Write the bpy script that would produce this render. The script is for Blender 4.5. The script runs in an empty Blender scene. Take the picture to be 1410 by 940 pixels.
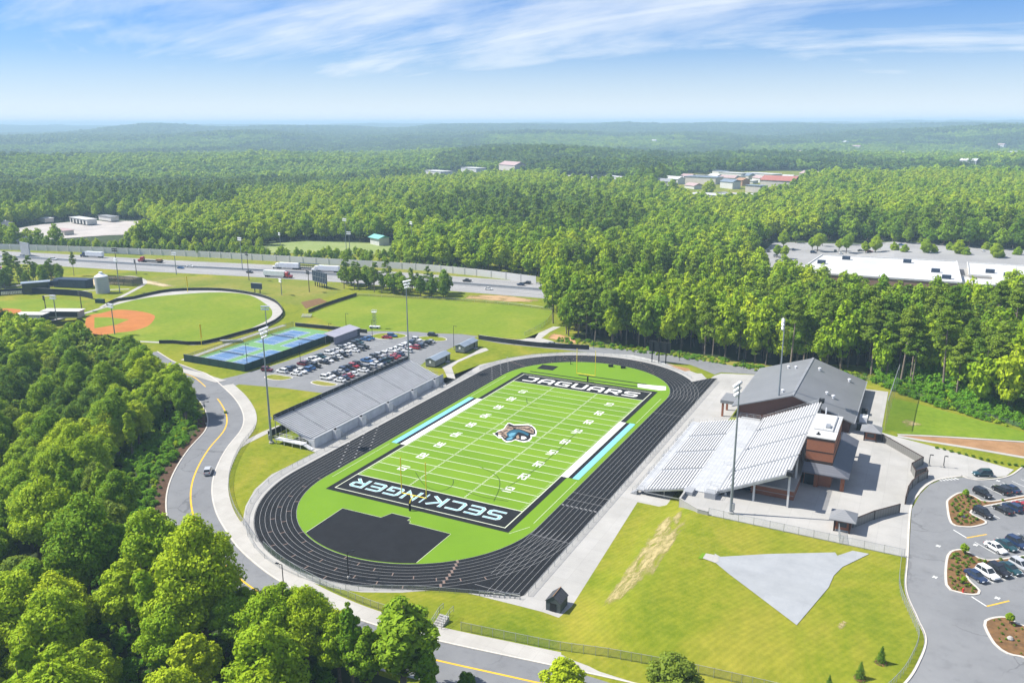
import bpy, bmesh, math, random
import numpy as np
from mathutils import Vector, Matrix
from mathutils.geometry import tessellate_polygon
# A high school stadium seen from the air.  Metres; +Y runs up the pitch, +X towards the home stand, z = 0 on the pitch.
scene = bpy.context.scene
COL = scene.collection
rnd = random.Random(7)
rng = np.random.default_rng(11)
PI = math.pi
CAM = (104.2, -208.1, 90.0)
YAW = 0.470

# ------------------------------------------------------------------ tagging
def tag(o, label=None, cat=None, group=None, kind=None):
    if label: o['label'] = label
    if cat: o['category'] = cat
    if group: o['group'] = group
    if kind: o['kind'] = kind
    return o
def empty(name, loc=(0, 0, 0), rz=0.0, label=None, cat=None, group=None, kind=None, parent=None):
    o = bpy.data.objects.new(name, None); COL.objects.link(o)
    o.location = loc; o.rotation_euler = (0, 0, rz); o.empty_display_size = .3
    if parent: o.parent = parent
    return tag(o, label, cat, group, kind)
def link(name, me, parent=None, loc=(0, 0, 0), rz=0.0):
    o = bpy.data.objects.new(name, me); COL.objects.link(o)
    o.location = loc; o.rotation_euler = (0, 0, rz)
    if parent: o.parent = parent
    return o
def copy_tree(o, parent=None):
    c = o.copy(); COL.objects.link(c)
    if parent: c.parent = parent
    for ch in o.children: copy_tree(ch, c)
    return c

# ------------------------------------------------------------------ mesh builder
class MB:
    def __init__(s): s.v = []; s.f = []; s.m = []
    def face(s, pts, m=0):
        i = len(s.v); s.v += [tuple(p) for p in pts]; s.f.append(tuple(range(i, i + len(pts)))); s.m.append(m)
    def box(s, x0, x1, y0, y1, z0, z1, m=0):
        i = len(s.v)
        s.v += [(x0,y0,z0),(x1,y0,z0),(x1,y1,z0),(x0,y1,z0),(x0,y0,z1),(x1,y0,z1),(x1,y1,z1),(x0,y1,z1)]
        for q in ((0,3,2,1),(4,5,6,7),(0,1,5,4),(1,2,6,5),(2,3,7,6),(3,0,4,7)):
            s.f.append(tuple(i + k for k in q)); s.m.append(m)
        return s
    def obox(s, c, d, rz=0.0, m=0):
        i = len(s.v); b = MB().box(-d[0]/2, d[0]/2, -d[1]/2, d[1]/2, -d[2]/2, d[2]/2)
        ca, sa = math.cos(rz), math.sin(rz)
        s.v += [(c[0]+x*ca-y*sa, c[1]+x*sa+y*ca, c[2]+z) for x, y, z in b.v]
        for q in b.f: s.f.append(tuple(i + k for k in q)); s.m.append(m)
        return s
    def beam(s, p0, p1, w, h=None, m=0):
        h = h or w; a, b = Vector(p0), Vector(p1); d = (b - a).normalized()
        up = Vector((0, 0, 1)) if abs(d.z) < .95 else Vector((0, 1, 0))
        r = d.cross(up).normalized(); u = r.cross(d); i = len(s.v)
        for q in (a, b):
            for sx, sy in ((-1,-1),(1,-1),(1,1),(-1,1)): s.v.append(tuple(q + r*sx*w/2 + u*sy*h/2))
        for q in ((0,1,2,3),(7,6,5,4),(0,4,5,1),(1,5,6,2),(2,6,7,3),(3,7,4,0)):
            s.f.append(tuple(i + k for k in q)); s.m.append(m)
        return s
    def tube(s, p0, p1, r0, r1=None, n=8, m=0, cap=True):
        r1 = r0 if r1 is None else r1; a, b = Vector(p0), Vector(p1); d = (b - a).normalized()
        up = Vector((0, 0, 1)) if abs(d.z) < .9 else Vector((1, 0, 0))
        r = d.cross(up).normalized(); u = r.cross(d); i = len(s.v)
        for q, rr in ((a, r0), (b, r1)):
            for k in range(n):
                t = 2*PI*k/n; s.v.append(tuple(q + r*math.cos(t)*rr + u*math.sin(t)*rr))
        for k in range(n):
            s.f.append((i+k, i+(k+1) % n, i+n+(k+1) % n, i+n+k)); s.m.append(m)
        if cap:
            s.f.append(tuple(i+n+k for k in range(n))); s.m.append(m)
            s.f.append(tuple(i+n-1-k for k in range(n))); s.m.append(m)
        return s
    def lathe(s, c, prof, n=16, m=0):
        i = len(s.v)
        for r, z in prof:
            for k in range(n):
                t = 2*PI*k/n; s.v.append((c[0]+r*math.cos(t), c[1]+r*math.sin(t), c[2]+z))
        for j in range(len(prof)-1):
            for k in range(n):
                s.f.append((i+j*n+k, i+j*n+(k+1) % n, i+(j+1)*n+(k+1) % n, i+(j+1)*n+k)); s.m.append(m)
        s.f.append(tuple(i+(len(prof)-1)*n+k for k in range(n))); s.m.append(m)
        return s
    def prism(s, poly, z0, z1, m=0, top=True):
        n = len(poly)
        if sum(poly[k][0]*poly[(k+1) % n][1]-poly[(k+1) % n][0]*poly[k][1] for k in range(n)) < 0: poly = poly[::-1]
        i = len(s.v); s.v += [(x, y, z0) for x, y in poly] + [(x, y, z1) for x, y in poly]
        for k in range(n): s.f.append((i+k, i+(k+1) % n, i+n+(k+1) % n, i+n+k)); s.m.append(m)
        if top:
            for t in tessellate_polygon([[Vector((x, y, 0)) for x, y in poly]]):
                a, b, c = (poly[q] for q in t)
                if (b[0]-a[0])*(c[1]-a[1])-(c[0]-a[0])*(b[1]-a[1]) < 0: t = (t[0], t[2], t[1])
                s.f.append(tuple(i+n+q for q in t)); s.m.append(m)
        return s
    def build(s, name, mats, parent=None, loc=(0, 0, 0), rz=0.0, smooth=False, bevel=0):
        return link(name, s.mesh(name, mats, smooth, bevel), parent, loc, rz)
    def mesh(s, name, mats, smooth=False, bevel=0):
        me = bpy.data.meshes.new(name); me.from_pydata(s.v, [], s.f)
        for mt in (mats if isinstance(mats, (list, tuple)) else [mats]): me.materials.append(mt)
        if any(s.m): me.polygons.foreach_set('material_index', s.m)
        if bevel:
            bm = bmesh.new(); bm.from_mesh(me); bmesh.ops.remove_doubles(bm, verts=bm.verts, dist=1e-4)
            bmesh.ops.bevel(bm, geom=[e for e in bm.edges if len(e.link_faces) == 2 and e.calc_face_angle(0) > .5],
                            offset=bevel, segments=2, affect='EDGES', clamp_overlap=True)
            bm.to_mesh(me); bm.free()
        if smooth: me.polygons.foreach_set('use_smooth', [True]*len(me.polygons))
        me.update(); return me

def np_mesh(name, co, quads, mats, midx=None):
    """a mesh straight from arrays: co (N,3), quads (M,4)"""
    me = bpy.data.meshes.new(name); n, m = len(co), len(quads)
    me.vertices.add(n); me.vertices.foreach_set('co', np.asarray(co, np.float32).ravel())
    me.loops.add(m*4); me.loops.foreach_set('vertex_index', np.asarray(quads, np.int32).ravel())
    me.polygons.add(m); me.polygons.foreach_set('loop_start', np.arange(0, m*4, 4, dtype=np.int32))
    for mt in (mats if isinstance(mats, (list, tuple)) else [mats]): me.materials.append(mt)
    if midx is not None: me.polygons.foreach_set('material_index', np.asarray(midx, np.int32))
    me.update(calc_edges=True); return me

# ------------------------------------------------------------------ materials
def new_mat(name):
    m = bpy.data.materials.new(name); m.use_nodes = True
    nt = m.node_tree; b = nt.nodes['Principled BSDF']; return m, nt, b
def sock(nt, a, b): nt.links.new(a, b)
def position(nt, scale=1.0, stretch=(1, 1, 1), obj=False):
    if obj: o = nt.nodes.new('ShaderNodeTexCoord').outputs['Object']
    else: o = nt.nodes.new('ShaderNodeNewGeometry').outputs['Position']
    mp = nt.nodes.new('ShaderNodeMapping'); mp.inputs['Scale'].default_value = [scale*q for q in stretch]
    sock(nt, o, mp.inputs['Vector']); return mp.outputs['Vector']
def noise(nt, vec, scale=1.0, detail=4.0, rough=.6, dist=0.0):
    n = nt.nodes.new('ShaderNodeTexNoise'); n.inputs['Scale'].default_value = scale
    n.inputs['Detail'].default_value = detail; n.inputs['Roughness'].default_value = rough
    n.inputs['Distortion'].default_value = dist
    if vec is not None: sock(nt, vec, n.inputs['Vector'])
    return n.outputs['Fac']
def ramp(nt, fac, stops):
    r = nt.nodes.new('ShaderNodeValToRGB'); e = r.color_ramp.elements
    while len(e) < len(stops): e.new(.5)
    for k, (p, c) in enumerate(stops):
        e[k].position = p; e[k].color = (*c, 1) if len(c) == 3 else c
    sock(nt, fac, r.inputs['Fac']); return r.outputs['Color']
def mix(nt, fac, a, b, mode='MIX'):
    n = nt.nodes.new('ShaderNodeMix'); n.data_type = 'RGBA'; n.blend_type = mode; n.clamp_factor = True
    for s_, val in ((n.inputs[0], fac), (n.inputs[6], a), (n.inputs[7], b)):
        if hasattr(val, 'is_linked') or hasattr(val, 'links'): sock(nt, val, s_)
        elif isinstance(val, (int, float)): s_.default_value = val
        else: s_.default_value = (*val, 1)
    return n.outputs[2]
def math_(nt, op, a, b=0.0, clamp=False):
    n = nt.nodes.new('ShaderNodeMath'); n.operation = op; n.use_clamp = clamp
    for k, val in enumerate((a, b)):
        if hasattr(val, 'links'): sock(nt, val, n.inputs[k])
        else: n.inputs[k].default_value = val
    return n.outputs[0]
KA = .82
def sc_(c, k=None): return None if c is None else tuple(q*(KA if k is None else k) for q in c)
def dull(name, c, rough=.7, var=.18, scale=.6, metal=0.0, c2=None, bump=0.0, bscale=8.0, stretch=(1, 1, 1), obj=False, detail=4.0):
    """a plain surface with wear: two tones mixed by noise"""
    c, c2 = sc_(c), sc_(c2)
    m, nt, b = new_mat(name); v = position(nt, 1, stretch, obj)
    a = tuple(q*(1-var) for q in c) if c2 is None else c2
    fac = noise(nt, v, scale, detail, .65)
    col = ramp(nt, fac, [(.32, a), (.68, tuple(min(1, q*(1+var)) for q in c) if c2 is None else c)])
    sock(nt, col, b.inputs['Base Color']); b.inputs['Roughness'].default_value = rough; b.inputs['Metallic'].default_value = metal; b.inputs['Specular IOR Level'].default_value = .2
    if bump:
        bp = nt.nodes.new('ShaderNodeBump'); bp.inputs['Strength'].default_value = bump; bp.inputs['Distance'].default_value = .05
        sock(nt, noise(nt, position(nt, 1, stretch, obj), bscale, 3), bp.inputs['Height']); sock(nt, bp.outputs[0], b.inputs['Normal'])
    return m
def joints(m, size, dark=.80, rot=0.0, wd=.035):
    """saw cut joints of a cast slab"""
    nt = m.node_tree; b = nt.nodes['Principled BSDF']; src = b.inputs['Base Color'].links[0].from_socket
    t = nt.nodes.new('ShaderNodeTexBrick'); t.offset = 0; t.inputs['Scale'].default_value = 1; t.inputs['Brick Width'].default_value = size; t.inputs['Row Height'].default_value = size; t.inputs['Mortar Size'].default_value = wd
    t.inputs['Color1'].default_value = (1, 1, 1, 1); t.inputs['Color2'].default_value = (.93, .93, .92, 1); t.inputs['Mortar'].default_value = (dark, dark, dark, 1)
    sock(nt, position(nt, 1), t.inputs['Vector']); sock(nt, mix(nt, 1.0, src, t.outputs['Color'], 'MULTIPLY'), b.inputs['Base Color']); return m
def cracks(m, cell, dark=.72, wd=.010):
    """sealed cracks wandering over old asphalt, and broad paler wear"""
    nt = m.node_tree; b = nt.nodes['Principled BSDF']; src = b.inputs['Base Color'].links[0].from_socket
    v = nt.nodes.new('ShaderNodeTexVoronoi'); v.feature = 'DISTANCE_TO_EDGE'; v.inputs['Scale'].default_value = 1/cell
    p = position(nt, 1); n = nt.nodes.new('ShaderNodeTexNoise'); n.inputs['Scale'].default_value = .25; n.inputs['Detail'].default_value = 5; sock(nt, p, n.inputs['Vector'])
    w_ = nt.nodes.new('ShaderNodeVectorMath'); w_.operation = 'MULTIPLY_ADD'; sock(nt, n.outputs['Color'], w_.inputs[0]); w_.inputs[1].default_value = (5, 5, 0); sock(nt, p, w_.inputs[2]); sock(nt, w_.outputs[0], v.inputs['Vector'])
    gate = ramp(nt, noise(nt, position(nt, .04), 1, 2), [(.47, (1, 1, 1)), (.55, (dark, dark, dark))])
    line = ramp(nt, v.outputs['Distance'], [(wd*.5, (0, 0, 0)), (wd, (1, 1, 1))])
    col = mix(nt, line, mix(nt, 1.0, src, gate, 'MULTIPLY'), src)
    st = ramp(nt, noise(nt, position(nt, .35), 1, 6, .7), [(.30, (.84, .84, .84)), (.45, (1, 1, 1)), (.7, (1.06, 1.06, 1.05))])
    sock(nt, mix(nt, 1.0, col, st, 'MULTIPLY'), b.inputs['Base Color']); return m
def ribbed(name, c, period, axis, rough=.45, metal=0.0, depth=.25, c2=None):
    """standing seams or corrugation along one world axis"""
    c, c2 = sc_(c), sc_(c2)
    m, nt, b = new_mat(name)
    w = nt.nodes.new('ShaderNodeTexWave'); w.wave_type = 'BANDS'; w.bands_direction = axis; w.wave_profile = 'SIN'
    w.inputs['Scale'].default_value = 2*PI/20.0/period
    tc = nt.nodes.new('ShaderNodeTexCoord'); sock(nt, tc.outputs['Object'], w.inputs['Vector'])
    f2 = noise(nt, position(nt, .15), 1, 4)
    col = mix(nt, w.outputs['Fac'], tuple(q*(1-depth) for q in c) if c2 is None else c2, c)
    col = mix(nt, .35, col, ramp(nt, f2, [(.3, tuple(q*.75 for q in c)), (.7, tuple(min(1, q*1.2) for q in c))]))
    sock(nt, col, b.inputs['Base Color']); b.inputs['Roughness'].default_value = rough; b.inputs['Metallic'].default_value = metal
    bp = nt.nodes.new('ShaderNodeBump'); bp.inputs['Strength'].default_value = .4; bp.inputs['Distance'].default_value = .05
    sock(nt, w.outputs['Fac'], bp.inputs['Height']); sock(nt, bp.outputs[0], b.inputs['Normal'])
    return m
def brick(name, c1, c2, mortar, sx=1.0):
    m, nt, b = new_mat(name)
    g = nt.nodes.new('ShaderNodeNewGeometry'); sp = nt.nodes.new('ShaderNodeSeparateXYZ'); sock(nt, g.outputs['Position'], sp.inputs[0])
    cb = nt.nodes.new('ShaderNodeCombineXYZ'); sock(nt, math_(nt, 'ADD', sp.outputs[0], sp.outputs[1]), cb.inputs[0]); sock(nt, sp.outputs[2], cb.inputs[1])
    t = nt.nodes.new('ShaderNodeTexBrick'); sock(nt, cb.outputs[0], t.inputs['Vector'])
    c1, c2, mortar = sc_(c1, .9), sc_(c2, .9), sc_(mortar)
    for k, v in (('Color1', c1), ('Color2', c2), ('Mortar', mortar)): t.inputs[k].default_value = (*v, 1)
    t.inputs['Scale'].default_value = 1.0; t.inputs['Brick Width'].default_value = .4; t.inputs['Row Height'].default_value = .2; t.inputs['Mortar Size'].default_value = .012
    f = noise(nt, position(nt, .5), 1, 4)
    sock(nt, mix(nt, .5, t.outputs['Color'], mix(nt, f, c1, c2)), b.inputs['Base Color']); b.inputs['Roughness'].default_value = .85
    return m
def gloss(name, c, rough=.25, metal=0.0, coat=0.0):
    m, nt, b = new_mat(name); f = noise(nt, position(nt, .8, obj=True), 1, 3)
    sock(nt, ramp(nt, f, [(.3, tuple(q*.9 for q in c)), (.7, tuple(min(1, q*1.08) for q in c))]), b.inputs['Base Color'])
    b.inputs['Roughness'].default_value = rough; b.inputs['Metallic'].default_value = metal; b.inputs['Coat Weight'].default_value = coat
    return m
def veil(name, c, cover, scale=None):
    """open wire mesh: part of the surface is gap"""
    m, nt, b = new_mat(name); b.inputs['Base Color'].default_value = (*c, 1); b.inputs['Roughness'].default_value = .5
    tr = nt.nodes.new('ShaderNodeBsdfTransparent'); mx = nt.nodes.new('ShaderNodeMixShader')
    f = noise(nt, position(nt, 3.0), 1, 2); sock(nt, math_(nt, 'MULTIPLY', math_(nt, 'ADD', f, .5), cover), mx.inputs[0])
    sock(nt, tr.outputs[0], mx.inputs[1]); sock(nt, b.outputs[0], mx.inputs[2])
    sock(nt, mx.outputs[0], nt.nodes['Material Output'].inputs[0]); return m
def patchy(name, c, c2, scale, lo, hi, stretch=(1, 1, 1), rough=.9, soft=True):
    """worn patch: bare soil that breaks up into the grass round it"""
    m, nt, b = new_mat(name)
    sock(nt, ramp(nt, noise(nt, position(nt, 1.3), 1, 5), [(.35, c2), (.65, c)]), b.inputs['Base Color']); b.inputs['Roughness'].default_value = rough
    f = noise(nt, position(nt, scale, stretch), 1, 6, .7, .4)
    uv = nt.nodes.new('ShaderNodeAttribute'); uv.attribute_name = 'edge'
    f = math_(nt, 'MULTIPLY', f, uv.outputs['Fac'])
    tr = nt.nodes.new('ShaderNodeBsdfTransparent'); mx = nt.nodes.new('ShaderNodeMixShader')
    sock(nt, ramp(nt, f, [(lo, (0, 0, 0)), (hi, (1, 1, 1))]), mx.inputs[0])
    sock(nt, tr.outputs[0], mx.inputs[1]); sock(nt, b.outputs[0], mx.inputs[2]); sock(nt, mx.outputs[0], nt.nodes['Material Output'].inputs[0])
    return m

def lawn_mat(name, a, b_, c, mow=None, yellow=.5):
    a, b_, c = sc_(a), sc_(b_), sc_(c); m, nt, b = new_mat(name)
    f1 = noise(nt, position(nt, .030), 1, 7, .62, 1.0); f2 = noise(nt, position(nt, .5), 1, 5, .7); f3 = noise(nt, position(nt, .09, (1, .35, 1)), 1, 4, .6)
    col = ramp(nt, f1, [(.36, a), (.5, b_), (.63, c)])
    col = mix(nt, math_(nt, 'MULTIPLY', f3, .5), col, ramp(nt, f3, [(.4, a), (.62, c)]))
    col = mix(nt, .30, col, ramp(nt, f2, [(.3, tuple(q*.5 for q in a)), (.7, tuple(min(1, q*1.25) for q in c))]))
    if mow:
        w = nt.nodes.new('ShaderNodeTexWave'); w.bands_direction = 'X'; w.inputs['Scale'].default_value = mow[1]; w.inputs['Distortion'].default_value = 1.2; w.inputs['Detail'].default_value = 2; w.inputs['Detail Scale'].default_value = .4
        mp = nt.nodes.new('ShaderNodeMapping'); mp.inputs['Rotation'].default_value = (0, 0, mow[0]); sock(nt, nt.nodes.new('ShaderNodeNewGeometry').outputs['Position'], mp.inputs['Vector']); sock(nt, mp.outputs[0], w.inputs['Vector'])
        col = mix(nt, math_(nt, 'MULTIPLY', w.outputs['Fac'], .15), col, tuple(q*.62 for q in a))
    sock(nt, col, b.inputs['Base Color']); b.inputs['Roughness'].default_value = .95; b.inputs['Specular IOR Level'].default_value = .04
    bp = nt.nodes.new('ShaderNodeBump'); bp.inputs['Strength'].default_value = .5; bp.inputs['Distance'].default_value = .2
    sock(nt, noise(nt, position(nt, 1.5), 1, 5, .7), bp.inputs['Height']); sock(nt, bp.outputs[0], b.inputs['Normal'])
    return m
def leaf_mat(name, a, b_, tree=.55, trans=.33):
    """leaves: tone differs from tree to tree and from leaf to leaf; thin, so some light comes through"""
    m, nt, b = new_mat(name)
    oi = nt.nodes.new('ShaderNodeObjectInfo'); g = nt.nodes.new('ShaderNodeNewGeometry')
    f = math_(nt, 'ADD', math_(nt, 'MULTIPLY', oi.outputs['Random'], tree), math_(nt, 'MULTIPLY', g.outputs['Random Per Island'], 1-tree))
    col = ramp(nt, f, [(.1, a), (.9, b_)])
    sock(nt, col, b.inputs['Base Color']); b.inputs['Roughness'].default_value = .6; b.inputs['Specular IOR Level'].default_value = .08
    tl = nt.nodes.new('ShaderNodeBsdfTranslucent'); sock(nt, mix(nt, .6, col, (.40, .46, .02)), tl.inputs['Color'])
    mx = nt.nodes.new('ShaderNodeMixShader'); mx.inputs[0].default_value = trans
    sock(nt, b.outputs[0], mx.inputs[1]); sock(nt, tl.outputs[0], mx.inputs[2]); sock(nt, mx.outputs[0], nt.nodes['Material Output'].inputs[0])
    return m

M = {}
M['lawn'] = lawn_mat('lawn_grass', (.115, .195, .010), (.205, .255, .014), (.335, .305, .040), mow=(.5, .28))
M['mown'] = lawn_mat('sports_grass', (.15, .245, .018), (.19, .275, .020), (.27, .31, .036), mow=(1.1, .12))
M['rough'] = lawn_mat('rough_grass', (.12, .19, .018), (.20, .24, .030), (.30, .27, .06))
M['floor'] = dull('woodland_floor', (.05, .075, .018), .95, c2=(.028, .045, .010), scale=.12)
M['turf'] = dull('synthetic_turf', (.165, .305, .012), .9, c2=(.140, .270, .010), scale=.05, bump=.2, bscale=6)
M['turf_b'] = dull('synthetic_turf_second_cut', (.185, .325, .014), .9, c2=(.158, .29, .012), scale=.05)
M['white'] = dull('white_field_paint', (.80, .80, .76), .7, .06)
M['line'] = dull('white_line_paint', (.62, .66, .50), .7, .08)
M['black'] = dull('black_turf', (.013, .0135, .016), .9, .25, scale=.3)
M['teal'] = dull('light_blue_turf', (.22, .56, .74), .8, .08)
M['track'] = dull('black_rubber_track', (.013, .014, .017), .9, c2=(.008, .009, .011), scale=.08, bump=.15)
M['lane'] = dull('lane_paint', (.36, .36, .36), .7, .1)
M['mark'] = dull('salmon_track_mark', (.24, .17, .14), .7, .1)
M['conc'] = dull('pale_concrete', (.50, .485, .46), .9, c2=(.385, .375, .355), scale=.07, detail=8, bump=.1)
M['walk'] = dull('pavement_concrete', (.52, .50, .465), .9, c2=(.42, .40, .37), scale=.12, detail=7)
M['kerb'] = dull('kerb_concrete', (.60, .56, .50), .85, .1)
M['asph'] = dull('worn_asphalt', (.235, .24, .25), .9, c2=(.185, .19, .20), scale=.06, detail=8, bump=.1)
M['lot'] = dull('parking_asphalt', (.25, .255, .262), .9, c2=(.195, .20, .208), scale=.05, detail=9, bump=.1)
M['hw'] = dull('motorway_concrete', (.37, .36, .355), .9, c2=(.27, .265, .26), scale=.25, stretch=(.06, 1, 1), detail=5)
M['yellow'] = dull('yellow_road_paint', (.80, .48, .03), .7, .1)
M['clay'] = dull('infield_clay', (.50, .185, .045), .95, c2=(.42, .15, .035), scale=.15)
M['warn'] = dull('warning_track_grit', (.45, .43, .40), .95, .1, scale=.2)
M['mulch'] = dull('pine_straw_mulch', (.25, .135, .055), .95, c2=(.13, .075, .035), scale=.9)
M['soil'] = dull('bare_red_soil', (.42, .24, .12), .95, c2=(.30, .17, .08), scale=.3)
M['alum'] = dull('bare_aluminium', (.72, .72, .73), .45, .06, metal=.1, scale=.3)
M['alum2'] = dull('aluminium_tread', (.30, .31, .325), .55, .12, metal=.1, scale=.3)
M['deck'] = dull('aluminium_deck', (.40, .41, .425), .55, .08, scale=.2, metal=.1)
M['steel'] = dull('galvanised_steel', (.42, .44, .46), .45, .12, metal=.5)
M['dark'] = dull('black_metal', (.02, .021, .024), .5, .2)
M['screen'] = dull('black_windscreen', (.030, .032, .036), .8, .25, scale=.4)
M['greens'] = dull('green_windscreen', (.020, .060, .050), .8, .2, scale=.4)
M['navy'] = dull('navy_metal', (.035, .055, .095), .55, .2)
M['brick'] = brick('red_brick', (.36, .125, .055), (.28, .092, .042), (.34, .23, .17))
M['brickd'] = brick('brown_brick', (.135, .052, .032), (.10, .040, .026), (.16, .10, .08))
M['band'] = dull('dark_band_course', (.055, .035, .030), .8, .15)
M['roofx'] = ribbed('grey_standing_seam_roof', (.225, .23, .24), .6, 'Y', depth=.12)
M['roofg'] = ribbed('grey_seam_roof_booth', (.28, .285, .295), .5, 'Y', depth=.2)
M['awn'] = ribbed('dark_grey_awning', (.135, .14, .165), .5, 'Y', depth=.25)
M['wroof'] = dull('white_membrane_roof', (.66, .66, .65), .7, c2=(.52, .52, .51), scale=.05, detail=6)
M['wwall'] = dull('white_wall', (.66, .65, .62), .8, .1)
M['glass'] = gloss('dark_glass', (.025, .032, .040), .08)
M['yel'] = gloss('yellow_powder_coat', (.80, .60, .02), .4)
M['pole'] = dull('grey_light_pole', (.30, .33, .36), .45, .1, metal=.3)
M['lampw'] = gloss('white_lamp_housing', (.75, .76, .78), .3)
M['chain'] = veil('chain_link', (.42, .44, .44), .26)
M['chaing'] = veil('green_chain_link', (.10, .16, .11), .35)
M['netv'] = veil('safety_net', (.03, .035, .03), .30)
M['bark'] = dull('bark', (.16, .125, .095), .95, .3, scale=2)
M['barkp'] = dull('pine_bark', (.25, .20, .16), .95, .3, scale=2)
M['leafA'] = leaf_mat('bright_leaves', (.19, .345, .012), (.40, .52, .020))
M['leafB'] = leaf_mat('mid_green_leaves', (.115, .250, .012), (.270, .405, .022))
M['leafC'] = leaf_mat('dark_green_leaves', (.052, .135, .014), (.135, .245, .024))
M['leafY'] = leaf_mat('yellow_green_leaves', (.29, .43, .014), (.48, .56, .020))
M['leafO'] = leaf_mat('olive_leaves', (.120, .195, .024), (.23, .30, .036))
M['needle'] = leaf_mat('pine_needles', (.080, .170, .014), (.225, .310, .026), trans=.2)
M['kudzu'] = leaf_mat('vine_leaves', (.085, .25, .012), (.18, .37, .020), tree=.3)
M['alum3'] = dull('visitor_tread', (.52, .53, .55), .55, .1, scale=.3)
M['bedmulch'] = dull('dark_bark_mulch', (.13, .075, .045), .95, c2=(.07, .042, .028), scale=.9)
joints(M['conc'], 4.6); joints(M['walk'], 3.0, .82); cracks(M['asph'], 17); cracks(M['lot'], 14); cracks(M['track'], 40, .9)
M['farleaf'] = leaf_mat('far_dark_leaves', (.030, .085, .030), (.070, .150, .040)); M['farleaf2'] = leaf_mat('far_mid_leaves', (.055, .135, .025), (.130, .220, .035))  # leaf colour darkened so distant hills look bluer, as under thicker haze
M['deckp'] = joints(dull('planked_deck', (.53, .54, .555), .55, .10, scale=.25), .9, .78, wd=.05)

# ------------------------------------------------------------------ world, sun, camera
w = bpy.data.worlds.new('World'); scene.world = w; w.use_nodes = True
nt = w.node_tree; bg = nt.nodes['Background']
SUN_EL = math.radians(50); SUN_AZ = math.atan2(-.95, -.30)     # heading of the sun, clockwise from +Y
sky = nt.nodes.new('ShaderNodeTexSky'); sky.sky_type = 'NISHITA'; sky.sun_disc = False
sky.sun_elevation = SUN_EL; sky.sun_rotation = SUN_AZ; sky.altitude = 300; sky.air_density = 1.0; sky.dust_density = .6; sky.ozone_density = 2.0
tc = nt.nodes.new('ShaderNodeTexCoord'); sp = nt.nodes.new('ShaderNodeSeparateXYZ'); sock(nt, tc.outputs['Generated'], sp.inputs[0])
zz = math_(nt, 'MAXIMUM', sp.outputs[2], .0)
den = math_(nt, 'ADD', zz, .20)
cb = nt.nodes.new('ShaderNodeCombineXYZ'); sock(nt, math_(nt, 'DIVIDE', sp.outputs[0], den), cb.inputs[0]); sock(nt, math_(nt, 'DIVIDE', sp.outputs[1], den), cb.inputs[1])
def cloud(rot, sx, sy, scale, off, dist, detail=7, rough=.62):
    mp = nt.nodes.new('ShaderNodeMapping'); mp.vector_type = 'POINT'
    mp.inputs['Rotation'].default_value = (0, 0, rot); mp.inputs['Scale'].default_value = (sx, sy, 1); mp.inputs['Location'].default_value = off
    sock(nt, cb.outputs[0], mp.inputs['Vector']); return noise(nt, mp.outputs[0], scale, detail, rough, dist)
c1 = cloud(.62, .60, 1.4, .95, (4.6, .2, 0), 1.1)
c2 = cloud(.35, .5, 1.5, 1.8, (7.3, 2.2, 4), 1.6)
c3 = cloud(.6, .8, 1.1, .62, (2.6, 1.0, 2), .5, 4)
cm = math_(nt, 'ADD', math_(nt, 'MULTIPLY', c1, .50), math_(nt, 'ADD', math_(nt, 'MULTIPLY', c2, .22), math_(nt, 'MULTIPLY', c3, .42)))
mask = ramp(nt, cm, [(.46, (0, 0, 0)), (.60, (.42, .42, .42)), (.75, (.92, .92, .92))])
low = ramp(nt, sp.outputs[2], [(.0, (.97, .97, .97)), (.03, (.66, .66, .66)), (.075, (.30, .30, .30)), (.15, (.04, .04, .04))])   # thin milky cloud low over the horizon
mask = math_(nt, 'MAXIMUM', mask, low)
skyb = mix(nt, 1.0, sky.outputs[0], (.11, .46, .94), 'MULTIPLY')
skc = mix(nt, mask, skyb, (6.9, 7.2, 7.4))
sock(nt, skc, bg.inputs['Color']); bg.inputs['Strength'].default_value = .086

sl = bpy.data.lights.new('sun', 'SUN'); sl.energy = 5.0; sl.angle = math.radians(.5); sl.color = (1.0, .955, .87)
so = bpy.data.objects.new('sun', sl); COL.objects.link(so)
sd = Vector((.95*math.cos(SUN_EL)/math.hypot(.95, .3), .30*math.cos(SUN_EL)/math.hypot(.95, .3), -math.sin(SUN_EL)))
so.rotation_euler = sd.to_track_quat('-Z', 'Y').to_euler(); so.location = (-60, -40, 200)

cd = bpy.data.cameras.new('camera'); cam = bpy.data.objects.new('camera', cd); COL.objects.link(cam); scene.camera = cam
cd.sensor_width = 36; cd.lens = 36*1136.5/1410; cd.clip_start = 1; cd.clip_end = 40000
YW, PT, RL = -0.470, .2585, -.003
fwd = Vector((math.sin(YW)*math.cos(PT), math.cos(YW)*math.cos(PT), -math.sin(PT))); rgt = Vector((math.cos(YW), -math.sin(YW), 0)); up = rgt.cross(fwd)
r2 = rgt*math.cos(RL) + up*math.sin(RL); u2 = up*math.cos(RL) - rgt*math.sin(RL)
cam.matrix_world = Matrix.Translation(CAM) @ Matrix((r2, u2, -fwd)).transposed().to_4x4()
vs = scene.view_settings; vs.view_transform = 'Standard'; vs.look = 'None'; vs.exposure = .80; vs.gamma = 1
scene.cycles.max_bounces = 6; scene.cycles.diffuse_bounces = 3; scene.cycles.glossy_bounces = 2; scene.cycles.transmission_bounces = 3
scene.cycles.transparent_max_bounces = 12; scene.cycles.volume_bounces = 0; scene.cycles.use_denoising = True
scene.cycles.sample_clamp_indirect = 6

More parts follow.
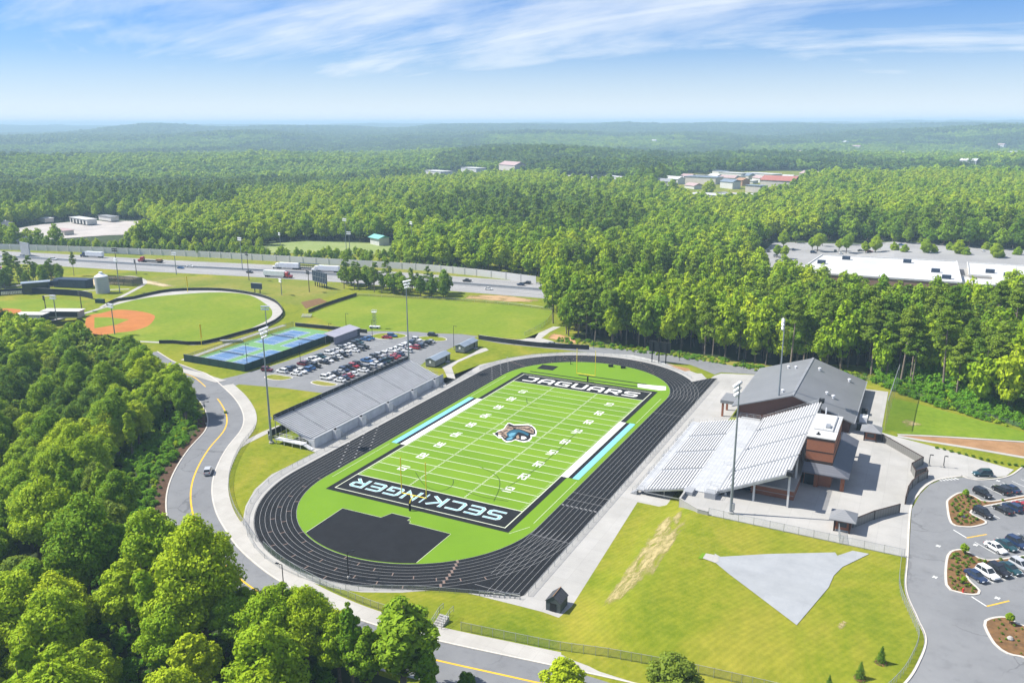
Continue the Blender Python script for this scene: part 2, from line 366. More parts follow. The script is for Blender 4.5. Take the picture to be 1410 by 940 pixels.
# ------------------------------------------------------------------ terrain
def ss(a, b, t):
    t = np.clip((np.asarray(t, float)-a)/(b-a), 0, 1); return t*t*(3-2*t)
ROADC = np.array([(-175, 12), (-157, 4.5), (-140.3, -.2), (-130.4, -2.8), (-111.5, -12.9), (-100, -19.9), (-88.8, -28.5), (-80.8, -37.4), (-74, -49.6), (-67.3, -59.7), (-60.2, -68.6),
                  (-52.5, -76.3), (-43.6, -83.4), (-35.1, -88.8), (-26.4, -93.7), (-16.3, -97.9), (-6.2, -101), (7, -103.6), (20, -104.6), (34.5, -103.4), (49.5, -101.4), (66, -99.2), (84, -97.4), (120, -95.5)])
def road_side(x, y):
    """distance to the campus road, negative on the stadium side"""
    best = np.full(np.shape(x), 1e9); side = np.zeros(np.shape(x))
    for (ax, ay), (bx, by) in zip(ROADC[:-1], ROADC[1:]):
        dx, dy = bx-ax, by-ay; L = dx*dx+dy*dy
        t = np.clip(((x-ax)*dx+(y-ay)*dy)/L, 0, 1); qx, qy = x-ax-t*dx, y-ay-t*dy; d = np.hypot(qx, qy)
        s_ = np.sign(dy*qx-dx*qy)
        up_ = d < best; best = np.where(up_, d, best); side = np.where(up_, s_, side)
    return best*side
def H(x, y):
    x = np.asarray(x, float); y = np.asarray(y, float)
    south = ss(-23, -34, y) if False else 1-ss(-34, -24, y)
    north = ss(76, 86, y)
    x0 = 56.5 - 6.0*south; wd = 3.5 + 10*south + 26*north
    h = 3.9*ss(0, 1, (x-x0)/wd)
    dec = (1-ss(-78, -94, y))                                   # lawn falls away to the lower road
    dec = 1-ss(78, 95, -y)
    keep = ss(98, 107, x)
    h = h*(dec*(1-keep)+keep)
    rs = road_side(x, y)
    h = h - 6.5*ss(9, 40, rs)*(1-ss(88, 104, x))*(1-ss(20, 60, y))
    d = np.hypot(x-CAM[0], y-CAM[1])
    az = np.arctan2(x-CAM[0], y-CAM[1]) + YAW                   # 0 = straight ahead, right positive
    h = h + ss(700, 1500, d)*(9*np.sin(x*.0021+1)*np.sin(y*.0017+.4) + 6*np.sin(x*.0047+y*.0031) + 4*np.sin(x*.009-y*.011))
    def ridge(d0, w0, w1, amp): return amp*np.where(d < d0, np.exp(-((d-d0)/w0)**2), np.exp(-((d-d0)/w1)**2))
    L = ss(-.52, -.38, az); R = ss(.10, .34, az)                # the hills stand left of centre, the right is a flat rise
    h = h + ridge(2150, 350, 300, 9+6*np.sin(az*21+1)) - ridge(2900, 500, 600, 20)
    h = h + ridge(4300, 500, 700, (20+13*np.sin(az*15+.4)+6*np.sin(az*37))*(.4+.6*L))
    h = h + ridge(6600, 1100, 900, L*(1-R)*(60+11*np.sin(az*13+.6)+7*np.sin(az*29+2)+4*np.sin(az*61)+2.5*np.sin(az*113)) + R*(58+6*np.sin(az*17)))
    far = ss(7800, 11500, d)*(64+R*16+5*np.sin(az*9+2)+3*np.sin(az*33))
    return h + far*ss(.0, 1.0, (d-7800)/3700)
def Hs(x, y): return float(H(np.array([x]), np.array([y]))[0])

def spaced(lo, hi, step, far, growth):
    a = list(np.arange(lo, hi+step*.5, step)); s_ = step
    while a[-1] < far: s_ *= growth; a.append(a[-1]+s_)
    s_ = step
    while a[0] > -far: s_ *= growth; a.insert(0, a[0]-s_)
    return np.array(a)
gx = spaced(-180, 150, 3.0, 13000, 1.055); gy = spaced(-150, 115, 3.0, 13000, 1.055)
X, Y = np.meshgrid(gx, gy, indexing='ij'); Zt = H(X, Y)
def tz(x, y):
    """height on the ground sheet itself (bilinear)"""
    i = np.clip(np.searchsorted(gx, x)-1, 0, len(gx)-2); j = np.clip(np.searchsorted(gy, y)-1, 0, len(gy)-2)
    u = (x-gx[i])/(gx[i+1]-gx[i]); v = (y-gy[j])/(gy[j+1]-gy[j])
    return (Zt[i, j]*(1-u)+Zt[i+1, j]*u)*(1-v) + (Zt[i, j+1]*(1-u)+Zt[i+1, j+1]*u)*v
nx, ny = len(gx), len(gy); idx = np.arange(nx*ny).reshape(nx, ny)
quads = np.stack([idx[:-1, :-1], idx[1:, :-1], idx[1:, 1:], idx[:-1, 1:]], -1).reshape(-1, 4)
cx = (X[:-1, :-1]+X[1:, 1:]).ravel()/2; cy = (Y[:-1, :-1]+Y[1:, 1:]).ravel()/2
dcam = np.hypot(cx-CAM[0], cy-CAM[1]); rs = road_side(cx, cy)
WOODG = ((rs > 7) & (cy < 15) & (cx < 92)) | (dcam > 640) | ((cy > 108) & (cx > -30)) 
me = np_mesh('ground', np.stack([X.ravel(), Y.ravel(), Zt.ravel()], 1), quads, [M['lawn'], M['floor']], WOODG.astype(int))
me.polygons.foreach_set('use_smooth', [True]*len(me.polygons))
tag(link('ground', me), kind='structure', label='grass and woodland ground of the school site and the hills beyond', cat='ground')

# ------------------------------------------------------------------ flat things laid on the ground
def inside(poly, x, y):
    r = np.zeros(np.shape(x), bool); n = len(poly)
    for k in range(n):
        (ax, ay), (bx, by) = poly[k], poly[(k+1) % n]
        if ay == by: continue
        c = ((ay > y) != (by > y)) & (x < (bx-ax)*(y-ay)/(by-ay)+ax); r ^= c
    return r
def sheet(name, poly, m, off=.02, parent=None, step=None, z=None, edge=None, thick=0, **kw):
    """a polygon laid on the ground; step cuts it up so that it follows slopes"""
    bm = bmesh.new(); vs_ = [bm.verts.new((x, y, 0)) for x, y in poly]; f = bm.faces.new(vs_)
    bmesh.ops.triangulate(bm, faces=[f])
    if step:
        for ax, lines in ((0, gx), (1, gy)):
            lo = min(p[ax] for p in poly); hi = max(p[ax] for p in poly); q = math.ceil(lo/step)*step
            while q < hi:
                co = [0, 0, 0]; co[ax] = q; no = [0, 0, 0]; no[ax] = 1
                bmesh.ops.bisect_plane(bm, geom=bm.verts[:]+bm.edges[:]+bm.faces[:], plane_co=co, plane_no=no); q += step
    bmesh.ops.recalc_face_normals(bm, faces=bm.faces[:])
    for v in bm.verts: v.co.z = (float(tz(v.co.x, v.co.y)) if z is None else z) + off
    for f in bm.faces:
        f.normal_update()
        if f.normal.z < 0: f.normal_flip()
    me = bpy.data.meshes.new(name); bm.to_mesh(me); bm.free(); me.materials.append(m)
    if edge is not None:
        at = me.attributes.new('edge', 'FLOAT', 'POINT'); P_ = [Vector(p) for p in poly]; val = []
        for v in me.vertices:
            q = Vector((v.co.x, v.co.y)); dm = 1e9
            for k in range(len(P_)):
                a, b = P_[k], P_[(k+1) % len(P_)]; t = max(0, min(1, (q-a).dot(b-a)/max(1e-6, (b-a).length_squared))); dm = min(dm, (a+(b-a)*t-q).length)
            val.append(min(1, dm/edge))
        at.data.foreach_set('value', val)
    return tag(link(name, me, parent), **kw)
def resample(pts, step):
    """smooth curve through points (Catmull-Rom), even steps"""
    P_ = [Vector(p) for p in pts]; P_ = [P_[0]*2-P_[1]] + P_ + [P_[-1]*2-P_[-2]]; out = []
    for k in range(1, len(P_)-2):
        n = max(1, int((P_[k+1]-P_[k]).length/step)); a, b, c, d = P_[k-1:k+3]
        for j in range(n):
            t = j/n; out.append(.5*((2*b)+(c-a)*t+(2*a-5*b+4*c-d)*t*t+(3*b-a-3*c+d)*t**3))
    out.append(P_[-2]); return out
def offs(line, d):
    """sideways copies of a polyline, left positive"""
    out = []
    for k, p in enumerate(line):
        t = (line[min(k+1, len(line)-1)]-line[max(k-1, 0)]).normalized(); out.append(p + Vector((-t.y, t.x))*d)
    return out
def strip(name, line, d0, d1, m, off=.02, parent=None, z=None, h=0, cols=1, dash=None, **kw):
    """a band along a line between two sideways distances; h gives it height (kerbs)"""
    mb = MB(); L = [offs(line, d0+(d1-d0)*c/cols) for c in range(cols+1)]; acc = 0
    zz_ = (lambda p: (float(tz(p.x, p.y)) if z is None else z) + off)
    for k in range(len(line)-1):
        acc += (line[k+1]-line[k]).length
        if dash and (acc % (dash[0]+dash[1])) > dash[0]: continue
        for c in range(cols):
            a, b, c_, d = L[c][k], L[c][k+1], L[c+1][k+1], L[c+1][k]
            q = [(p.x, p.y, zz_(p)+h) for p in (a, b, c_, d)]
            if d1 > d0: mb.face([q[0], q[1], q[2], q[3]])
            else: mb.face([q[3], q[2], q[1], q[0]])
            if h:
                lo = [(p[0], p[1], p[2]-h-.1) for p in q]
                if c == 0: mb.face([lo[0], lo[1], q[1], q[0]])
                if c == cols-1: mb.face([lo[3], q[3], q[2], lo[2]])
    return tag(mb.build(name, m, parent), **kw)
def arc(cx_, cy_, r, a0, a1, n=24): return [(cx_+r*math.cos(a0+(a1-a0)*k/n), cy_+r*math.sin(a0+(a1-a0)*k/n)) for k in range(n+1)]
def oval(r, cyy=50.5, n=28): return arc(0, cyy, r, 0, PI, n) + arc(0, -cyy, r, PI, 2*PI, n)
ST = dict(kind='structure')

# ------------------------------------------------------------------ concrete round the track, the track, the pitch
N_OUT = [(-43.89, 38.42), (-45.15, 58.64), (-39.53, 71.64), (-33.41, 80.58), (-28.05, 85.29), (-20.62, 91.04), (-11.99, 94.81), (-3.89, 97.34), (4.36, 99.24), (16.02, 94.5), (25.08, 89.03), (32.7, 84.39)]
RING_W = [(-44.27, -38.76), (-44.53, -47.84), (-44.84, -56.11), (-42.12, -65.11), (-37.29, -73.27), (-31.93, -79.7), (-33.35, -81.03), (-27.51, -84.21), (-19.19, -88.17), (-11.4, -91.47), (-5.15, -93.19), (1.67, -93.18), (6.8, -92.71), (11.35, -91.62), (18.33, -88.27), (23.71, -84.54), (28.38, -82.5), (41.63, -81.87), (46.34, -81.7), (49.89, -82.06)]
ring = RING_W + [(50.6, -77.5), (47.4, -28.5), (58.4, -28.5), (58.4, 31), (57, 33), (57, 78)] + [(52.1, 91.96), (40.65, 88.33), (39.14, 84.53), (38.31, 78.16), (34.15, 85.11)] + N_OUT[::-1] + [(-43.38, 30.98), (-48.86, 36.45)] + [(-47.8, 36.0), (-47.8, -38.5)]
sheet('concrete_apron', ring, M['conc'], .02, z=0, label='pale concrete apron round the running track', cat='concrete', **ST)
trk = arc(0, 50.5, 40.8, .0, PI, 40) + arc(0, -50.5, 40.8, PI, 1.62*PI, 30)
trk = [(40.8, 81.5), (38.2, 80.4), (34.5, 74.5)] + [p for p in arc(0, 50.5, 40.8, math.radians(30), PI, 36)] + arc(0, -50.5, 40.8, PI, 1.64*PI, 34) + [(25, -84.2), (40.0, -79.2), (40.8, -78)]
tk = empty('running_track', kind='structure', label='black rubber running track with white lane lines', cat='track')
sheet('surface', trk, M['track'], .03, parent=tk, z=0)
mb = MB()
def ribbon(mb, pts, wd, z):
    L = [Vector(p) for p in pts]; a = offs(L, wd/2); b = offs(L, -wd/2)
    for k in range(len(L)-1):
        mb.face([(b[k].x, b[k].y, z), (b[k+1].x, b[k+1].y, z), (a[k+1].x, a[k+1].y, z), (a[k].x, a[k].y, z)])
for k in range(9):
    r = 31.05 + k*1.2
    ribbon(mb, arc(0, 50.5, r, -.001, PI, 48) + arc(0, -50.5, r, PI, 2*PI, 48) + [(r, 50.5)], .065, .036)
    ribbon(mb, [(r, 50.6), (r, 80.5-k*.05 if k > 2 else 66+k*5)], .06, .040); ribbon(mb, [(r, -80.5+k*.3 if k > 1 else -74), (r, -50.6)], .06, .040)
    if k in (0, 4, 8): ribbon(mb, [(-r, -50), (-r, 50)], .05, .040)
for y, x0, x1 in ((-55, 31, 40.7), (-34.5, 31, 40.7), (-30.5, 31, 40.7), (36, 31, 40.7), (-79, 30, 40.4)): mb.face([(x0, y, .044), (x1, y, .044), (x1, y+.09, .044), (x0, y+.09, .044)])
mb.build('lane_lines', M['lane'], tk)
mk = MB(); rm = random.Random(3)
def tick(a, r, cy_, l=1.1, wd=.22):
    c, s_ = math.cos(a), math.sin(a); p = Vector((r*c, cy_+r*s_)); u = Vector((c, s_)); v = Vector((-s_, c))
    mk.face([(q.x, q.y, .048) for q in (p-v*wd/2, p+u*l-v*wd/2, p+u*l+v*wd/2, p+v*wd/2)])
for k in range(8):
    for a in (1.02+k*.055, 1.16+k*.05, 1.33+k*.045, 1.5+k*.04): tick(PI*a, 31.1+k*1.2, -50.5)
    for a in (.74-k*.02, .86, .62+k*.01, .3+k*.02): tick(PI*a, 31.1+k*1.2, 50.5)
    tick(1.75*PI-.02*k, 31.1+k*1.2, -50.5, 1.15, .5)
mk.build('stagger_marks', M['mark'], tk)
mk = MB()
for k in range(8):
    for y in (-44, -37, -30, 44, 51, 57): mk.box(-32.0-k*1.2-.4, -32.0-k*1.2+.1, y+k*2.2, y+k*2.2+.45, .042, .048)
    x = 31.6+k*1.2; mk.box(x-.3, x+.3, -38.2, -37.8, .04, .052)
mk.build('lane_marks', M['lane'], tk)

M['lett'] = dull('light_blue_letter_turf', (.27, .54, .70), .8, .06)
fl = empty('football_field', kind='structure', label='bright green synthetic football pitch with black end zones inside the track', cat='football field')
sheet('turf', oval(31.0), M['turf'], .036, parent=fl, z=0)
Dz = [(14.8, -77.1)] + arc(0, -50.5, 30.7, math.radians(-61), math.radians(-119.5), 20) + [(-15.4, -63.6), (-4.2, -63.4), (-3.1, -60.4), (2.2, -60.4), (2.3, -61.9), (3.2, -61.9), (3.4, -62.9), (14.8, -63.0)]
sheet('throwing_area', Dz, M['black'], .045, parent=fl, z=0)
b5 = MB()
for k in range(10):
    if k % 2: b5.box(-24.3, 24.3, -45.72+k*9.144, -45.72+(k+1)*9.144, .030, .041)
b5.build('mown_band', M['turf_b'], fl)
def frame(mb, x0, x1, y0, y1, t, z, m=0):
    for a in ((x0, x1, y0, y0+t), (x0, x1, y1-t, y1), (x0, x0+t, y0+t, y1-t), (x1-t, x1, y0+t, y1-t)):
        mb.face([(a[0], a[2], z), (a[1], a[2], z), (a[1], a[3], z), (a[0], a[3], z)], m)
mb = MB(); frame(mb, -26.2, 26.2, -56.7, 56.7, 1.9, .050); mb.build('black_border', M['black'], fl)
for s_ in (-1, 1):
    mb = MB(); y0, y1 = sorted((s_*45.72, s_*54.86)); mb.face([(-24.3, y0, .054), (24.3, y0, .054), (24.3, y1, .054), (-24.3, y1, .054)]); mb.build('end_zone', M['black'], fl)
mb = MB(); frame(mb, -24.6, 24.6, -55.1, 55.1, .28, .058)
for k in range(21):
    y = -45.72+k*4.572; wd = .16 if k in (0, 20) else .13
    mb.face([(-24.3, y-wd, .062), (24.3, y-wd, .062), (24.3, y+wd, .062), (-24.3, y+wd, .062)])
mb.build('yard_lines', M['line'], fl)
mb = MB()
for k in range(1, 100):
    if k % 5 == 0: continue
    y = -45.72+k*.9144
    for x in (-8.13, 8.13): mb.face([(x-.35, y-.08, .063), (x+.35, y-.08, .063), (x+.35, y+.08, .063), (x-.35, y+.08, .063)])
    for x in (-23.9, 23.9): mb.face([(x-.35, y-.06, .063), (x+.35, y-.06, .063), (x+.35, y+.06, .063), (x-.35, y+.06, .063)])
for x in (-8.13, 8.13):
    for k in range(20):
        y = -45.72+(k+.5)*4.572; mb.face([(x-.06, y-2.0, .060), (x+.06, y-2.0, .060), (x+.06, y+2.0, .060), (x-.06, y+2.0, .060)])
mb.build('hash_marks', M['line'], fl)
# block letters: strokes on a 4 x 5 grid
GLY = {
 'S': [[(3.8,4.6),(.9,4.6),(.45,4.1),(.45,2.9),(.9,2.5),(3.1,2.5),(3.55,2.1),(3.55,.9),(3.1,.4),(.2,.4)]],
 'E': [[(3.7,4.6),(.9,4.6),(.45,4.1),(.45,.9),(.9,.4),(3.7,.4)], [(.95,2.5),(3.4,2.5)]],
 'C': [[(3.7,4.6),(.9,4.6),(.45,4.1),(.45,.9),(.9,.4),(3.7,.4)]],
 'K': [[(.5,0),(.5,5)], [(3.7,4.9),(1.2,2.5),(3.7,.1)]],
 'I': [[(2,0),(2,5)]],
 'N': [[(.5,0),(.5,4.6),(3.5,.5),(3.5,5)]],
 'G': [[(3.7,4.6),(.9,4.6),(.45,4.1),(.45,.9),(.9,.4),(3.55,.4),(3.55,2.4),(2.1,2.4)]],
 'R': [[(.5,0),(.5,4.6),(3.1,4.6),(3.55,4.1),(3.55,2.7),(3.1,2.2),(1.0,2.2)], [(2.0,2.0),(3.6,.05)]],
 'J': [[(.8,4.6),(3.4,4.6),(3.4,.9),(2.9,.4),(.4,.4)]],
 'A': [[(.45,0),(.45,3.6),(1.2,4.6),(3.1,4.6),(3.55,4.1),(3.55,0)], [(.95,1.9),(3.1,1.9)]],
 'U': [[(.45,5),(.45,.9),(.9,.4),(3.1,.4),(3.55,.9),(3.55,5)]],
 '0': [[(.5,.6),(.5,4.4),(3.5,4.4),(3.5,.6),(.2,.6)]], '1': [[(2,0),(2,5)]],
 '2': [[(.3,4.4),(3.5,4.4),(3.5,2.6),(.5,2.4),(.5,.6),(3.8,.6)]], '3': [[(.3,4.4),(3.5,4.4),(3.5,.6),(.3,.6)], [(.6,2.5),(2.9,2.5)]],
 '4': [[(.5,5),(.5,2.2),(3.8,2.2)], [(2.9,5),(2.9,2.9)], [(2.9,1.6),(2.9,0)]], '5': [[(3.7,4.4),(.5,4.4),(.5,2.7),(3.5,2.5),(3.5,.6),(.3,.6)]]}
def stroke(mb, pts, wd, z, tf, m=0):
    P_ = [Vector(p) for p in pts]; l, r = [], []
    for k, p in enumerate(P_):
        if k == 0: t = (P_[1]-p).normalized(); nrm = Vector((-t.y, t.x)); e = p-t*wd*.25
        elif k == len(P_)-1: t = (p-P_[k-1]).normalized(); nrm = Vector((-t.y, t.x)); e = p+t*wd*.25
        else:
            t0 = (p-P_[k-1]).normalized(); t1 = (P_[k+1]-p).normalized(); n0 = Vector((-t0.y, t0.x)); n1 = Vector((-t1.y, t1.x))
            nrm = (n0+n1).normalized(); nrm = nrm/max(.5, nrm.dot(n0)); e = p
        l.append(e+nrm*wd/2); r.append(e-nrm*wd/2)
    for k in range(len(P_)-1):
        q = [tf(v) for v in (r[k], r[k+1], l[k+1], l[k])]
        a = (q[1][0]-q[0][0])*(q[2][1]-q[0][1])-(q[2][0]-q[0][0])*(q[1][1]-q[0][1])
        if a < 0: q = q[::-1]
        mb.face([(x, y, z) for x, y in q], m)
def word(name, text, x0, x1, yb, yt, mats, wds, parent, z=.062, gap=.16):
    """text from x0 to x1, letter feet on yb and heads on yt"""
    wd_ = [.45 if ch == 'I' else 1.0 for ch in text]; unit_ = (x1-x0)/sum(wd_); mb = MB(); acc = 0
    for k, ch in enumerate(text):
        cell = unit_*wd_[k]; k = acc/cell if cell else 0; acc += cell
        for j, st in enumerate(GLY[ch]):
            tf = lambda v: (x0+cell*(k+gap/2+(1-gap)*v.x/4), yb+(yt-yb)*v.y/5)
            for q, wd in enumerate(wds): stroke(mb, st, wd, z+q*.008+j*.003, tf, q)
    return mb.build(name, mats, parent)
word('end_zone_lettering', 'SECKINGER', 21.9, -22.9, -47.9, -52.5, [M['white'], M['lett']], (.88, .60), fl)
word('end_zone_lettering', 'JAGUARS', -22.6, 21.8, 47.8, 52.9, [M['white']], (.86,), fl)
for k in range(1, 10):
    d = 10*k if k <= 5 else 100-10*k; y = -45.72+k*9.144
    for s_ in (-1, 1):
        mb = MB()
        for j, ch in enumerate(str(d)):
            for st in GLY[ch]:
                sg = -s_                                             # read from the near touchline
                tf = lambda v, s_=s_, j=j, y=y: (s_*(16.3) - s_*0 + s_*(-.5+ (2.5-v.y)*.5), y + s_*((j-1)*2.0+.15+v.x*.43))
                stroke(mb, st, .95, .066, tf)
        mb.build('yard_number', M['white'], fl)
for s_ in (-1, 1):
    for nm, a, b, mt in (('white_box', 24.3, 26.5, 'white'), ('black_box', 26.5, 27.7, 'black'), ('blue_box', 27.7, 29.5, 'teal')):
        mb = MB(); x0, x1 = sorted((s_*a, s_*b)); mb.face([(x0, -22.9, .070), (x1, -22.9, .070), (x1, 22.9, .070), (x0, 22.9, .070)]); mb.build(nm, M[mt], fl)
mb = MB()
for pts in ([(29.4, -50), (29.4, -24)], [(29.4, 24), (29.4, 50)], [(-29.4, -50), (-29.4, -24)], [(-29.4, 24), (-29.4, 50)], [(26.5, -57), (29.4, -52)], Dz[-9:] + [Dz[0]]): ribbon(mb, pts, .12, .052)
mb.build('touch_lines', M['line'], fl)
for y in (59.2, 63.2):
    mb = MB(); mb.box(-24 if y < 60 else -6, 20, y-.45, y+.45, .02, .047); mb.build('jump_runway', M['track'], fl)
mb = MB(); mb.prism([(17.02, 62.33), (26.91, 63.95), (28.1, 59.97), (26.41, 58.68), (18.23, 58.73)], .0, .055); mb.build('sand_pit', M['white'], fl)
mb = MB(); mb.prism([(-23.29, 63.48), (-23.57, 69.32), (-17.06, 69.8), (-16.89, 64.0)], .0, .06); mb.build('jump_mat_base', M['black'], fl)
# the emblem on the centre spot, facing the near corner
EMB = [('white', .074, [(-6.54, -3.52), (-5.8, -2.66), (-6.0, -1.24), (-5.61, 0.48), (-5.3, 1.66), (-6.41, 6.35), (-5.92, 6.86), (-4.07, 6.19), (-0.28, 8.34), (0.92, 8.14), (3.07, 6.34), (5.14, 3.29), (6.06, 0.77), (5.86, -0.31), (5.27, -0.37), (6.04, -2.17), (6.26, -4.45), (5.35, -5.85), (3.56, -5.79), (2.1, -5.33), (1.82, -6.9), (0.7, -8.16), (-0.94, -7.08), (-2.16, -5.77), (-2.77, -6.31), (-4.06, -5.25), (-5.61, -4.05)]),
 ('black', .080, [(-5.79, -3.55), (-5.61, -1.81), (-4.8, 0.88), (-5.94, 5.63), (-5.55, 6.14), (-3.64, 5.34), (0.13, 7.48), (1.93, 6.81), (3.86, 4.68), (5.35, 1.9), (5.01, 0.73), (4.26, 0.61), (5.38, -1.53), (5.6, -3.83), (4.75, -4.97), (3.33, -4.96), (1.88, -4.72), (1.39, -6.4), (0.28, -7.19), (-1.19, -6.25), (-2.35, -4.89), (-3.18, -5.55), (-4.12, -4.79)]),
 ('tan', .086, [(-5.25, -2.13), (-4.81, 0.37), (-5.39, 4.74), (-3.67, 3.92), (0.54, 6.64), (2.18, 5.9), (3.76, 4.12), (4.65, 2.05), (3.37, 1.91), (1.37, 2.68), (-0.81, 3.38), (-2.28, 2.65), (-2.84, 0.84), (-2.69, -1.6), (-1.38, -3.43), (-1.3, -5.34), (-2.88, -3.69), (-3.11, -4.29), (-4.04, -4.26)]),
 ('white', .092, [(-4.32, -3.91), (-3.32, -3.9), (-2.36, -5.38), (-3.01, -5.7)]),
 ('teald', .092, [(-2.48, -2.0), (-2.63, 0.43), (-1.97, 2.03), (-0.5, 2.76), (1.42, 2.2), (3.61, 1.03), (4.09, -0.71), (1.67, 0.56), (0.11, 0.79), (0.28, -0.63), (0.88, -3.28), (1.14, -5.57), (0.2, -6.51), (-0.62, -5.96), (-0.7, -4.07)]),
 ('teal', .098, [(-1.7, -2.11), (-1.43, -0.48), (-0.27, 0.1), (0.15, -2.18), (-0.41, -3.92)]),
 ('teal', .098, [(-0.48, -5.89), (0.17, -3.64), (0.75, -4.08), (0.91, -5.45), (0.16, -6.44)]),
 ('tan', .092, [(1.02, -2.48), (1.11, -1.21), (2.63, -3.38), (2.23, -4.54)]),
 ('white', .092, [(2.39, -1.8), (3.42, -1.53), (4.57, -2.42), (4.24, -3.93), (3.37, -3.98)])]
M['tan'] = dull('tan_turf', (.36, .265, .195), .8, .08); M['teald'] = dull('deep_teal_turf', (.025, .11, .17), .8, .08)
M['telt'] = dull('pale_teal_turf', (.13, .34, .45), .8, .06)
em = empty('field_emblem', parent=fl)
for nm, z, poly in EMB:
    mb = MB(); mb.prism(poly, z-.004, z); mb.build({'white': 'white_outline', 'black': 'black_outline', 'tan': 'tan_head', 'teald': 'teal_shade', 'teal': 'teal_highlight'}[nm], M['telt' if nm == 'teal' else nm], em)
mb = MB()
for x, y in [(-4.33, 2.66), (-3.38, 2.62), (-3.64, 0.44), (-3.95, -0.22), (-3.76, -1.64), (-4.56, -1.53), (-2.95, 3.6), (-2.21, 3.97), (-1.47, 4.34), (-0.63, 4.5), (0.21, 4.66), (1.11, 4.33), (1.9, 4.21), (2.88, 3.68), (3.64, 3.05), (1.79, 5.19), (-2.34, 3.13), (-3.54, -2.78), (-2.65, -3.08), (-1.86, -3.91), (-4.48, 3.88)]:
    mb.lathe((x, y, .091), [(.5, 0), (.38, .003)], 7)
mb.build('dark_spots', M['band'], em)

mb = MB()
for pts in ([(-11.34, -37.82), (-4.61, -43.66), (0.9, -44.79), (1.75, -40.49), (0.08, -37.32)], [(2.06, -26.83), (9.2, -30.2), (13.02, -35.84), (15.65, -43.92)], [(6.33, -42.07), (12.07, -42.97), (18.85, -42.32)], [(-11.61, 30.62), (-8.56, 25.45), (-4.53, 24.22)], [(14.56, -37.97), (16.63, -18.46), (15.86, 12.04)]): ribbon(mb, [tuple(p) for p in resample(pts, 1.5)], .22, .0665)
mb.build('faint_game_lines', dull('dark_green_inlay', (.06, .12, .012), .9, .1), fl)
def goal_post(y, s_, lab):
    g = empty('goal_post', (0, y, 0), 0 if s_ > 0 else PI, lab, 'goal post', 'field goal posts')
    MB().lathe((0, 1.9, 0), [(.28, 0), (.28, 1.9), (.2, 2.0)], 10).build('padded_base', M['black'], g)
    MB().tube((0, 1.9, 1.9), (0, 1.6, 2.6), .12).tube((0, 1.6, 2.6), (0, .2, 3.1), .12).tube((0, .2, 3.1), (0, 0, 3.2), .12).build('gooseneck', M['yel'], g)
    MB().tube((-3.55, 0, 3.2), (3.55, 0, 3.2), .12).build('crossbar', M['yel'], g)
    for x in (-3.55, 3.55): MB().tube((x, 0, 3.2), (x, 0, 12.4), .11).build('upright', M['yel'], g)
goal_post(-55.5, -1, 'yellow goal post behind the light blue lettered end zone'); goal_post(55.2, 1, 'yellow goal post behind the white lettered end zone')

# track and field kit left about
def hurdle(x, y, rz, lab):
    t = empty('hurdle', (x, y, .04), rz, lab, 'hurdle', 'hurdles stored at the end of the home straight')
    MB().box(-.6, .6, -.02, .02, .86, .95).build('bar', M['white'], t)
    for s_ in (-.55, .55): MB().box(s_-.03, s_+.03, -.03, .03, 0, .9).box(s_-.03, s_+.03, -.03, .6, .0, .05).build('leg', M['steel'], t)
for k in range(8): hurdle(33.4+k*.95, -82.0+k*.28+rm.uniform(-.2, .2), .3+rm.uniform(-.3, .3), 'white topped hurdle in the row at the near end of the home straight')
t = empty('training_frame', (-17.34, 74.62) + (.04,), -.1, 'black training frame with crossbar at the far end of the infield', 'frame')
for x in (-3.4, 3.4): MB().box(x-.08, x+.08, -.08, .08, 0, 2.3).box(x-.06, x+.06, 0, 1.6, 0, .1).build('upright', M['dark'], t)
MB().box(-3.4, 3.4, -.07, .07, 2.2, 2.36).build('crossbar', M['dark'], t)
for (x, y), lab in (((1.01, 78.2), 'small black equipment box on the far infield grass, left one'), ((5.88, 78.45), 'small black equipment box on the far infield grass, right one')):
    t = empty('equipment_box', (x, y, .04), .4, lab, 'equipment box'); MB().box(-.9, .9, -.45, .45, .05, .7).build('box', M['black'], t, bevel=.05); MB().box(-.95, .95, -.5, .5, .7, .8).build('lid', M['dark'], t)

# ------------------------------------------------------------------ campus road, pavement, kerbs
RC = resample([tuple(p) for p in ROADC], 2.0)
strip('road', RC, -5.5, 4.9, M['asph'], .03, z=0, label='grey two lane campus road curving round the stadium', cat='road', **ST)
strip('kerb', RC, 4.9, 5.25, M['kerb'], .03, z=0, h=.13, label='concrete kerb on the stadium side of the campus road', cat='kerb', **ST)
strip('kerb', RC, -5.85, -5.5, M['kerb'], .03, z=0, h=.13, label='concrete kerb on the wooded side of the campus road', cat='kerb', **ST)
strip('pavement', [p for p in RC if p.x > -118], 5.25, 9.0, M['walk'], .12, z=0, label='wide concrete pavement along the campus road', cat='pavement', **ST)
strip('road_markings', [p for p in RC if p.x > -106], -.20, .20, M['yellow'], .036, z=0, label='solid yellow centre line of the campus road', cat='road marking', **ST)
strip('road_markings', [p for p in RC if p.x < -118], -.18, .18, M['yellow'], .036, z=0, label='short yellow centre line before the car park entrance', cat='road marking', **ST)
MU = [p for p in RC if -93 < p.x < -40]
strip('mulch_strip', MU, -8.6, -5.85, M['bedmulch'], .06, cols=4, label='brown mulch planting strip between the road and the woods', cat='mulch bed', **ST)
sheet('footpath', [(-33.35, -81.03), (-32.2, -79.43), (-27.22, -84.07), (-30.5, -82.99)], M['walk'], .05, z=0, label='short concrete link from the pavement to the track', cat='path', **ST)
sheet('footpath', [(-68.1, -44.22), (-68.89, -40.8), (-69.36, -33.1), (-68.92, -26.63), (-66.8, -27.69), (-66.85, -34.55), (-66.42, -42.76), (-65.67, -46.1)], M['walk'], .05, z=0, label='concrete path from the pavement to the back of the bleachers', cat='path', **ST)
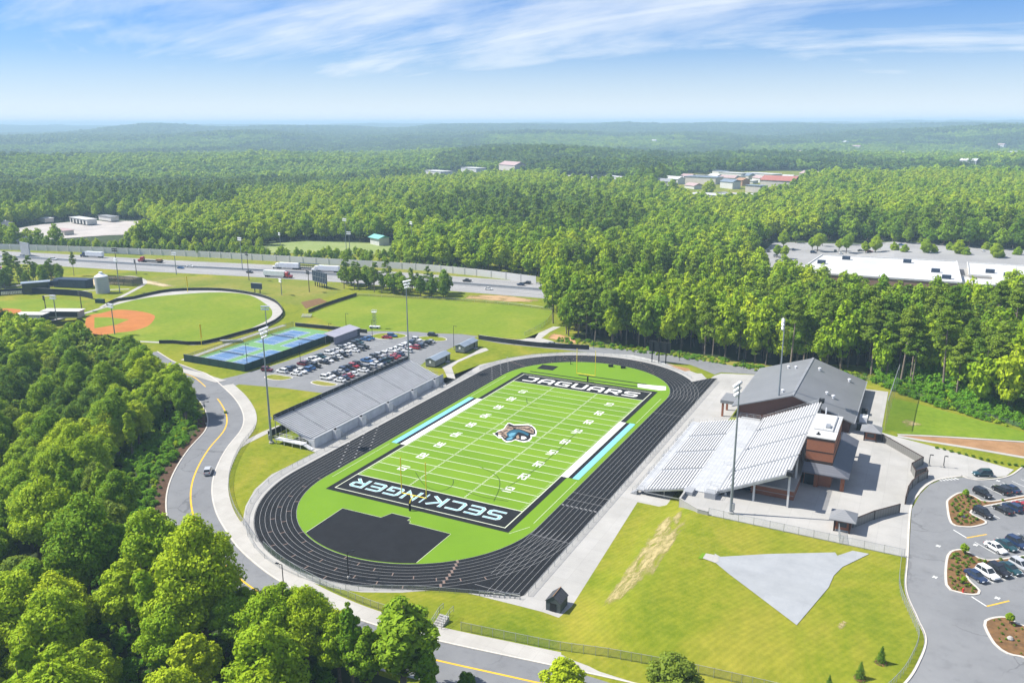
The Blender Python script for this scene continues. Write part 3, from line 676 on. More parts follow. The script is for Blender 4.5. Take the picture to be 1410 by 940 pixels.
# car park beside the bleachers
LOT = [(-110.3, -11.37), (-110.49, -5.1), (-110.44, -1.32), (-93.53, 2.39), (-77.42, 4.05)] + [(-64, 8), (-64, 40)] + [(-66.89, 55.79), (-67.94, 77.24), (-68.69, 88.85), (-66.97, 96.66), (-75.47, 96.76), (-89.48, 92.04), (-101.96, 91.07), (-112.43, 86.67), (-117.07, 80.65), (-119.71, 78.32), (-117.86, 59.84), (-115.53, 55.05), (-115.1, 37.11), (-116.57, 19.48), (-118.96, 6.23), (-121.16, -0.85), (-121.8, -5.04)]
sheet('car_park', LOT, M['lot'], .026, z=0, label='grey asphalt car park behind the visitor bleachers', cat='car park', **ST)
sheet('pavement', [(-144.45, 3.52), (-131.74, 2.97), (-124.49, 0.97), (-117.65, -0.09), (-119.22, -3.76), (-131.08, -1.79), (-141.03, 0.44)], M['walk'], .13, z=0, label='concrete pavement in front of the tennis courts', cat='pavement', **ST)
def rounded(poly, step=1.0):
    P_ = [Vector(p) for p in poly]; n = len(P_); out = []
    for k in range(n):
        a, b, c, d = P_[(k-1) % n], P_[k], P_[(k+1) % n], P_[(k+2) % n]; m_ = max(2, int((c-b).length/step))
        for j in range(m_):
            t = j/m_; out.append(tuple(.5*((2*b)+(c-a)*t+(2*a-5*b+4*c-d)*t*t+(3*b-a-3*c+d)*t**3)))
    return out
def shrink(poly, d):
    P_ = [Vector(p) for p in poly]; n = len(P_); ar = sum(P_[k].x*P_[(k+1) % n].y-P_[(k+1) % n].x*P_[k].y for k in range(n)); s_ = 1 if ar > 0 else -1; out = []
    for k in range(n):
        t = (P_[(k+1) % n]-P_[k-1]).normalized(); out.append(tuple(P_[k]+Vector((-t.y, t.x))*d*s_))
    return out
def island(poly, z, fill, label, fname):
    r = rounded(poly); t = empty('parking_island', kind='structure', label=label, cat='parking island')
    MB().prism(r, z-.05, z+.13).build('kerb', M['kerb'], t)
    MB().prism(shrink(r, .45), z, z+.15).build(fname, fill, t); return r
island([(-108.5,9.2),(-104,7.8),(-99.5,9.2),(-98.2,13.4),(-103,13.8),(-108,13.2)], 0, M['rough'], 'grassy kerbed island at the near end of the car rows by the tennis courts', 'grass_bed')
island([(-88.8,11.6),(-84,10.2),(-79.3,11.4),(-78.4,14.2),(-83,14.8),(-88.3,14.4)], 0, M['rough'], 'grassy kerbed island at the near end of the car rows by the bleachers', 'grass_bed')
island([(-109.0,75),(-101,73.8),(-95.5,79),(-96,84),(-103,85),(-109,81)], 0, M['lawn'], 'oval green island at the far end of the car park', 'grass_bed')
island([(-90,81),(-84,80),(-78,81.5),(-76,85),(-80,88),(-88,86)], 0, M['lawn'], 'green island with a dark bush near the trailers', 'grass_bed')
mb = MB()
for x0, x1 in ((-109.4, -97.2), (-89.2, -77.2)):
    for k in range(23): mb.face([(x0, 15.2+k*2.75, .034), (x1, 15.2+k*2.75, .034), (x1, 15.32+k*2.75, .034), (x0, 15.32+k*2.75, .034)])
tag(mb.build('stall_lines', M['white']), 'white bay lines of the car park behind the bleachers', 'road marking', kind='structure')
# north service road
NR = [(812,477.6),(848,480),(893.5,483),(939,491),(984,499),(1020.6,505),(1044,508)]
sheet('service_road', [(-66.09, 96.38), (-53.01, 97.95), (-42.37, 102.51), (-34.18, 101.8), (-16.93, 101.65), (-6.26, 103.86), (6.98, 106.64), (21.42, 104.11), (35.02, 101.64), (45.5, 100.21), (56.11, 100.13), (57.45, 92.59), (52.01, 92.42), (40.33, 89.72), (38.81, 85.89), (32.72, 90.67), (27.25, 94.46), (15.0, 93.99), (2.96, 97.96), (-13.84, 93.89), (-33.57, 91.64), (-52.45, 90.12), (-64.53, 92.27)], M['lot'], .026, z=0, label='grey service road passing behind the far end of the track', cat='road', **ST)
sheet('concrete_drive', [(-48.26, 98.92), (-45.97, 103.5), (-40.07, 105.72), (-34.12, 103.17), (-39.21, 97.98)], M['walk'], .04, z=0, label='pale concrete drive end by the practice field', cat='drive', **ST)
sheet('dirt_track', [(-47.39, 102.11), (-45.78, 115.77), (-45.01, 127.51), (-41.75, 128.34), (-42.3, 117.49), (-40.91, 105.3)], M['walk'], .03, z=0, label='pale gravel track running up to the woods', cat='track', **ST)
sheet('bare_soil', [(-40.07, 105.72), (-42.52, 120.35), (-29.23, 113.85), (-19.03, 105.29), (-27.24, 101.24)], patchy('red_soil_patch', (.50, .27, .13), (.40, .22, .10), .12, .20, .42), .035, z=0, step=3, edge=3, label='bare reddish soil beside the service road', cat='soil', **ST)
sheet('mulch_patch', [(18.96, 91.46), (22.66, 90.54), (28.05, 89.42), (29.54, 86.98), (27.84, 85.1), (23.62, 87.23)], M['soil'], .04, z=0, label='small brown bed at the road corner by the track', cat='mulch bed', **ST)
sheet('hedge_bed', [(-33.63, 102.07), (-17.61, 103.38), (-6.5, 106.29), (6.33, 108.19), (20.98, 105.67), (34.66, 103.15), (55.76, 102.08), (54.88, 107.03), (33.3, 108.8), (19.35, 111.51), (5.28, 111.46), (-13.56, 107.99), (-29.61, 106.75)], M['rough'], .03, z=0, label='planted verge between the service road and the woods', cat='verge', **ST)
for poly, lab in (([(-47.89, 38.91), (-54.35, 46.94), (-56.92, 49.53), (-56.5, 56.94), (-55.81, 64.76), (-55.88, 73.12), (-56.48, 79.06), (-54.87, 81.13), (-52.18, 78.67), (-53.75, 70.53), (-54.47, 57.94), (-53.18, 50.84), (-44.01, 38.36)], 'pale path from the bleachers past the two trailers'),):
    sheet('footpath', poly, M['walk'], .03, z=0, label=lab, cat='path', **ST)
# ---------------------------------------------------------------- plateau on the home side
PZ = 3.9
CURB = [(107.2, -49.4), (107.3, -36), (107.1, -11.7), (108.6, -2), (110.6, 5), (113.2, 9.6), (118.9, 14.3), (121.3, 13.5), (127.9, 19), (132.5, 28.9)]
plaza = [(58.6, -26.5), (58.6, -31.8), (64, -35.4), (107.2, -36.2), (107.1, -11.7), (108.6, -2), (110.6, 5), (113.2, 9.6), (118.9, 14.3), (121.3, 13.5), (127.9, 19), (130, 24.5), (120.9, 28.5), (114, 31.9), (102, 36.2), (97.9, 38), (97.6, 79), (90, 79), (75, 70), (60.5, 60), (60.5, 31), (58.6, 31)]
mb = MB(); mb.prism(plaza, -.5, PZ+.08)
tag(mb.build('plaza', M['conc']), 'wide pale concrete plaza round the home grandstand', 'plaza', kind='structure')
lot = [(108.4, -80.5), (110.3, -73.6), (111.4, -65.4), (109.9, -58.9), (107.4, -49.4)] + [(x+.35, y) for x, y in CURB[1:]] + [(140, 33), (190, 30), (190, -95), (104, -95), (106.5, -86)]
sheet('car_park', lot, M['lot'], .05, z=PZ, label='grey asphalt car park to the right of the home plaza', cat='car park', **ST)
CL = resample([(104, -90), (108.2, -80), (110.0, -73.6), (111.1, -65.4), (109.6, -58.9), (107.4, -49.4), (107.2, -36), (107.0, -11.7), (108.4, -2), (110.4, 5), (113.0, 9.7), (118.0, 14.4)], 1.2)
strip('kerb', CL, -.4, 0, M['kerb'], .05, z=PZ, h=.13, label='concrete kerb between the lawn and the car park', cat='kerb', **ST)
strip('kerb', resample([(118.0, 14.4), (121.3, 13.2), (127.9, 18.7), (132.5, 28.9)], 1.2), -.4, 0, M['kerb'], .05, z=PZ, h=.13, label='concrete kerb along the pale drive apron', cat='kerb', **ST)
I1 = island([(114.5,-6.1),(114.9,-2.0),(117.5,3.2),(120.5,2.4),(123.2,.6),(131.0,8.0),(140,15.5),(141,14),(131.5,6.2),(125.5,.2),(121.8,-3.8),(119.6,-7.9),(122.6,-11.2),(121.2,-14.0),(118.5,-16.2),(115.4,-15.6)], PZ+.05, M['mulch'], 'mulched parking island furthest from the camera with low plants', 'mulch_bed')
I2 = island([(114.3,-44.3),(114.6,-31.5),(117.1,-27.6),(119.5,-28.8),(121.9,-30.0),(128.7,-24.6),(138,-16.5),(139,-18),(128.5,-27.0),(121.0,-33.5),(118.3,-38.9),(120.3,-43.8),(119.2,-46.0),(116.3,-46.3)], PZ+.05, M['mulch'], 'mulched parking island in the middle with a red hydrant', 'mulch_bed')
I3 = island([(120.3,-56.0),(121.2,-53.3),(124.2,-51.3),(127,-53.0),(133,-48),(134,-56),(128,-63),(125.5,-63.6),(123.5,-63.6),(121.6,-61.5)], PZ+.05, M['mulch'], 'mulched parking island nearest the camera with rows of seedlings', 'mulch_bed')
mb = MB(); d = Vector((.70, .714)); n_ = Vector((.70, -.714))
def stall(o, k0, k1, ln, mb=mb):
    for k in range(k0, k1):
        a = Vector(o)+d*3.0*k; L = [a, a+n_*ln]; b = offs(L, .07); c = offs(L, -.07); mb.face([(p.x, p.y, PZ+.056) for p in (c[0], c[1], b[1], b[0])])
stall((118.5, 5.7), 1, 9, 5.2); stall((121.6, -4.2), 0, 9, 5.2); stall((117.8, -24.8), 1, 9, 5.2); stall((119.0, -35.6), 0, 9, 5.2); stall((127.5, -49), 0, 6, 5.2)
for a, b in (((115.9, -18.6), (118.4, -21.4)), ((118.7, -46.6), (121.1, -49.0))):
    L = [Vector(a), Vector(b)]; p = offs(L, .12); q = offs(L, -.12); mb.face([(v.x, v.y, PZ+.056) for v in (q[0], q[1], p[1], p[0])])
for x, y in ((113, -28), (112.5, -42), (126, 15), (128, 13.2), (119.5, -11), (123, -45), (120, -24)): mb.obox((x, y, PZ+.055), (1.1, .28, .008), .5); mb.obox((x, y, PZ+.059), (.28, 1.0, .008), .5)
for k in range(6): mb.obox((112.9+k*.75, 9.2+k*.55, PZ+.056), (.3, 1.7, .008), .9)
tag(mb.build('stall_lines', M['white']), 'white bay lines and arrows of the right hand car park', 'road marking', kind='structure')
mb = MB()
for a, b in (((118.4, -21.4), (122.3, -17.7)), ((121.1, -49.0), (124.9, -45.1))):
    L = [Vector(a), Vector(b)]; p = offs(L, .16); q = offs(L, -.16); mb.face([(v.x, v.y, PZ+.060) for v in (q[0], q[1], p[1], p[0])])
tag(mb.build('road_markings', M['yellow']), 'two yellow stop bars between the parking islands', 'road marking', kind='structure')
sheet('mulch_patch', [(102.99, 37.85), (114.03, 41.46), (133.79, 47.02), (140.73, 48.09), (139.54, 35.64), (132.13, 35.22), (119.36, 36.27), (108.61, 36.3)], M['soil'], .05, z=PZ, label='long brown earth bed above the pale drive', cat='earth bed', **ST)
strip('kerb', resample([(102.29, 36.86), (108.61, 36.3), (119.35, 35.97), (132.11, 34.94), (139.43, 34.51)], 2), -.7, .7, M['walk'], .04, z=PZ, h=.08, label='pale concrete edging below the brown earth bed', cat='edging', **ST)
strip('kerb', resample([(102.23, 38.1), (114.03, 42.09), (133.84, 47.64), (140.85, 49.33)], 2), -.5, .5, M['walk'], .04, z=PZ, h=.08, label='pale concrete edging above the brown earth bed', cat='edging', **ST)
# grey throwing sector on the lawn
sec = [(71.82, -52.21), (73.2, -53.0), (82.03, -47.27), (93.99, -40.61), (94.55, -41.83), (97.14, -38.2), (100.34, -38.1), (95.95, -46.1), (94.78, -50.38), (94.4, -55.27), (90.84, -70.82), (85.43, -66.38), (76.13, -58.81), (72.83, -55.78)]
M['gravel'] = dull('grey_gravel_sheet', (.40, .415, .43), .9, c2=(.33, .345, .36), scale=.25, detail=8)
joints(M['gravel'], 7.0, .93, wd=.05)
sheet('throwing_sector', sec, M['gravel'], .10, step=3, label='large grey kite shaped throwing sector on the lawn', cat='throwing sector', **ST)
sheet('throwing_circle', [(70.03, -55.25), (70.21, -53.01), (72.7, -52.76), (73.35, -54.88), (72.86, -55.93)], M['walk'], .13, label='white concrete throwing pad at the tip of the grey sector', cat='pad', **ST)
sheet('turf_mat', [(69.27, -55.79), (69.5, -53.2), (70.21, -53.01), (70.1, -55.54)], M['turf'], .14, label='small green mat beside the white throwing pad', cat='mat', **ST)
PT_ = patchy('straw_soil_patch', (.40, .32, .15), (.30, .25, .09), .45, .36, .58, (1, .35, 1))
PT2 = patchy('tan_soil_streak', (.46, .36, .20), (.36, .29, .12), .6, .30, .56)
sheet('bare_soil', [(53.04, -39.18), (59.87, -29.94), (65.44, -40.06), (65.57, -53.53), (65.06, -64.82), (62.18, -76.14), (56.54, -82.13), (53.86, -75.36), (54.38, -64.65), (54.02, -51.33)], PT_, .07, step=2.5, edge=3, label='straw coloured bare patches on the grass slope by the shed', cat='soil', **ST)
sheet('bare_soil', [(63.31, -43.25), (64.58, -43.74), (64.67, -55.96), (64.4, -67.59), (63.09, -74.74), (62.63, -80.78), (56.83, -88.17), (52.05, -90.08), (56.16, -86.54), (61.29, -79.38), (61.48, -73.34), (62.86, -66.88), (63.07, -55.76)], PT2, .10, step=2, edge=1.5, label='tan eroded line along the crest of the grass slope', cat='soil', **ST)
sheet('bare_soil', [(27.66, -90.02), (36.3, -88.4), (44.79, -87.03), (50.18, -85.86), (52.27, -87.31), (46.38, -90.27), (36.58, -91.66), (29.58, -93.09)], PT_, .06, step=2.5, edge=3, label='bare streaks in the grass below the end of the straight', cat='soil', **ST)
sheet('bare_soil', [(96.07, -67.71), (97.6, -64.94), (99.76, -64.61), (99.62, -68.35), (97.22, -70.51)], PT2, .07, step=2, edge=1.2, label='small sandy bare spot on the lawn', cat='soil', **ST)
sheet('bare_soil', [(100.28, 54.67), (106.23, 55.49), (114.03, 49.13), (106.89, 45.58), (101.25, 42.78)], PT_, .07, step=2.5, edge=3, label='thin bare patches on the grass bank by the net', cat='soil', **ST)
sheet('bright_grass', [(98.81, 41.56), (99.19, 72.44), (106.22, 70.36), (116.0, 65.38), (134.48, 56.7), (141.27, 53.78), (140.97, 50.59), (119.52, 44.82), (102.92, 39.71)], lawn_mat('bank_grass', (.12, .22, .015), (.16, .27, .018), (.24, .30, .03)), .05, step=3, label='bright green grass bank below the woods', cat='grass', **ST)
# ---------------------------------------------------------------- playing fields and far ground
sheet('practice_field', [(-168.58, 143.76), (-163.85, 98.15), (-129.5, 82.06), (-118.29, 82.28), (-87.93, 95.01), (-42.66, 101.68), (-57.97, 157.34), (-88.64, 159.29), (-115.73, 156.0)], M['mown'], .03, z=0, label='plain yellow green practice field behind the car park', cat='playing field', **ST)
BF = rounded([(-203.65, 25.05), (-245.65, 49.23), (-270.8, 69.97), (-270.48, 84.32), (-271.36, 102.03), (-265.01, 112.39), (-245.6, 121.88), (-219.75, 120.66), (-197.37, 111.95), (-178.1, 96.53), (-168.66, 84.52), (-162.7, 68.8), (-162.89, 50.09), (-164.89, 32.65), (-177.38, 28.47)], 4)
BFI = rounded([(-207.59, 24.51), (-251.64, 41.2), (-261.27, 50.3), (-268.03, 85.52), (-257.55, 105.67), (-243.79, 117.99), (-223.46, 120.16), (-195.83, 104.78), (-180.36, 91.82), (-171.19, 77.44), (-165.28, 52.5), (-166.28, 33.95), (-179.33, 30.19)], 4)
sheet('warning_track', BF, M['warn'], .025, z=0, label='grey grit warning track round the ball field', cat='warning track', **ST)
sheet('ball_field', BFI, M['mown'], .04, z=0, label='green softball outfield with an orange infield', cat='ball field', **ST)
inf_ = rounded([(-255.58, 46.07), (-256.24, 54.56), (-255.53, 63.12), (-243.01, 65.58), (-230.93, 63.42), (-223.52, 58.4), (-213.44, 46.17), (-211.57, 36.34), (-214.87, 31.0), (-217.84, 25.16), (-230.79, 27.62)], 2)
sheet('clay_infield', inf_, M['clay'], .06, z=0, label='orange clay infield of the nearer ball field', cat='infield', **ST)
sheet('infield_grass', [(-251.03, 46.59), (-244.7, 49.7), (-231.94, 50.89), (-228.62, 41.08), (-231.49, 31.84)], M['mown'], .08, z=0, label='green wedge inside the orange clay infield', cat='grass', **ST)
sheet('ball_field', [(-330.26, 38.86), (-329.92, 50.04), (-315.29, 64.47), (-292.61, 69.34), (-285.24, 66.87), (-271.33, 48.95), (-273.19, 35.7), (-278.87, 17.95), (-282.29, 9.93)], M['mown'], .03, z=0, label='second ball field at the left edge of the picture', cat='ball field', **ST)
sheet('clay_infield', [(-316.44, 34.15), (-309.0, 40.62), (-300.54, 41.96), (-291.24, 37.36), (-284.37, 28.49), (-290.92, 18.55)], M['clay'], .05, z=0, label='orange clay infield of the ball field at the left edge', cat='infield', **ST)
for pts, wd, lab in (([(-366.05, 68.59), (-362.15, 87.49), (-353.59, 104.47), (-339.54, 123.35), (-327.76, 130.46), (-311.19, 125.15), (-300.01, 115.33), (-288.25, 97.38), (-278.51, 80.39), (-268.02, 63.58)], 2.6, 'pale curved path behind the ball fields'), ([(-320.75, 68.2), (-315.67, 86.25), (-304.65, 96.26), (-296.1, 102.77)], 2.0, 'pale straight path in front of the batting cage'),
                     ([(-153.11, 12.01), (-155.26, 32.2), (-157.18, 50.77), (-157.64, 75.21)], 2.6, 'pale path between the tennis courts and the ball field'), ([(-264.32, 33.3), (-263.04, 47.65), (-267.72, 67.58)], 2.5, 'pale path behind the dugouts')):
    strip('footpath', resample(pts, 4), -wd/2, wd/2, M['walk'], .05, z=0, label=lab, cat='path', **ST)
sheet('bare_soil', [(-362.32, 70.41), (-360.96, 95.68), (-333.08, 139.04), (-310.44, 130.79), (-269.07, 120.71), (-278.54, 113.71), (-306.49, 112.17), (-328.99, 91.44)], patchy('sandy_patch', (.55, .42, .27), (.45, .36, .2), .05, .2, .45), .03, z=0, step=8, edge=6, label='sandy worn ground behind the ball fields', cat='soil', **ST)
sheet('bare_soil', [(-119.5, 175.43), (-97.18, 184.14), (-73.14, 180.98), (-68.54, 169.14), (-86.9, 164.09), (-115.22, 160.37)], patchy('red_bank', (.42, .27, .13), (.34, .22, .1), .06, .26, .46), .03, z=0, step=8, edge=5, label='bare red bank below the motorway', cat='soil', **ST)
sheet('rough_grass', [(-243.35, 163.49), (-192.54, 167.8), (-182.9, 148.89), (-178.25, 113.4), (-190.1, 111.52), (-210.71, 122.06), (-273.1, 114.01), (-312.4, 127.19), (-314.55, 139.65)], M['rough'], .02, z=0, step=10, label='yellowish rough grass between motorway and ball field', cat='grass', **ST)
sheet('planted_bed', [(-185.07, 117.98), (-182.85, 130.38), (-173.02, 124.89), (-172.16, 106.83)], M['mulch'], .05, z=0, label='dark rectangular planted plot on the grass bank', cat='planted bed', **ST)
HWL = resample([(-1100, 0), (-800, 78), (-600, 122), (-470, 146), (-350, 166), (-280, 180), (-205, 192), (-140, 198), (-80, 203), (60, 212), (400, 222)], 12)
strip('motorway', HWL, -21, 21, M['hw'], .05, cols=2, label='wide pale motorway crossing behind the playing fields', cat='motorway', **ST)
strip('verge', HWL, 21, 33, M['rough'], .04, cols=2, label='green verge between the motorway and the noise wall', cat='verge', **ST)
for d0 in (-16, -12, -8, 8, 12, 16): strip('road_markings', HWL, d0-.12, d0+.12, M['white'], .09, dash=(12, 12), label='white dashed lane line of the motorway', cat='road marking', group='lane lines of the motorway', **ST)
strip('median_barrier', HWL, -.4, .4, M['steel'], .05, h=.9, label='low grey barrier along the middle of the motorway', cat='barrier')
strip('motorway_shoulder', HWL, -3.5, 3.5, M['asph'], .07, label='dark strip either side of the motorway barrier', cat='shoulder', **ST)
sheet('far_field', [(-336.9, 244.76), (-351.26, 275.47), (-336.34, 298.4), (-306.46, 305.95), (-265.85, 316.6), (-246.71, 300.39), (-232.4, 268.6), (-280.54, 256.49), (-326.77, 234.13)], lawn_mat('pale_field', (.22, .30, .09), (.27, .34, .12), (.32, .36, .14)), .3, label='pale green sports field beyond the noise wall', cat='playing field', **ST)
sheet('far_yard', [(-623.02, 234.27), (-645.84, 283.16), (-635.09, 328.43), (-584.19, 345.67), (-526.31, 315.28), (-483.87, 279.21), (-510.43, 256.07), (-534.95, 214.6), (-550.33, 188.58)], dull('yard_paving', (.47, .43, .40), .9, .15, scale=.05), .3, label='pale paved yard of the depot beyond the motorway', cat='yard', **ST)
sheet('far_car_park', [(1.64, 316.38), (-3.18, 451.92), (65.3, 467.51), (163.62, 460.23), (192.89, 456.85), (178.45, 330.11), (121.37, 297.69), (46.89, 289.62), (25.17, 274.08)], dull('mall_paving', (.34, .335, .33), .9, .12, scale=.03), .6, step=12, label='pale car park of the shopping centre behind the woods', cat='car park', **ST)
sheet('town_ground', [(-234.73, 897.33), (-277.93, 1224.36), (-176.73, 1338.15), (-94.93, 1423.35), (-66.83, 1046.59), (-86.35, 901.11), (-104.18, 770.94), (-154.59, 767.72)], M['rough'], 1.2, step=40, label='open grass and streets of the town in the distance', cat='grass', **ST)

# ------------------------------------------------------------------ visitor bleachers (west)
def rail_line(mb, pts, h=1.05, r=.03, post=2.0, mid=True):
    for a, b in zip(pts[:-1], pts[1:]):
        a, b = Vector(a), Vector(b); up = Vector((0, 0, h)); mb.tube(a+up, b+up, r, n=5, cap=False)
        if mid: mb.tube(a+up*.5, b+up*.5, r*.8, n=5, cap=False)
        n = max(1, int((b-a).length/post))
        for k in range(n+1): p = a.lerp(b, k/n); mb.tube(p, p+up, r, n=5, cap=False)
vb = empty('visitor_bleachers', (-47.8, 0, 0), 0, 'silver aluminium bleachers with grey front wall beside the car park', 'bleachers')
Y0, Y1, NR_ = -36.4, 34.0, 19
def rx(k): return -1.0-k*.66
def rz_(k): return 2.15+k*.235
ais = [-28, -15.5, -1.2, 13.0, 27]
tr, be = MB(), MB()
for k in range(NR_):
    x1, x0 = rx(k), rx(k+1); z = rz_(k)
    tr.box(x0, x1, Y0, Y1, z-.30, z-.05)
    e = [Y0+.1] + [q for a in ais for q in (a-.3, a+.3)] + [Y1-.1]
    for a, b in zip(e[::2], e[1::2]): be.box(x0+.02, x0+.32, a, b, z+.17, z+.23)
tr.build('treads', M['alum3'], vb); be.build('seat_planks', M['alum'], vb)
for a in ais:
    mb = MB()
    for k in range(NR_): mb.box(rx(k+1)+.02, rx(k)-.02, a-.28, a+.28, rz_(k)-.048, rz_(k)-.03)
    mb.build('aisle', M['alum2'], vb)
e = [Y0] + [q for a in ais for q in (a-.1, a+1.6)] + [Y1]
MB().box(-1.0, 1.2, Y0, Y1, 1.95, 2.05).build('front_walkway', M['deck'], vb)
mb = MB()
for a, b in zip(e[::2], e[1::2]):
    mb.box(1.2, 1.28, a, b, .0, 2.95)
    n = int((b-a)/2.4)
    for k in range(1, n): mb.box(1.28, 1.32, a+(b-a)*k/n-.05, a+(b-a)*k/n+.05, 0, 2.96)
mb.box(-1, 1.2, Y0-.06, Y0, 0, 2.4); mb.build('front_wall', dull('pale_grey_panel', (.62, .63, .65), .6, .12, scale=.4), vb)
for a in ais:
    st = MB(); st.box(1.3, 2.6, a-.3, a+1.8, .0, 1.9)
    for k in range(9): st.box(1.3, 2.6, a+1.8+k*.32, a+1.8+(k+1)*.32, 0, 1.9-(k+1)*.2)
    s_ = st.build('entry_stair', M['deck'], vb)
    MB().box(2.6, 2.68, a-.35, a+1.6, .0, 2.9).box(1.3, 2.6, a-.4, a-.3, 0, 2.9).build('stair_guard', M['alum'], s_)
    MB().box(1.26, 1.36, a+.15, a+1.35, 2.1, 3.0).build('stair_opening', M['dark'], s_)
xb, zb = rx(NR_), rz_(NR_)
MB().box(xb-.25, xb-.17, Y0, Y1, zb-.6, zb+1.1).build('rear_screen', M['screen'], vb)
for k in range(13):
    mb = MB(); y = Y0+.4+k*(Y1-Y0-.8)/12
    for f in (.35, .7, 1): x = xb*f; z = 2+(zb-2)*f-.35; mb.beam((x, y, 0), (x, y, z), .16)
    mb.beam((xb, y, zb-.4), (-1, y, 1.8), .18, .25); mb.beam((xb, y, .3), (xb*.5, y, 3.2), .10); mb.build('support_frame', M['steel'], vb)
mb = MB()
for y in (Y0, Y1):
    rail_line(mb, [(xb, y, zb), (-1, y, 2.1)], 1.0)
rail_line(mb, [(xb, Y0, zb), (xb, Y1, zb)], 1.2, post=3)
mb.build('guard_rail', M['steel'], vb)
mb = MB()
mb.box(-11.5, -1.2, Y0-2.6, Y0-.3, 1.3, 1.42); mb.beam((-1.5, Y0-1.5, 1.3), (1.6, Y0-1.5, .15), 1.5, .12)
for x in (-11, -8, -5, -2): mb.box(x-.06, x+.06, Y0-2.5, Y0-2.38, 0, 1.3)
rail_line(mb, [(-11.5, Y0-2.6, 1.42), (-1.2, Y0-2.6, 1.42), (1.8, Y0-2.6, .2)], 1.1, .045, 1.3); rail_line(mb, [(-11.5, Y0-.4, 1.42), (-1.2, Y0-.4, 1.42)], 1.1, .045, 1.3)
mb.build('access_ramp', M['alum'], vb)
q = empty('screen_fence', (-64, -36, 0), label='dark fence with windscreen at the back corner of the silver bleachers', cat='fence')
wb2 = MB(); wb2.box(-64.04, -63.98, -36.5, -14, .1, 2.2); o = wb2.build('windscreen', M['screen'], q); o.matrix_parent_inverse = Matrix.Translation((64, 36, 0))
for k in range(5): MB().beam((0, -.5+k*5.5, 0), (0, -.5+k*5.5, 2.4), .1).build('post', M['steel'], q)

# ------------------------------------------------------------------ home grandstand (east)
hs = empty('home_grandstand', (45.5, 0, 0), 0, 'large two tier aluminium grandstand on the home side', 'grandstand')
OX = 45.5
def tier(nm, x0, z0, n, dx, dz, y0, y1, aisles, sk):
    tr, be = MB(), MB(); ai = [MB() for _ in aisles]
    e = [y0+.1] + [q for a in aisles for q in (a-.55, a+.55)] + [y1-.1]
    for k in range(n):
        xa = x0-OX+k*dx; z = z0+k*dz
        tr.box(xa, xa+dx, y0, y1, z-.28, z)
        for a, b in zip(e[::2], e[1::2]): be.box(xa+dx*.55, xa+dx*.97, a, b, z+.30, z+.38)
        for a, q in zip(aisles, ai): q.box(xa+.03, xa+dx-.03, a-.5, a+.5, z+.004, z+.02)
    tr.build(nm+'_treads', M['alum2'], hs); be.build(nm+'_seat_planks', M['alum'], hs); [q.build('aisle', M['steel'], hs) for q in ai]
    return be
tier('lower', 47.6, 1.35, 14, .79, .19, -24, 30, [-10.5, 3, 16.5], 1)
tier('upper', 66.0, 5.2, 21, .76, .365, -24.5, 31.5, [-12.5, 3.5, 19.5], 1)
MB().box(0, 2.1, -24, 30, 1.0, 1.3).build('front_deck', M['deckp'], hs)
MB().box(13.3, 20.5, -24.6, 31.5, 4.0, 4.25).build('cross_walkway', M['deckp'], hs)
MB().box(20.3, 20.5, -24.5, 31.5, 4.25, 5.2).build('upper_front_wall', M['deck'], hs)
for k in range(5):
    y = -24+k*13.4; mb = MB()
    for j in range(4): mb.box(-1.2+j*.4, -.8+j*.4, y-.7, y+.7, 0, .28+j*.27)
    mb.build('front_steps', M['deck'], hs)
mb = MB()
for k in range(5): y = -24+k*13.4; rail_line(mb, [(-1.2, y+.75, .1), (.2, y+.75, 1.3)], 1.0, .04, 1)
rail_line(mb, [(0, -22.5, 1.3), (0, 29, 1.3)], 1.0, .03, 2.2); rail_line(mb, [(0, -24, 1.3), (2.1, -24, 1.3), (13.3, -24, 4.1)], 1.0); rail_line(mb, [(2.1, 30, 1.3), (13.3, 30, 4.1)], 1.0)
rail_line(mb, [(20.5, -24.5, 4.9), (36.4, -24.5, 12.6)], 1.0); rail_line(mb, [(20.5, 31.5, 4.9), (36.4, 31.5, 12.6)], 1.1)
rail_line(mb, [(13.6, 31.5, 4.25), (20.5, 31.5, 4.25)], 1.1)
for y in (-20, -6, 8, 22): rail_line(mb, [(17.6, y, 4.25), (20.3, y, 4.25)], 1.0)
mb.build('guard_rail', M['steel'], hs)
rr = MB(); rr.box(36.5, 36.58, -24.5, 31.5, 12.2, 13.9); rr.build('rear_screen', M['netv'], hs)
MB().box(35.6, 37.0, -25.4, -23.6, 12.4, 13.3).build('speaker_box', M['dark'], hs); MB().box(35.6, 37.0, 30.6, 32.2, 12.6, 13.6).build('speaker_box', M['dark'], hs)
for y in (-23.5, -12, 0, 12, 22, 30):
    for x, z in ((22.0, 4.7), (28.5, 8.0), (36.2, 12.0)): MB().box(x-.22, x+.22, y-.22, y+.22, PZ, z).build('column', M['wwall'], hs)
    MB().beam((20.6, y, 4.5), (36.4, y, 12.1), .25, .4).build('raking_beam', M['wwall'], hs)
for y in (-23.2, -10, 3, 16, 29):
    for x, z in ((2.4, 1.0), (7, 2.2), (12.4, 3.4)): MB().box(x-.1, x+.1, y-.1, y+.1, 0, z).build('column', M['steel'], hs)
mb = MB()
mb.box(2.1, 13.3, -24.06, -23.94, .75, 1.0); mb.beam((2.1, -24.05, 1.05), (13.3, -24.05, 3.85), .12, .35); mb.beam((20.5, -24.55, 4.85), (36.4, -24.55, 12.4), .14, .55)
mb.build('support_frame', M['steel'], hs)
mb = MB(); mb.box(27.0, 36.9, -19.3, 28, PZ, 6.2); mb.build('concession_wall', M['brick'], hs)
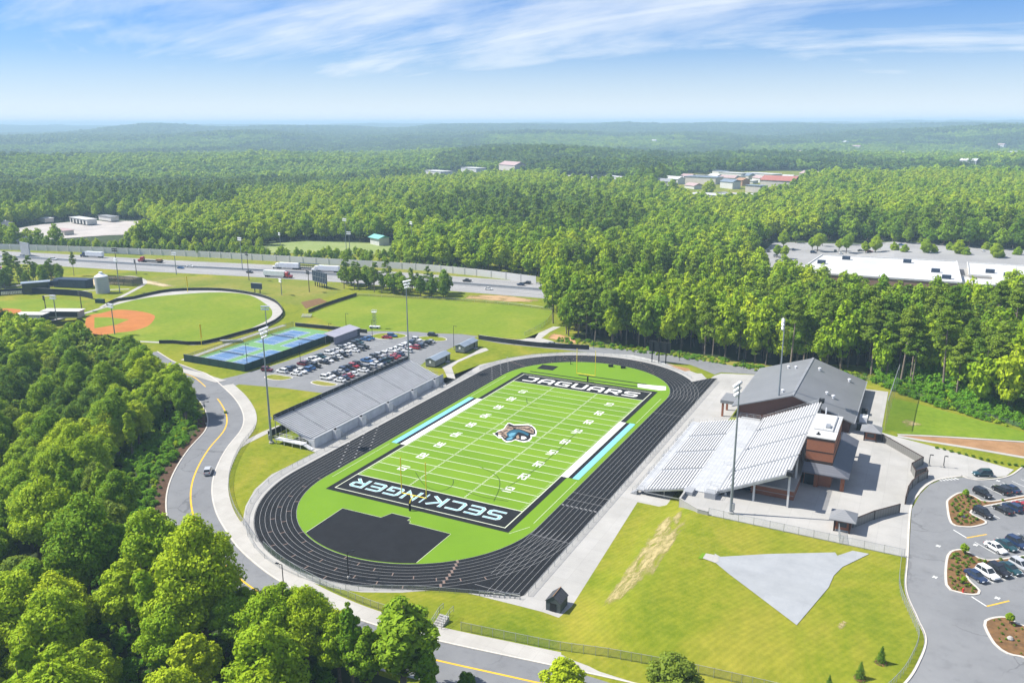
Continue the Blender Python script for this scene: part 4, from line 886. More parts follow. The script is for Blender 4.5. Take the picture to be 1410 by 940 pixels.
mb = MB(); mb.box(26.9, 37.0, -19.4, 28.1, 6.2, 6.6).box(26.97, 36.93, -19.33, 28, 5.0, 5.12); mb.build('wall_coping', M['conc'], hs)
mb = MB(); mb.box(21.5, 27.0, -18, 28, PZ, 5.9); mb.build('store_front', M['glass'], hs)
mb = MB()
MB().box(12.8, 15.0, -27.6, -24.6, PZ, 4.9).build('stair_block', M['deck'], hs); mb.box(17.8, 20.4, -27.2, -24.7, PZ, 5.4)
rail_line(mb, [(17.8, -27.2, 5.4), (20.4, -27.2, 5.4), (20.4, -24.7, 5.4)], 1.0)
mb.build('stair_block', M['deck'], hs)
mb = MB()
mb.box(14.0, 19.5, 31.5, 33.2, 3.6, 4.2); rail_line(mb, [(13.4, 33.2, 4.2), (19.5, 33.2, 4.2)], 1.1, .05)
for k in range(8): mb.box(10.8+k*.35, 11.15+k*.35, 31.2, 33.2, 0.3, 1.5+k*.34)
mb.build('end_stair', M['deck'], hs)

# ------------------------------------------------------------------ press box
pb = empty('press_box', (83, 0, PZ), 0, 'brick press box tower with white roof behind the grandstand', 'press box')
bx = lambda *a: MB().box(*a)
Z0 = 0.0
MB().box(0, 6.3, -8.0, 9.6, Z0, 12.3).build('wall', M['brick'], pb)
MB().box(-.04, 6.34, -8.04, 9.64, 8.7, 9.0).box(-.05, 6.35, -8.05, 9.65, 11.75, 12.35).box(-.04, 6.34, -8.04, 9.64, 5.9, 6.6).build('band_course', M['band'], pb)
mb = MB(); mb.box(-.12, 6.42, -8.12, 9.72, 12.35, 12.6); mb.build('parapet', M['wwall'], pb)
r_ = MB().box(.25, 6.05, -7.75, 9.35, 12.5, 12.64).build('roof', M['wroof'], pb)
MB().box(.9, 5.3, -3.2, 8.7, 12.64, 12.98).build('roof_deck', M['wroof'], r_)
MB().box(3.4, 4.5, -2.0, .2, 12.98, 13.5).build('roof_unit', M['steel'], r_)
MB().lathe((2.3, -6.2, 12.64), [(.55, 0), (.5, .15), (.25, .18), (.22, .6)], 10).build('roof_vent', M['dark'], r_)
mb = MB(); mb.tube((2.2, 9.2, 12.6), (2.2, 9.2, 14.6), .16); mb.build('antenna', M['lampw'], r_)
mb = MB(); rail_line(mb, [(.9, -3.2, 12.98), (5.3, -3.2, 12.98), (5.3, 8.7, 12.98)], .9, .03, 2); mb.build('roof_rail', M['steel'], r_)
mb = MB(); mb.box(-.06, 0, -6.5, 8.2, 9.6, 11.3); mb.build('window', M['glass'], pb)
aw = MB()
def slab(mb, q, t):
    lo = [(x, y, z-t) for x, y, z in q]; mb.face(q); mb.face(lo[::-1])
    for k in range(4): j = (k+1) % 4; mb.face([lo[k], lo[j], q[j], q[k]])
slab(aw, [(6.3, -8.1, 5.9), (10.4, -10.2, 4.1), (10.4, 17.2, 4.1), (6.3, 17.2, 5.9)], .3)
slab(aw, [(6.3, -8.1, 5.9), (-.3, -8.1, 5.9), (-.3, -10.2, 4.1), (10.4, -10.2, 4.1)], .3)
aw.build('awning', M['awn'], pb)
for x, y in ((9.0, -8.6), (3.0, -8.6), (9.0, 3), (9.0, 15)): MB().box(x-.45, x+.45, y-.45, y+.45, 0, 4.2).build('brick_pier', M['brick'], pb)
MB().box(-.5, -.4, -7.9, -4.0, 0, 3.4).box(.2, 2.4, -8.06, -8.0, 0, 2.8).build('doorway', M['glass'], pb)

# ------------------------------------------------------------------ field house
fh = empty('field_house', (73.6, 0, 0), 0, 'large grey roofed brick field house beside the woods', 'field house')
ya, yb = 32.5, 76.5; XL, XR, ZE, ZR = -16.6, 16.9, 7.6, 13.2
mb = MB(); w_ = .9
for x0, x1 in ((XL+w_, XR-w_),):
    mb.face([(x0, ya+.9, 0), (x1, ya+.9, 0), (x1, ya+.9, ZE), (0, ya+.9, ZR-.35), (x0, ya+.9, ZE)]); mb.face([(x0, yb-.9, 0), (x0, yb-.9, ZE), (0, yb-.9, ZR-.35), (x1, yb-.9, ZE), (x1, yb-.9, 0)])
    mb.face([(x0, ya+.9, 0), (x0, ya+.9, ZE), (x0, yb-.9, ZE), (x0, yb-.9, 0)]); mb.face([(x1, ya+.9, 0), (x1, yb-.9, 0), (x1, yb-.9, ZE), (x1, ya+.9, ZE)])
mb.build('wall', M['brickd'], fh)
mb = MB(); mb.box(XL+.82, XR-.82, ya+.80, ya+.88, 3.3, 3.6).box(XL+.82, 3, ya+.78, ya+.88, .2, 2.8); mb.build('lower_brick', M['brick'], fh)
rf = MB()
slab(rf, [(XL-.4, ya, ZE-.25), (0, ya, ZR), (0, yb, ZR), (XL-.4, yb, ZE-.25)], .35); slab(rf, [(0, ya, ZR), (XR+.4, ya, ZE-.25), (XR+.4, yb, ZE-.25), (0, yb, ZR)], .35)
rfo = rf.build('roof', M['roofx'], fh)
MB().box(-.35, .35, ya-.02, yb+.02, ZR-.06, ZR+.10).build('ridge_cap', M['alum2'], rfo)
for x in (XR+.5, XL-.5): MB().beam((x, ya, ZE-.35), (x, yb, ZE-.35), .25, .22).build('gutter', M['alum2'], rfo)
for x, y, s_ in ((3.4, 66, 1.0), (8.0, 46.5, .8), (10.0, 45.5, 1.0), (-3.6, 38, .9), (-6.6, 68, .9), (-4.0, 66, .8), (12.5, 68, 1.0)):
    z = ZR-abs(x)*(ZR-ZE)/16.8; MB().lathe((x, y, z-.1), [(.3*s_, 0), (.3*s_, .7*s_), (.55*s_, .75*s_), (.5*s_, 1.0*s_), (.1, 1.15*s_)], 10).build('roof_vent', M['lampw'], rfo)
cn = MB(); cn.box(XL-6.0, XL+.6, 41.5, 49.5, 4.6, 5.6); cno = cn.build('canopy', M['roofg'], fh)
for y in (42, 48.4): MB().box(XL-5.6, XL-5.0, y, y+.6, 0, 4.6).build('brick_pier', M['brick'], cno)
MB().box(XL+.80, XL+.86, 43, 47.5, 0, 2.8).build('doorway', M['glass'], fh)
for y in (48, 58): MB().box(XR-.86, XR-.82, y, y+2.3, PZ, 6.4).build('door', M['dark'], fh)
for x, y, lab in ((92.6, 45, 'white rooftop style cooling unit standing beside the field house'),):
    t = empty('cooling_unit', (x, y, PZ+.08), 0, 'white cooling unit on the concrete beside the grey field house', 'cooling unit')
    MB().box(-1.1, 1.1, -1.5, 1.5, .15, 1.9).build('casing', M['lampw'], t, bevel=.05); MB().lathe((0, .6, 1.9), [(.7, 0), (.7, .12)], 14).build('fan_guard', M['steel'], t); MB().box(-1.12, 1.12, -1.3, -.2, .4, 1.6).build('grille', M['dark'], t)
for x, y, h, lab in ((92.3, 52, 1.5, 'dark metal skip further along the field house wall'), (92.2, 37.5, 1.3, 'black wheeled bin by the near corner of the field house')):
    t = empty('waste_bin', (x, y, PZ+.08), 0, lab, 'bin'); MB().box(-.8, .8, -1.0, 1.0, .1, h).build('tub', M['dark'], t, bevel=.06); MB().box(-.85, .85, -1.05, 1.05, h, h+.12).build('lid', M['screen'], t)
t = empty('equipment_shed', (57.2, 75.5, 0), 0, 'dark flat roofed lean-to at the far corner of the field house', 'shed')
MB().box(-2, 1.5, -3, 3, 0, 3.4).build('wall', M['brickd'], t); MB().box(-2.2, 1.6, -3.2, 3.2, 3.4, 3.7).build('roof', M['dark'], t)

# ------------------------------------------------------------------ ticket booths, plaza walls, shed, trailers
def booth(x, y, rz, lab):
    t = empty('ticket_booth', (x, y, PZ+.08), rz, lab, 'ticket booth', 'brick ticket booths')
    w_ = MB().box(-1.7, 1.7, -1.7, 1.7, 0, 2.9).build('wall', M['brick'], t)
    MB().box(-1.74, 1.74, -1.74, 1.74, 0, .35).build('plinth', M['conc'], t); MB().box(-.9, .9, -1.76, -1.7, 1.0, 2.1).build('ticket_window', M['glass'], t)
    for x_ in (-1.55, 1.55): MB().box(x_-.18, x_+.18, -2.3, -1.9, 0, 2.9).build('porch_post', M['band'], t)
    r = MB(); e = 2.75
    for a, b in (((-e,-e),(e,-e)),((e,-e),(e,e)),((e,e),(-e,e)),((-e,e),(-e,-e))): r.face([(a[0],a[1],2.9),(b[0],b[1],2.9),(0,0,4.4)])
    r.face([(-e,-e,2.9),(-e,e,2.9),(e,e,2.9),(e,-e,2.9)]); r.box(-e, e, -e, e, 2.72, 2.9); r.build('hip_roof', M['roofg'], t)
booth(94.2, -28.6, .0, 'brick ticket booth with grey hip roof at the near gate of the plaza'); booth(95.6, 31.2, 0, 'brick ticket booth with grey hip roof below the field house corner')
M['fencew'] = ribbed('grey_board_fence', (.22, .215, .20), .5, 'X', depth=.3)
def wall_run(name, pts, h, m, lab, cat, z=PZ+.08, th=.18, cap=True, group=None):
    t = empty(name, (pts[0][0], pts[0][1], z), 0, lab, cat, group); a0 = Vector(pts[0]); mb, cp = MB(), MB()
    for a, b in zip(pts[:-1], pts[1:]):
        a, b = Vector(a)-a0, Vector(b)-a0; mb.beam((a.x, a.y, h/2), (b.x, b.y, h/2), th, h); cp.beam((a.x, a.y, h+.04), (b.x, b.y, h+.04), th+.1, .08)
        cp.box(b.x-.16, b.x+.16, b.y-.16, b.y+.16, 0, h+.1)
    mb.build('panel', m, t); cp.build('coping', M['band'] if cap else M['conc'], t); return t
wall_run('plaza_fence', [(97.2, 31.6), (98.7, 30.3), (109.0, 17.6), (106.6, 12.0)], 2.1, M['fencew'], 'grey solid fence running out from the booth below the field house', 'fence')
wall_run('plaza_fence', [(106.6, 11.4), (107.6, 7.2), (109.9, 10.6), (110.2, 8.8), (108.2, 4.6), (107.0, .6), (106.3, -3.5), (106.0, -9.6)], 2.0, M['fencew'], 'grey solid fence curving along the kerb of the right car park', 'fence')
wall_run('plaza_fence', [(96.2, -27.6), (100, -21.2), (104.9, -15.0)], 2.1, M['fencew'], 'grey solid fence running out from the near ticket booth', 'fence')
wall_run('retaining_wall', [(58.7, -25.5), (58.7, -31.7), (64, -35.3), (66.2, -35.5)], 4.8, M['conc'], 'white concrete retaining wall at the corner of the plaza', 'retaining wall', z=.0, th=.3, cap=False)
t = empty('storage_shed', (48.1, -79.0, 0), 0, 'small dark slate gabled shed on the end of the concrete apron', 'shed')
M['slate'] = dull('dark_slate_boards', (.085, .10, .11), .7, .15); M['shingle'] = dull('charcoal_shingle', (.08, .083, .092), .85, .25, scale=3)
MB().box(-1.5, 1.5, -1.75, 1.75, 0, 2.15).build('wall', M['slate'], t)
for s_ in (-1, 1): mb = MB(); mb.face([(-1.5, s_*1.75, 2.15), (1.5, s_*1.75, 2.15), (0, s_*1.75, 3.3)]); mb.build('gable', M['slate'], t)
mb = MB(); slab(mb, [(-1.65, -1.9, 2.05), (0, -1.9, 3.38), (0, 1.9, 3.38), (-1.65, 1.9, 2.05)], .08); slab(mb, [(0, -1.9, 3.38), (1.65, -1.9, 2.05), (1.65, 1.9, 2.05), (0, 1.9, 3.38)], .08); mb.build('roof', M['shingle'], t)
MB().box(-.65, .65, -1.81, -1.75, 0, 1.8).build('door', M['screen'], t); mb = MB(); mb.box(-.05, .05, -1.92, 1.92, 3.36, 3.43); mb.build('ridge_cap', M['soil'], t)
M['trail'] = ribbed('grey_green_siding', (.20, .225, .225), .3, 'Z', depth=.15); M['troof'] = ribbed('blue_grey_tin_roof', (.30, .36, .43), .5, 'Y', depth=.15)
def trailer(x, y, rz, lab):
    t = empty('portable_building', (x, y, 0), rz, lab, 'portable building', 'portable buildings by the car park')
    L, W_, h = 5.8, 2.1, 2.9
    mb = MB(); mb.box(-W_, W_, -L, L, .5, h); mb.face([(-W_, -L, h), (W_, -L, h), (0, -L, h+.8)]); mb.face([(W_, L, h), (-W_, L, h), (0, L, h+.8)]); mb.build('wall', M['trail'], t)
    mb = MB(); slab(mb, [(-W_-.25, -L-.25, h-.05), (0, -L-.25, h+.9), (0, L+.25, h+.9), (-W_-.25, L+.25, h-.05)], .1); slab(mb, [(0, -L-.25, h+.9), (W_+.25, -L-.25, h-.05), (W_+.25, L+.25, h-.05), (0, L+.25, h+.9)], .1); mb.build('roof', M['troof'], t)
    MB().box(-W_+.1, W_-.1, -L+.1, L-.1, 0, .5).build('skirt', M['dark'], t)
    MB().box(-.45, .35, -L-.06, -L, 1.6, 2.6).build('vent', M['lampw'], t); MB().box(W_, W_+.06, 2.2, 3.2, .6, 2.5).build('door', M['dark'], t); MB().box(W_, W_+.06, -1.6, -.6, 1.5, 2.4).build('window', M['glass'], t)
    MB().box(W_+.06, W_+1.4, 1.9, 3.5, 0, .55).build('step', M['deck'], t)
trailer(-60.6, 53.0, .02, 'grey portable building nearer the end of the bleachers'); trailer(-60.7, 75.4, .02, 'grey portable building further from the bleachers at the car park corner')
t = empty('shade_shelter', (-116.6, 65.5, 0), 0.02, 'long shelter with pale lavender sheet roof beside the tennis courts', 'shelter')
mb = MB(); slab(mb, [(-2.8, -9, 4.6), (3.0, -9, 3.6), (3.0, 9, 3.6), (-2.8, 9, 4.6)], .25); mb.build('roof', ribbed('lavender_roof', (.42, .41, .47), .6, 'Y', depth=.1), t)
MB().box(2.5, 2.6, -9, 8, .4, 3.4).build('screen_panel', dull('lavender_screen', (.34, .33, .40), .6, .1), t); MB().box(-2.4, 2.6, 7.2, 9, 0, 3.6).build('store_end', M['navy'], t)
for y in (-8.5, -3, 2.5):
    for x in (-2.4, 2.5): MB().box(x-.1, x+.1, y-.1, y+.1, 0, 3.6).build('post', M['steel'], t)

# ------------------------------------------------------------------ tennis courts
tn = empty('tennis_court', kind='structure', label='green and blue tennis courts behind a dark green windscreen', cat='tennis court')
M['tgreen'] = dull('court_green', (.16, .33, .13), .8, .1); M['tblue'] = dull('court_blue', (.11, .21, .38), .8, .1)
TX0, TX1, TY0, TY1 = -151.5, -119.6, 11.2, 74.5
sheet('court_surface', [(TX0, TY0), (TX1, TY0), (TX1, TY1), (TX0, TY1)], M['tgreen'], .06, parent=tn, z=0)
for cx_ in (-142.8, -128.2):
    for cy_ in (27.5, 57.5):
        mb = MB(); mb.face([(cx_-5.5, cy_-11.9, .075), (cx_+5.5, cy_-11.9, .075), (cx_+5.5, cy_+11.9, .075), (cx_-5.5, cy_+11.9, .075)]); mb.build('playing_area', M['tblue'], tn)
        mb = MB(); frame(mb, cx_-5.5, cx_+5.5, cy_-11.9, cy_+11.9, .16, .085)
        for x in (cx_-4.1, cx_+4.1): mb.face([(x-.07, cy_-11.7, .090), (x+.07, cy_-11.7, .090), (x+.07, cy_+11.7, .090), (x-.07, cy_+11.7, .090)])
        for y in (cy_-6.4, cy_+6.4): mb.face([(cx_-4.1, y-.07, .095), (cx_+4.1, y-.07, .095), (cx_+4.1, y+.07, .095), (cx_-4.1, y+.07, .095)])
        mb.build('court_lines', M['white'], tn)
        t = empty('tennis_net', (cx_, cy_, 0), 0, ('left' if cx_ < -135 else 'right') + ' of the two tennis nets ' + ('nearer the road' if cy_ < 40 else 'nearer the practice field'), 'tennis net', 'nets of the four tennis courts')
        MB().box(-6.2, 6.2, -.03, .03, .15, .95).build('net', M['netv'], t); MB().box(-6.2, 6.2, -.05, .05, .95, 1.02).build('net_band', M['white'], t)
        for x in (-6.3, 6.3): MB().tube((x, 0, 0), (x, 0, 1.08), .06).build('net_post', M['greens'], t)

# ------------------------------------------------------------------ fences, poles, scoreboards
POSTM = MB().tube((0, 0, 0), (0, 0, 1), .045, n=6).mesh('post', M['steel']); POSTD = MB().tube((0, 0, 0), (0, 0, 1), .06, n=6).mesh('post', M['dark'])
def fence(lab, pts, h, panel, z=None, step=3.0, post=None, zoff=0.0, name='wire_fence', rail=M['steel'], pr=.035, cat='fence', band=None):
    ln = resample(pts, step) if len(pts) > 2 else [Vector(pts[0]).lerp(Vector(pts[1]), k/max(1, int((Vector(pts[1])-Vector(pts[0])).length/step))) for k in range(max(1, int((Vector(pts[1])-Vector(pts[0])).length/step))+1)]
    o = ln[0]; g = lambda p: (float(tz(p.x, p.y)) if z is None else z)+zoff
    t = empty(name, (o.x, o.y, g(o)), 0, lab, cat); mb, rl, z0 = MB(), MB(), g(o)
    for a, b in zip(ln[:-1], ln[1:]):
        A, B = (a.x-o.x, a.y-o.y, g(a)-z0), (b.x-o.x, b.y-o.y, g(b)-z0)
        mb.face([(A[0], A[1], A[2]+.05), (B[0], B[1], B[2]+.05), (B[0], B[1], B[2]+h), (A[0], A[1], A[2]+h)])
        rl.tube((A[0], A[1], A[2]+h), (B[0], B[1], B[2]+h), pr, n=5, cap=False)
    mb.build('mesh_panel' if panel in (M['chain'], M['chaing'], M['netv']) else 'windscreen', panel, t); rl.build('top_rail', rail, t)
    k0 = max(1, math.ceil(len(ln)/95))
    for p in ln[::k0]:
        q = link('post', post or POSTM, t, (p.x-o.x, p.y-o.y, g(p)-z0)); q.scale = (1, 1, h+.08)
    return t
fence('low wire fence round the west and south outside of the track', [(x*1.012, y*1.004) for x, y in [(-42.2, 48), (-42.2, 20), (-42.2, -10), (-42.2, -50)] + arc(0, -50.5, 42.2, PI+.1, 1.56*PI, 12)] + [(20, -86.6), (40.5, -79.6)], 1.15, M['chain'], 0)
fence('low wire fence round the far end of the track', arc(0, 50.5, 42.0, PI-.05, .22*PI, 16), 1.15, M['chain'], 0)
fence('low wire fence along the home straight in front of the grandstand', [(41.6, -78), (41.6, -40), (41.6, 0), (41.6, 78)], 1.15, M['chain'], 0)
fence('wire fence along the pavement of the curving road', [tuple(p) for p in offs(RC, 9.2) if -74 < p.x < -22], 1.5, M['chain'], 0)
fence('green wire fence between the lower road and the grass slope', [tuple(p) for p in offs(RC, 9.4) if 34 < p.x < 96], 1.8, M['chaing'], None)
fence('green wire fence along the pavement left of the wire stair', [tuple(p) for p in offs(RC, 9.4) if -20 < p.x < 26], 1.6, M['chaing'], 0)
fence('wire fence along the edge of the plaza above the lawn', [(66.5, -35.8), (80, -36.1), (95, -36.4), (106.8, -36.5)], 1.9, M['chain'], PZ+.05)
fence('wire gate fence beside the near ticket booth', [(93.6, -31.2), (94.4, -36.3)], 2.2, M['chain'], PZ+.05, 1.2)
fence('wire fence along the kerb between lawn and right car park', [tuple(p) for p in offs(CL, .9) if p.y < -36], 1.5, M['chain'], PZ-.2, zoff=.1)
fence('low black fence along the foot of the wooded hedge', [(57.41, 91.11), (89.34, 90.21), (97.7, 84.38), (105.61, 77.26), (116.03, 70.61), (134.67, 59.4)], 1.5, M['chaing'], None, rail=M['dark'], post=POSTD)
t = fence('tall safety net on steel posts beside the field house yard', [(98.69, 40.19), (99.32, 61.55), (100.03, 82.05)], 9.0, M['netv'], PZ, 7, name='safety_net', pr=.12, cat='net')
fence('green windscreen fence along the near side of the tennis courts', [(TX0, TY0), (TX1, TY0)], 3.0, M['greens'], 0, 4, POSTD)
fence('green windscreen fence along the car park side of the tennis courts', [(TX1, TY0), (TX1, TY1)], 3.0, M['greens'], 0, 4, POSTD)
fence('wire fence at the ball field side of the tennis courts', [(TX0, TY0), (TX0, TY1)], 2.6, M['chaing'], 0, 5)
fence('low black fence between the tennis courts and the practice field', [(TX0, TY1+1), (-128, 78), (-114, 79.5)], 1.8, M['screen'], 0, 4, POSTD)
fence('black windscreen fence along the left edge of the practice field', [(-164.27, 99.72), (-167.04, 116.95), (-168.58, 143.76)], 1.8, M['screen'], 0, 5, POSTD)
fence('thin dark fence along the far edge of the practice field', [(-168.58, 143.76), (-140.47, 150.09), (-115.73, 156.0), (-84.49, 159.38), (-57.97, 157.34)], 1.3, M['chaing'], 0, 6)
fence('pale wire fence along the right end of the practice field', [(-57.97, 157.34), (-50.06, 128.95), (-49.6, 106.64)], 1.6, M['chain'], 0, 5)
fence('black windscreen fence behind the far end of the track', [(-64.53, 92.27), (-53.28, 91.71), (-34.05, 92.68), (-15.55, 97.38)], 2.0, M['screen'], 0, 5, POSTD)
bfl = rounded([(-268.73, 67.08), (-270.48, 84.32), (-271.36, 102.03), (-265.01, 112.39), (-245.6, 121.88), (-219.75, 120.66), (-197.37, 111.95), (-178.1, 96.53), (-168.66, 84.52), (-162.7, 68.8), (-162.89, 50.09), (-164.89, 32.65), (-177.38, 28.47), (-199.74, 25.59)], 6)
fence('black windscreen outfield fence of the softball field', [p for p in bfl][:-14], 1.6, M['screen'], 0, 5, POSTD)
t = fence('dark banner fence of the ball field at the left edge', [(-352.47, 48.38), (-344.08, 58.94), (-334.52, 69.13), (-319.07, 73.37), (-302.94, 76.91), (-289.7, 74.91)], 3.4, dull('navy_banner', (.015, .02, .035), .7), 0, 6, POSTD)
# white lettering on the banner, too small to read: block strokes of the same size and spacing
o = Vector(t.location); mb = MB(); pa = Vector((-341.43, 58.07)); pb_ = Vector((-335.25, 65.46)); d = (pb_-pa).normalized(); n_ = Vector((d.y, -d.x))
for k in range(12):
    if k == 4: continue
    p = pa + d*(k*(pb_-pa).length/12)+n_*.22; q = p+d*1.25
    for zl, zh in ((.9, 1.25), (1.6, 1.9), (2.2, 2.5)): mb.face([(p.x-o.x, p.y-o.y, zl), (q.x-o.x, q.y-o.y, zl), (q.x-o.x, q.y-o.y, zh), (p.x-o.x, p.y-o.y, zh)])
    for w0 in ((0,) if k % 3 else (0, .9)): a = p+d*w0; b = a+d*.4; mb.face([(a.x-o.x+n_.x*.02, a.y-o.y+n_.y*.02, .9), (b.x-o.x+n_.x*.02, b.y-o.y+n_.y*.02, .9), (b.x-o.x+n_.x*.02, b.y-o.y+n_.y*.02, 2.5), (a.x-o.x+n_.x*.02, a.y-o.y+n_.y*.02, 2.5)])
mb.build('banner_lettering', M['white'], t)
t = empty('wire_stair', (31.0, -93.6, 0), 0, 'small steel stair with wire railings between pavement and slope', 'stair')
mb = MB()
for k in range(6): mb.box(-1.0, 1.0, -1.6+k*.5, -1.1+k*.5, 0, .15+k*.17)
mb.build('steps', M['conc'], t); mb = MB()
for x in (-1.1, 1.1): rail_line(mb, [(x, -1.6, .1), (x, 1.4, 1.1), (x, 2.8, 1.1)], 1.3, .045, .7)
mb.build('railing', M['steel'], t)
# tall stadium lights
def stadium_light(x, y, z, h, face, lab, base=True):
    t = empty('stadium_light', (x, y, z), face, lab, 'light pole', 'tall stadium light poles')
    MB().tube((0, 0, 0), (0, 0, h*.33), .36, .29, 12).tube((0, 0, h*.33), (0, 0, h), .27, .14, 12).build('pole', M['pole'], t)
    if base: MB().lathe((0, 0, 0), [(.7, 0), (.7, .5), (.5, .55)], 14).build('footing', M['conc'], t)
    for j in range(3): MB().box(-2.0+j*.3, 2.0-j*.3, -.12, .0, h-.25-j*1.15, h-.10-j*1.15).build('crossarm', M['steel'], t)
    for j in range(3):
        n = 5-j if j < 2 else 3
        for k in range(n):
            xx = (k-(n-1)/2)*.85; zl = h-.25-j*1.15
            lo = MB(); lo.lathe((0, 0, 0), [(.12, .35), (.30, .3), (.42, 0), (.44, -.18)], 12); o = lo.build('lamp', M['lampw'], t, (xx, -.45, zl-.05)); o.rotation_euler = (math.radians(-48), 0, 0)
    MB().box(-.35, .35, .3, .75, 1.0, 2.6).build('control_box', M['steel'], t); MB().lathe((0, -.5, h*.22), [(.2, 0), (.25, .25), (.15, .4)], 8).build('speaker', M['lampw'], t)
stadium_light(-60.4, -39.1, 0, 34.6, PI/2+.15, 'tall light pole at the near end of the silver bleachers'); stadium_light(-65.0, 39.5, 0, 34.6, PI/2-.15, 'tall light pole at the far end of the silver bleachers')
stadium_light(70.7, -32.4, PZ, 31.0, -PI/2-.15, 'tall light pole standing on the plaza in front of the upper grandstand'); stadium_light(69.4, 34.8, PZ-.5, 31.4, -PI/2+.15, 'tall light pole between the grandstand and the field house')
def field_light(x, y, h, lab, wood=False, n=2, z=0):
    t = empty('field_light', (x, y, z), rnd.uniform(-.6, .6), lab, 'light pole', 'ball field light poles')
    MB().tube((0, 0, 0), (0, 0, h), .26, .17, 8).build('pole', M['bark'] if wood else M['pole'], t)
    for j in range(n):
        MB().box(-1.9, 1.9, -.09, .09, h-.4-j*1.2, h-.2-j*1.2).build('crossarm', M['dark'] if wood else M['steel'], t)
        MB().box(-1.8, 1.8, -.6, -.1, h-.75-j*1.2, h-.1-j*1.2).build('lamp', M['dark'] if wood else M['lampw'], t)
for (px, py), h, lab, wd in (((-293.72, 94.7), 19, 'light pole beside the white silo behind the ball field', 0), ((-254.47, 152.81), 17, 'wooden light pole beyond the outfield scoreboard', 1), ((-344.55, 133.46), 16, 'wooden light pole left of the red flatbed truck', 1), ((-333.9, 138.65), 9, 'short wooden pole below the red flatbed truck', 1),
     ((-309.33, 147.77), 14, 'thin grey light pole at the edge of the motorway', 0), ((-283.89, 177.55), 21, 'light pole on the field beyond the noise wall, left one', 0), ((-310.24, 242.12), 15, 'light pole on the pale field beyond the noise wall, middle one', 0), ((-259.21, 255.63), 17, 'light pole at the right of the pale far field', 0), ((-219.48, 274.86), 24, 'light pole in front of the dense wood right of the pale field', 0), ((-274.36, 271.03), 24, 'tall thin light pole just left of the far pavilion', 0),
     ((-207.05, 128.19), 9, 'white pole on the grass bank by the outfield scoreboard', 0), ((-198.84, 141.1), 12, 'dark thin pole near the large dark scoreboard', 1), ((-213.75, 28.62), 14, 'thin light pole at the edge of the orange infield', 0), ((-152.83, 58.64), 13, 'light pole between the tennis courts and the softball fence', 0),
     ((-279.34, 41.42), 9, 'dark wooden pole by the dugouts at the left', 1), ((-269.42, 53.53), 10, 'brown wooden pole at the end of the dugouts', 1), ((-263.22, 35.51), 12, 'thin grey pole in front of the dugouts', 0)):
    field_light(px, py, h, lab, wd)
def lamp_post(x, y, h, lab, z=0, rz=0, m=M['dark'], arm=1.0):
    t = empty('lamp_post', (x, y, z), rz, lab, 'lamp post', 'street and car park lamp posts')
    MB().tube((0, 0, 0), (0, 0, h), .12, .08, 8).build('pole', m, t); MB().lathe((0, 0, 0), [(.28, 0), (.28, .5), (.15, .55)], 10).build('base', M['conc'], t)
    MB().box(0, arm, -.05, .05, h-.1, h).box(arm-.1, arm+.6, -.2, .2, h-.12, h+.02).build('lamp_head', m, t)
for (x, y), h, lab, rz in (((-106.66, 27.11), 9, 'black lamp post among the car rows by the tennis courts', 0), ((-104.13, 70.0), 9, 'black lamp post at the far end of the car rows', 0), ((-65.59, 73.3), 10, 'black lamp post between the two portable buildings and the lot', 0), ((-121.48, 14.35), 10, 'grey lamp post inside the tennis court corner', 0), ((-89.58, -36.2), 7.5, 'black curved lamp post on the wooded side of the road bend', .4),
     ((-0.74, -100.29), 7.5, 'black lamp post rising over the pavement in front of the trees', PI), ((5.81, -88.64), 6, 'thin pale lamp post by the south curve of the track', 1), ((-119.86, 60.88), 8, 'thin lamp post by the lavender shelter', 0), ((-125.46, 79.5), 8, 'thin lamp post at the practice field edge', 0), ((21.83, 98.51), 7, 'pale post beside the service road behind the scoreboard', 0), ((46.5, 98.55), 7, 'dark post by the woods at the end of the service road', 0), ((-14.99, 100.82), 5, 'small dark post where the service road meets the black fence', 0)):
    lamp_post(x, y, h, lab, 0, rz)
for (x, y), lab in (((113.89, 18.09), 'short black post right of the plaza gate'), ((110.53, 17.46), 'short black post at the tip of the plaza fence')): lamp_post(x, y, 3.2, lab, PZ+.05, 0, arm=.2)
def scoreboard(x, y, rz, w_, h0, h1, lab, nposts, m, trim=True, z=0):
    t = empty('scoreboard', (x, y, z), rz, lab, 'scoreboard')
    MB().box(-w_/2, w_/2, -.3, .3, h0, h1).build('board', m, t)
    for k in range(nposts): xx = -w_/2+w_*(k+.5)/nposts; MB().box(xx-.18, xx+.18, .32, .68, 0, h1-.3).build('post', M['dark'], t)
    if trim:
        MB().box(-w_/2-.06, w_/2+.06, -.36, .36, h1, h1+.25).box(-w_/2, w_/2, -.36, .36, h0-.05, h0+.05).build('frame', M['steel'], t)
        mb = MB()
        for k in range(4): mb.box(-w_/2+.5+k*w_/4, -w_/2+.3+(k+.8)*w_/4, -.33, -.3, h0+.5, h0+1.3)
        mb.box(-w_*.3, w_*.3, -.33, -.3, h1-.9, h1-.35); mb.build('score_panel', M['navy'], t)
    else:
        mb = MB()
        for k in range(9): x0 = -w_/2+w_*k/8; mb.box(x0-.05, x0+.05, -.42, -.32, h0, h1)
        for zq in (h0+.1, (h0+h1)/2, h1-.1): mb.box(-w_/2, w_/2, -.46, -.36, zq-.06, zq+.06)
        mb.build('bracing', M['steel'], t)
scoreboard(15.8, 92.0, -.05+PI, 8.4, 4.2, 8.4, 'black scoreboard on three posts behind the far end of the track', 3, M['dark'], trim=False)
scoreboard(*(-201.59, 153.68), -.35, 15, 3, 9.2, 'large dark blue scoreboard back with bracing beside the motorway', 6, M['navy'], False)
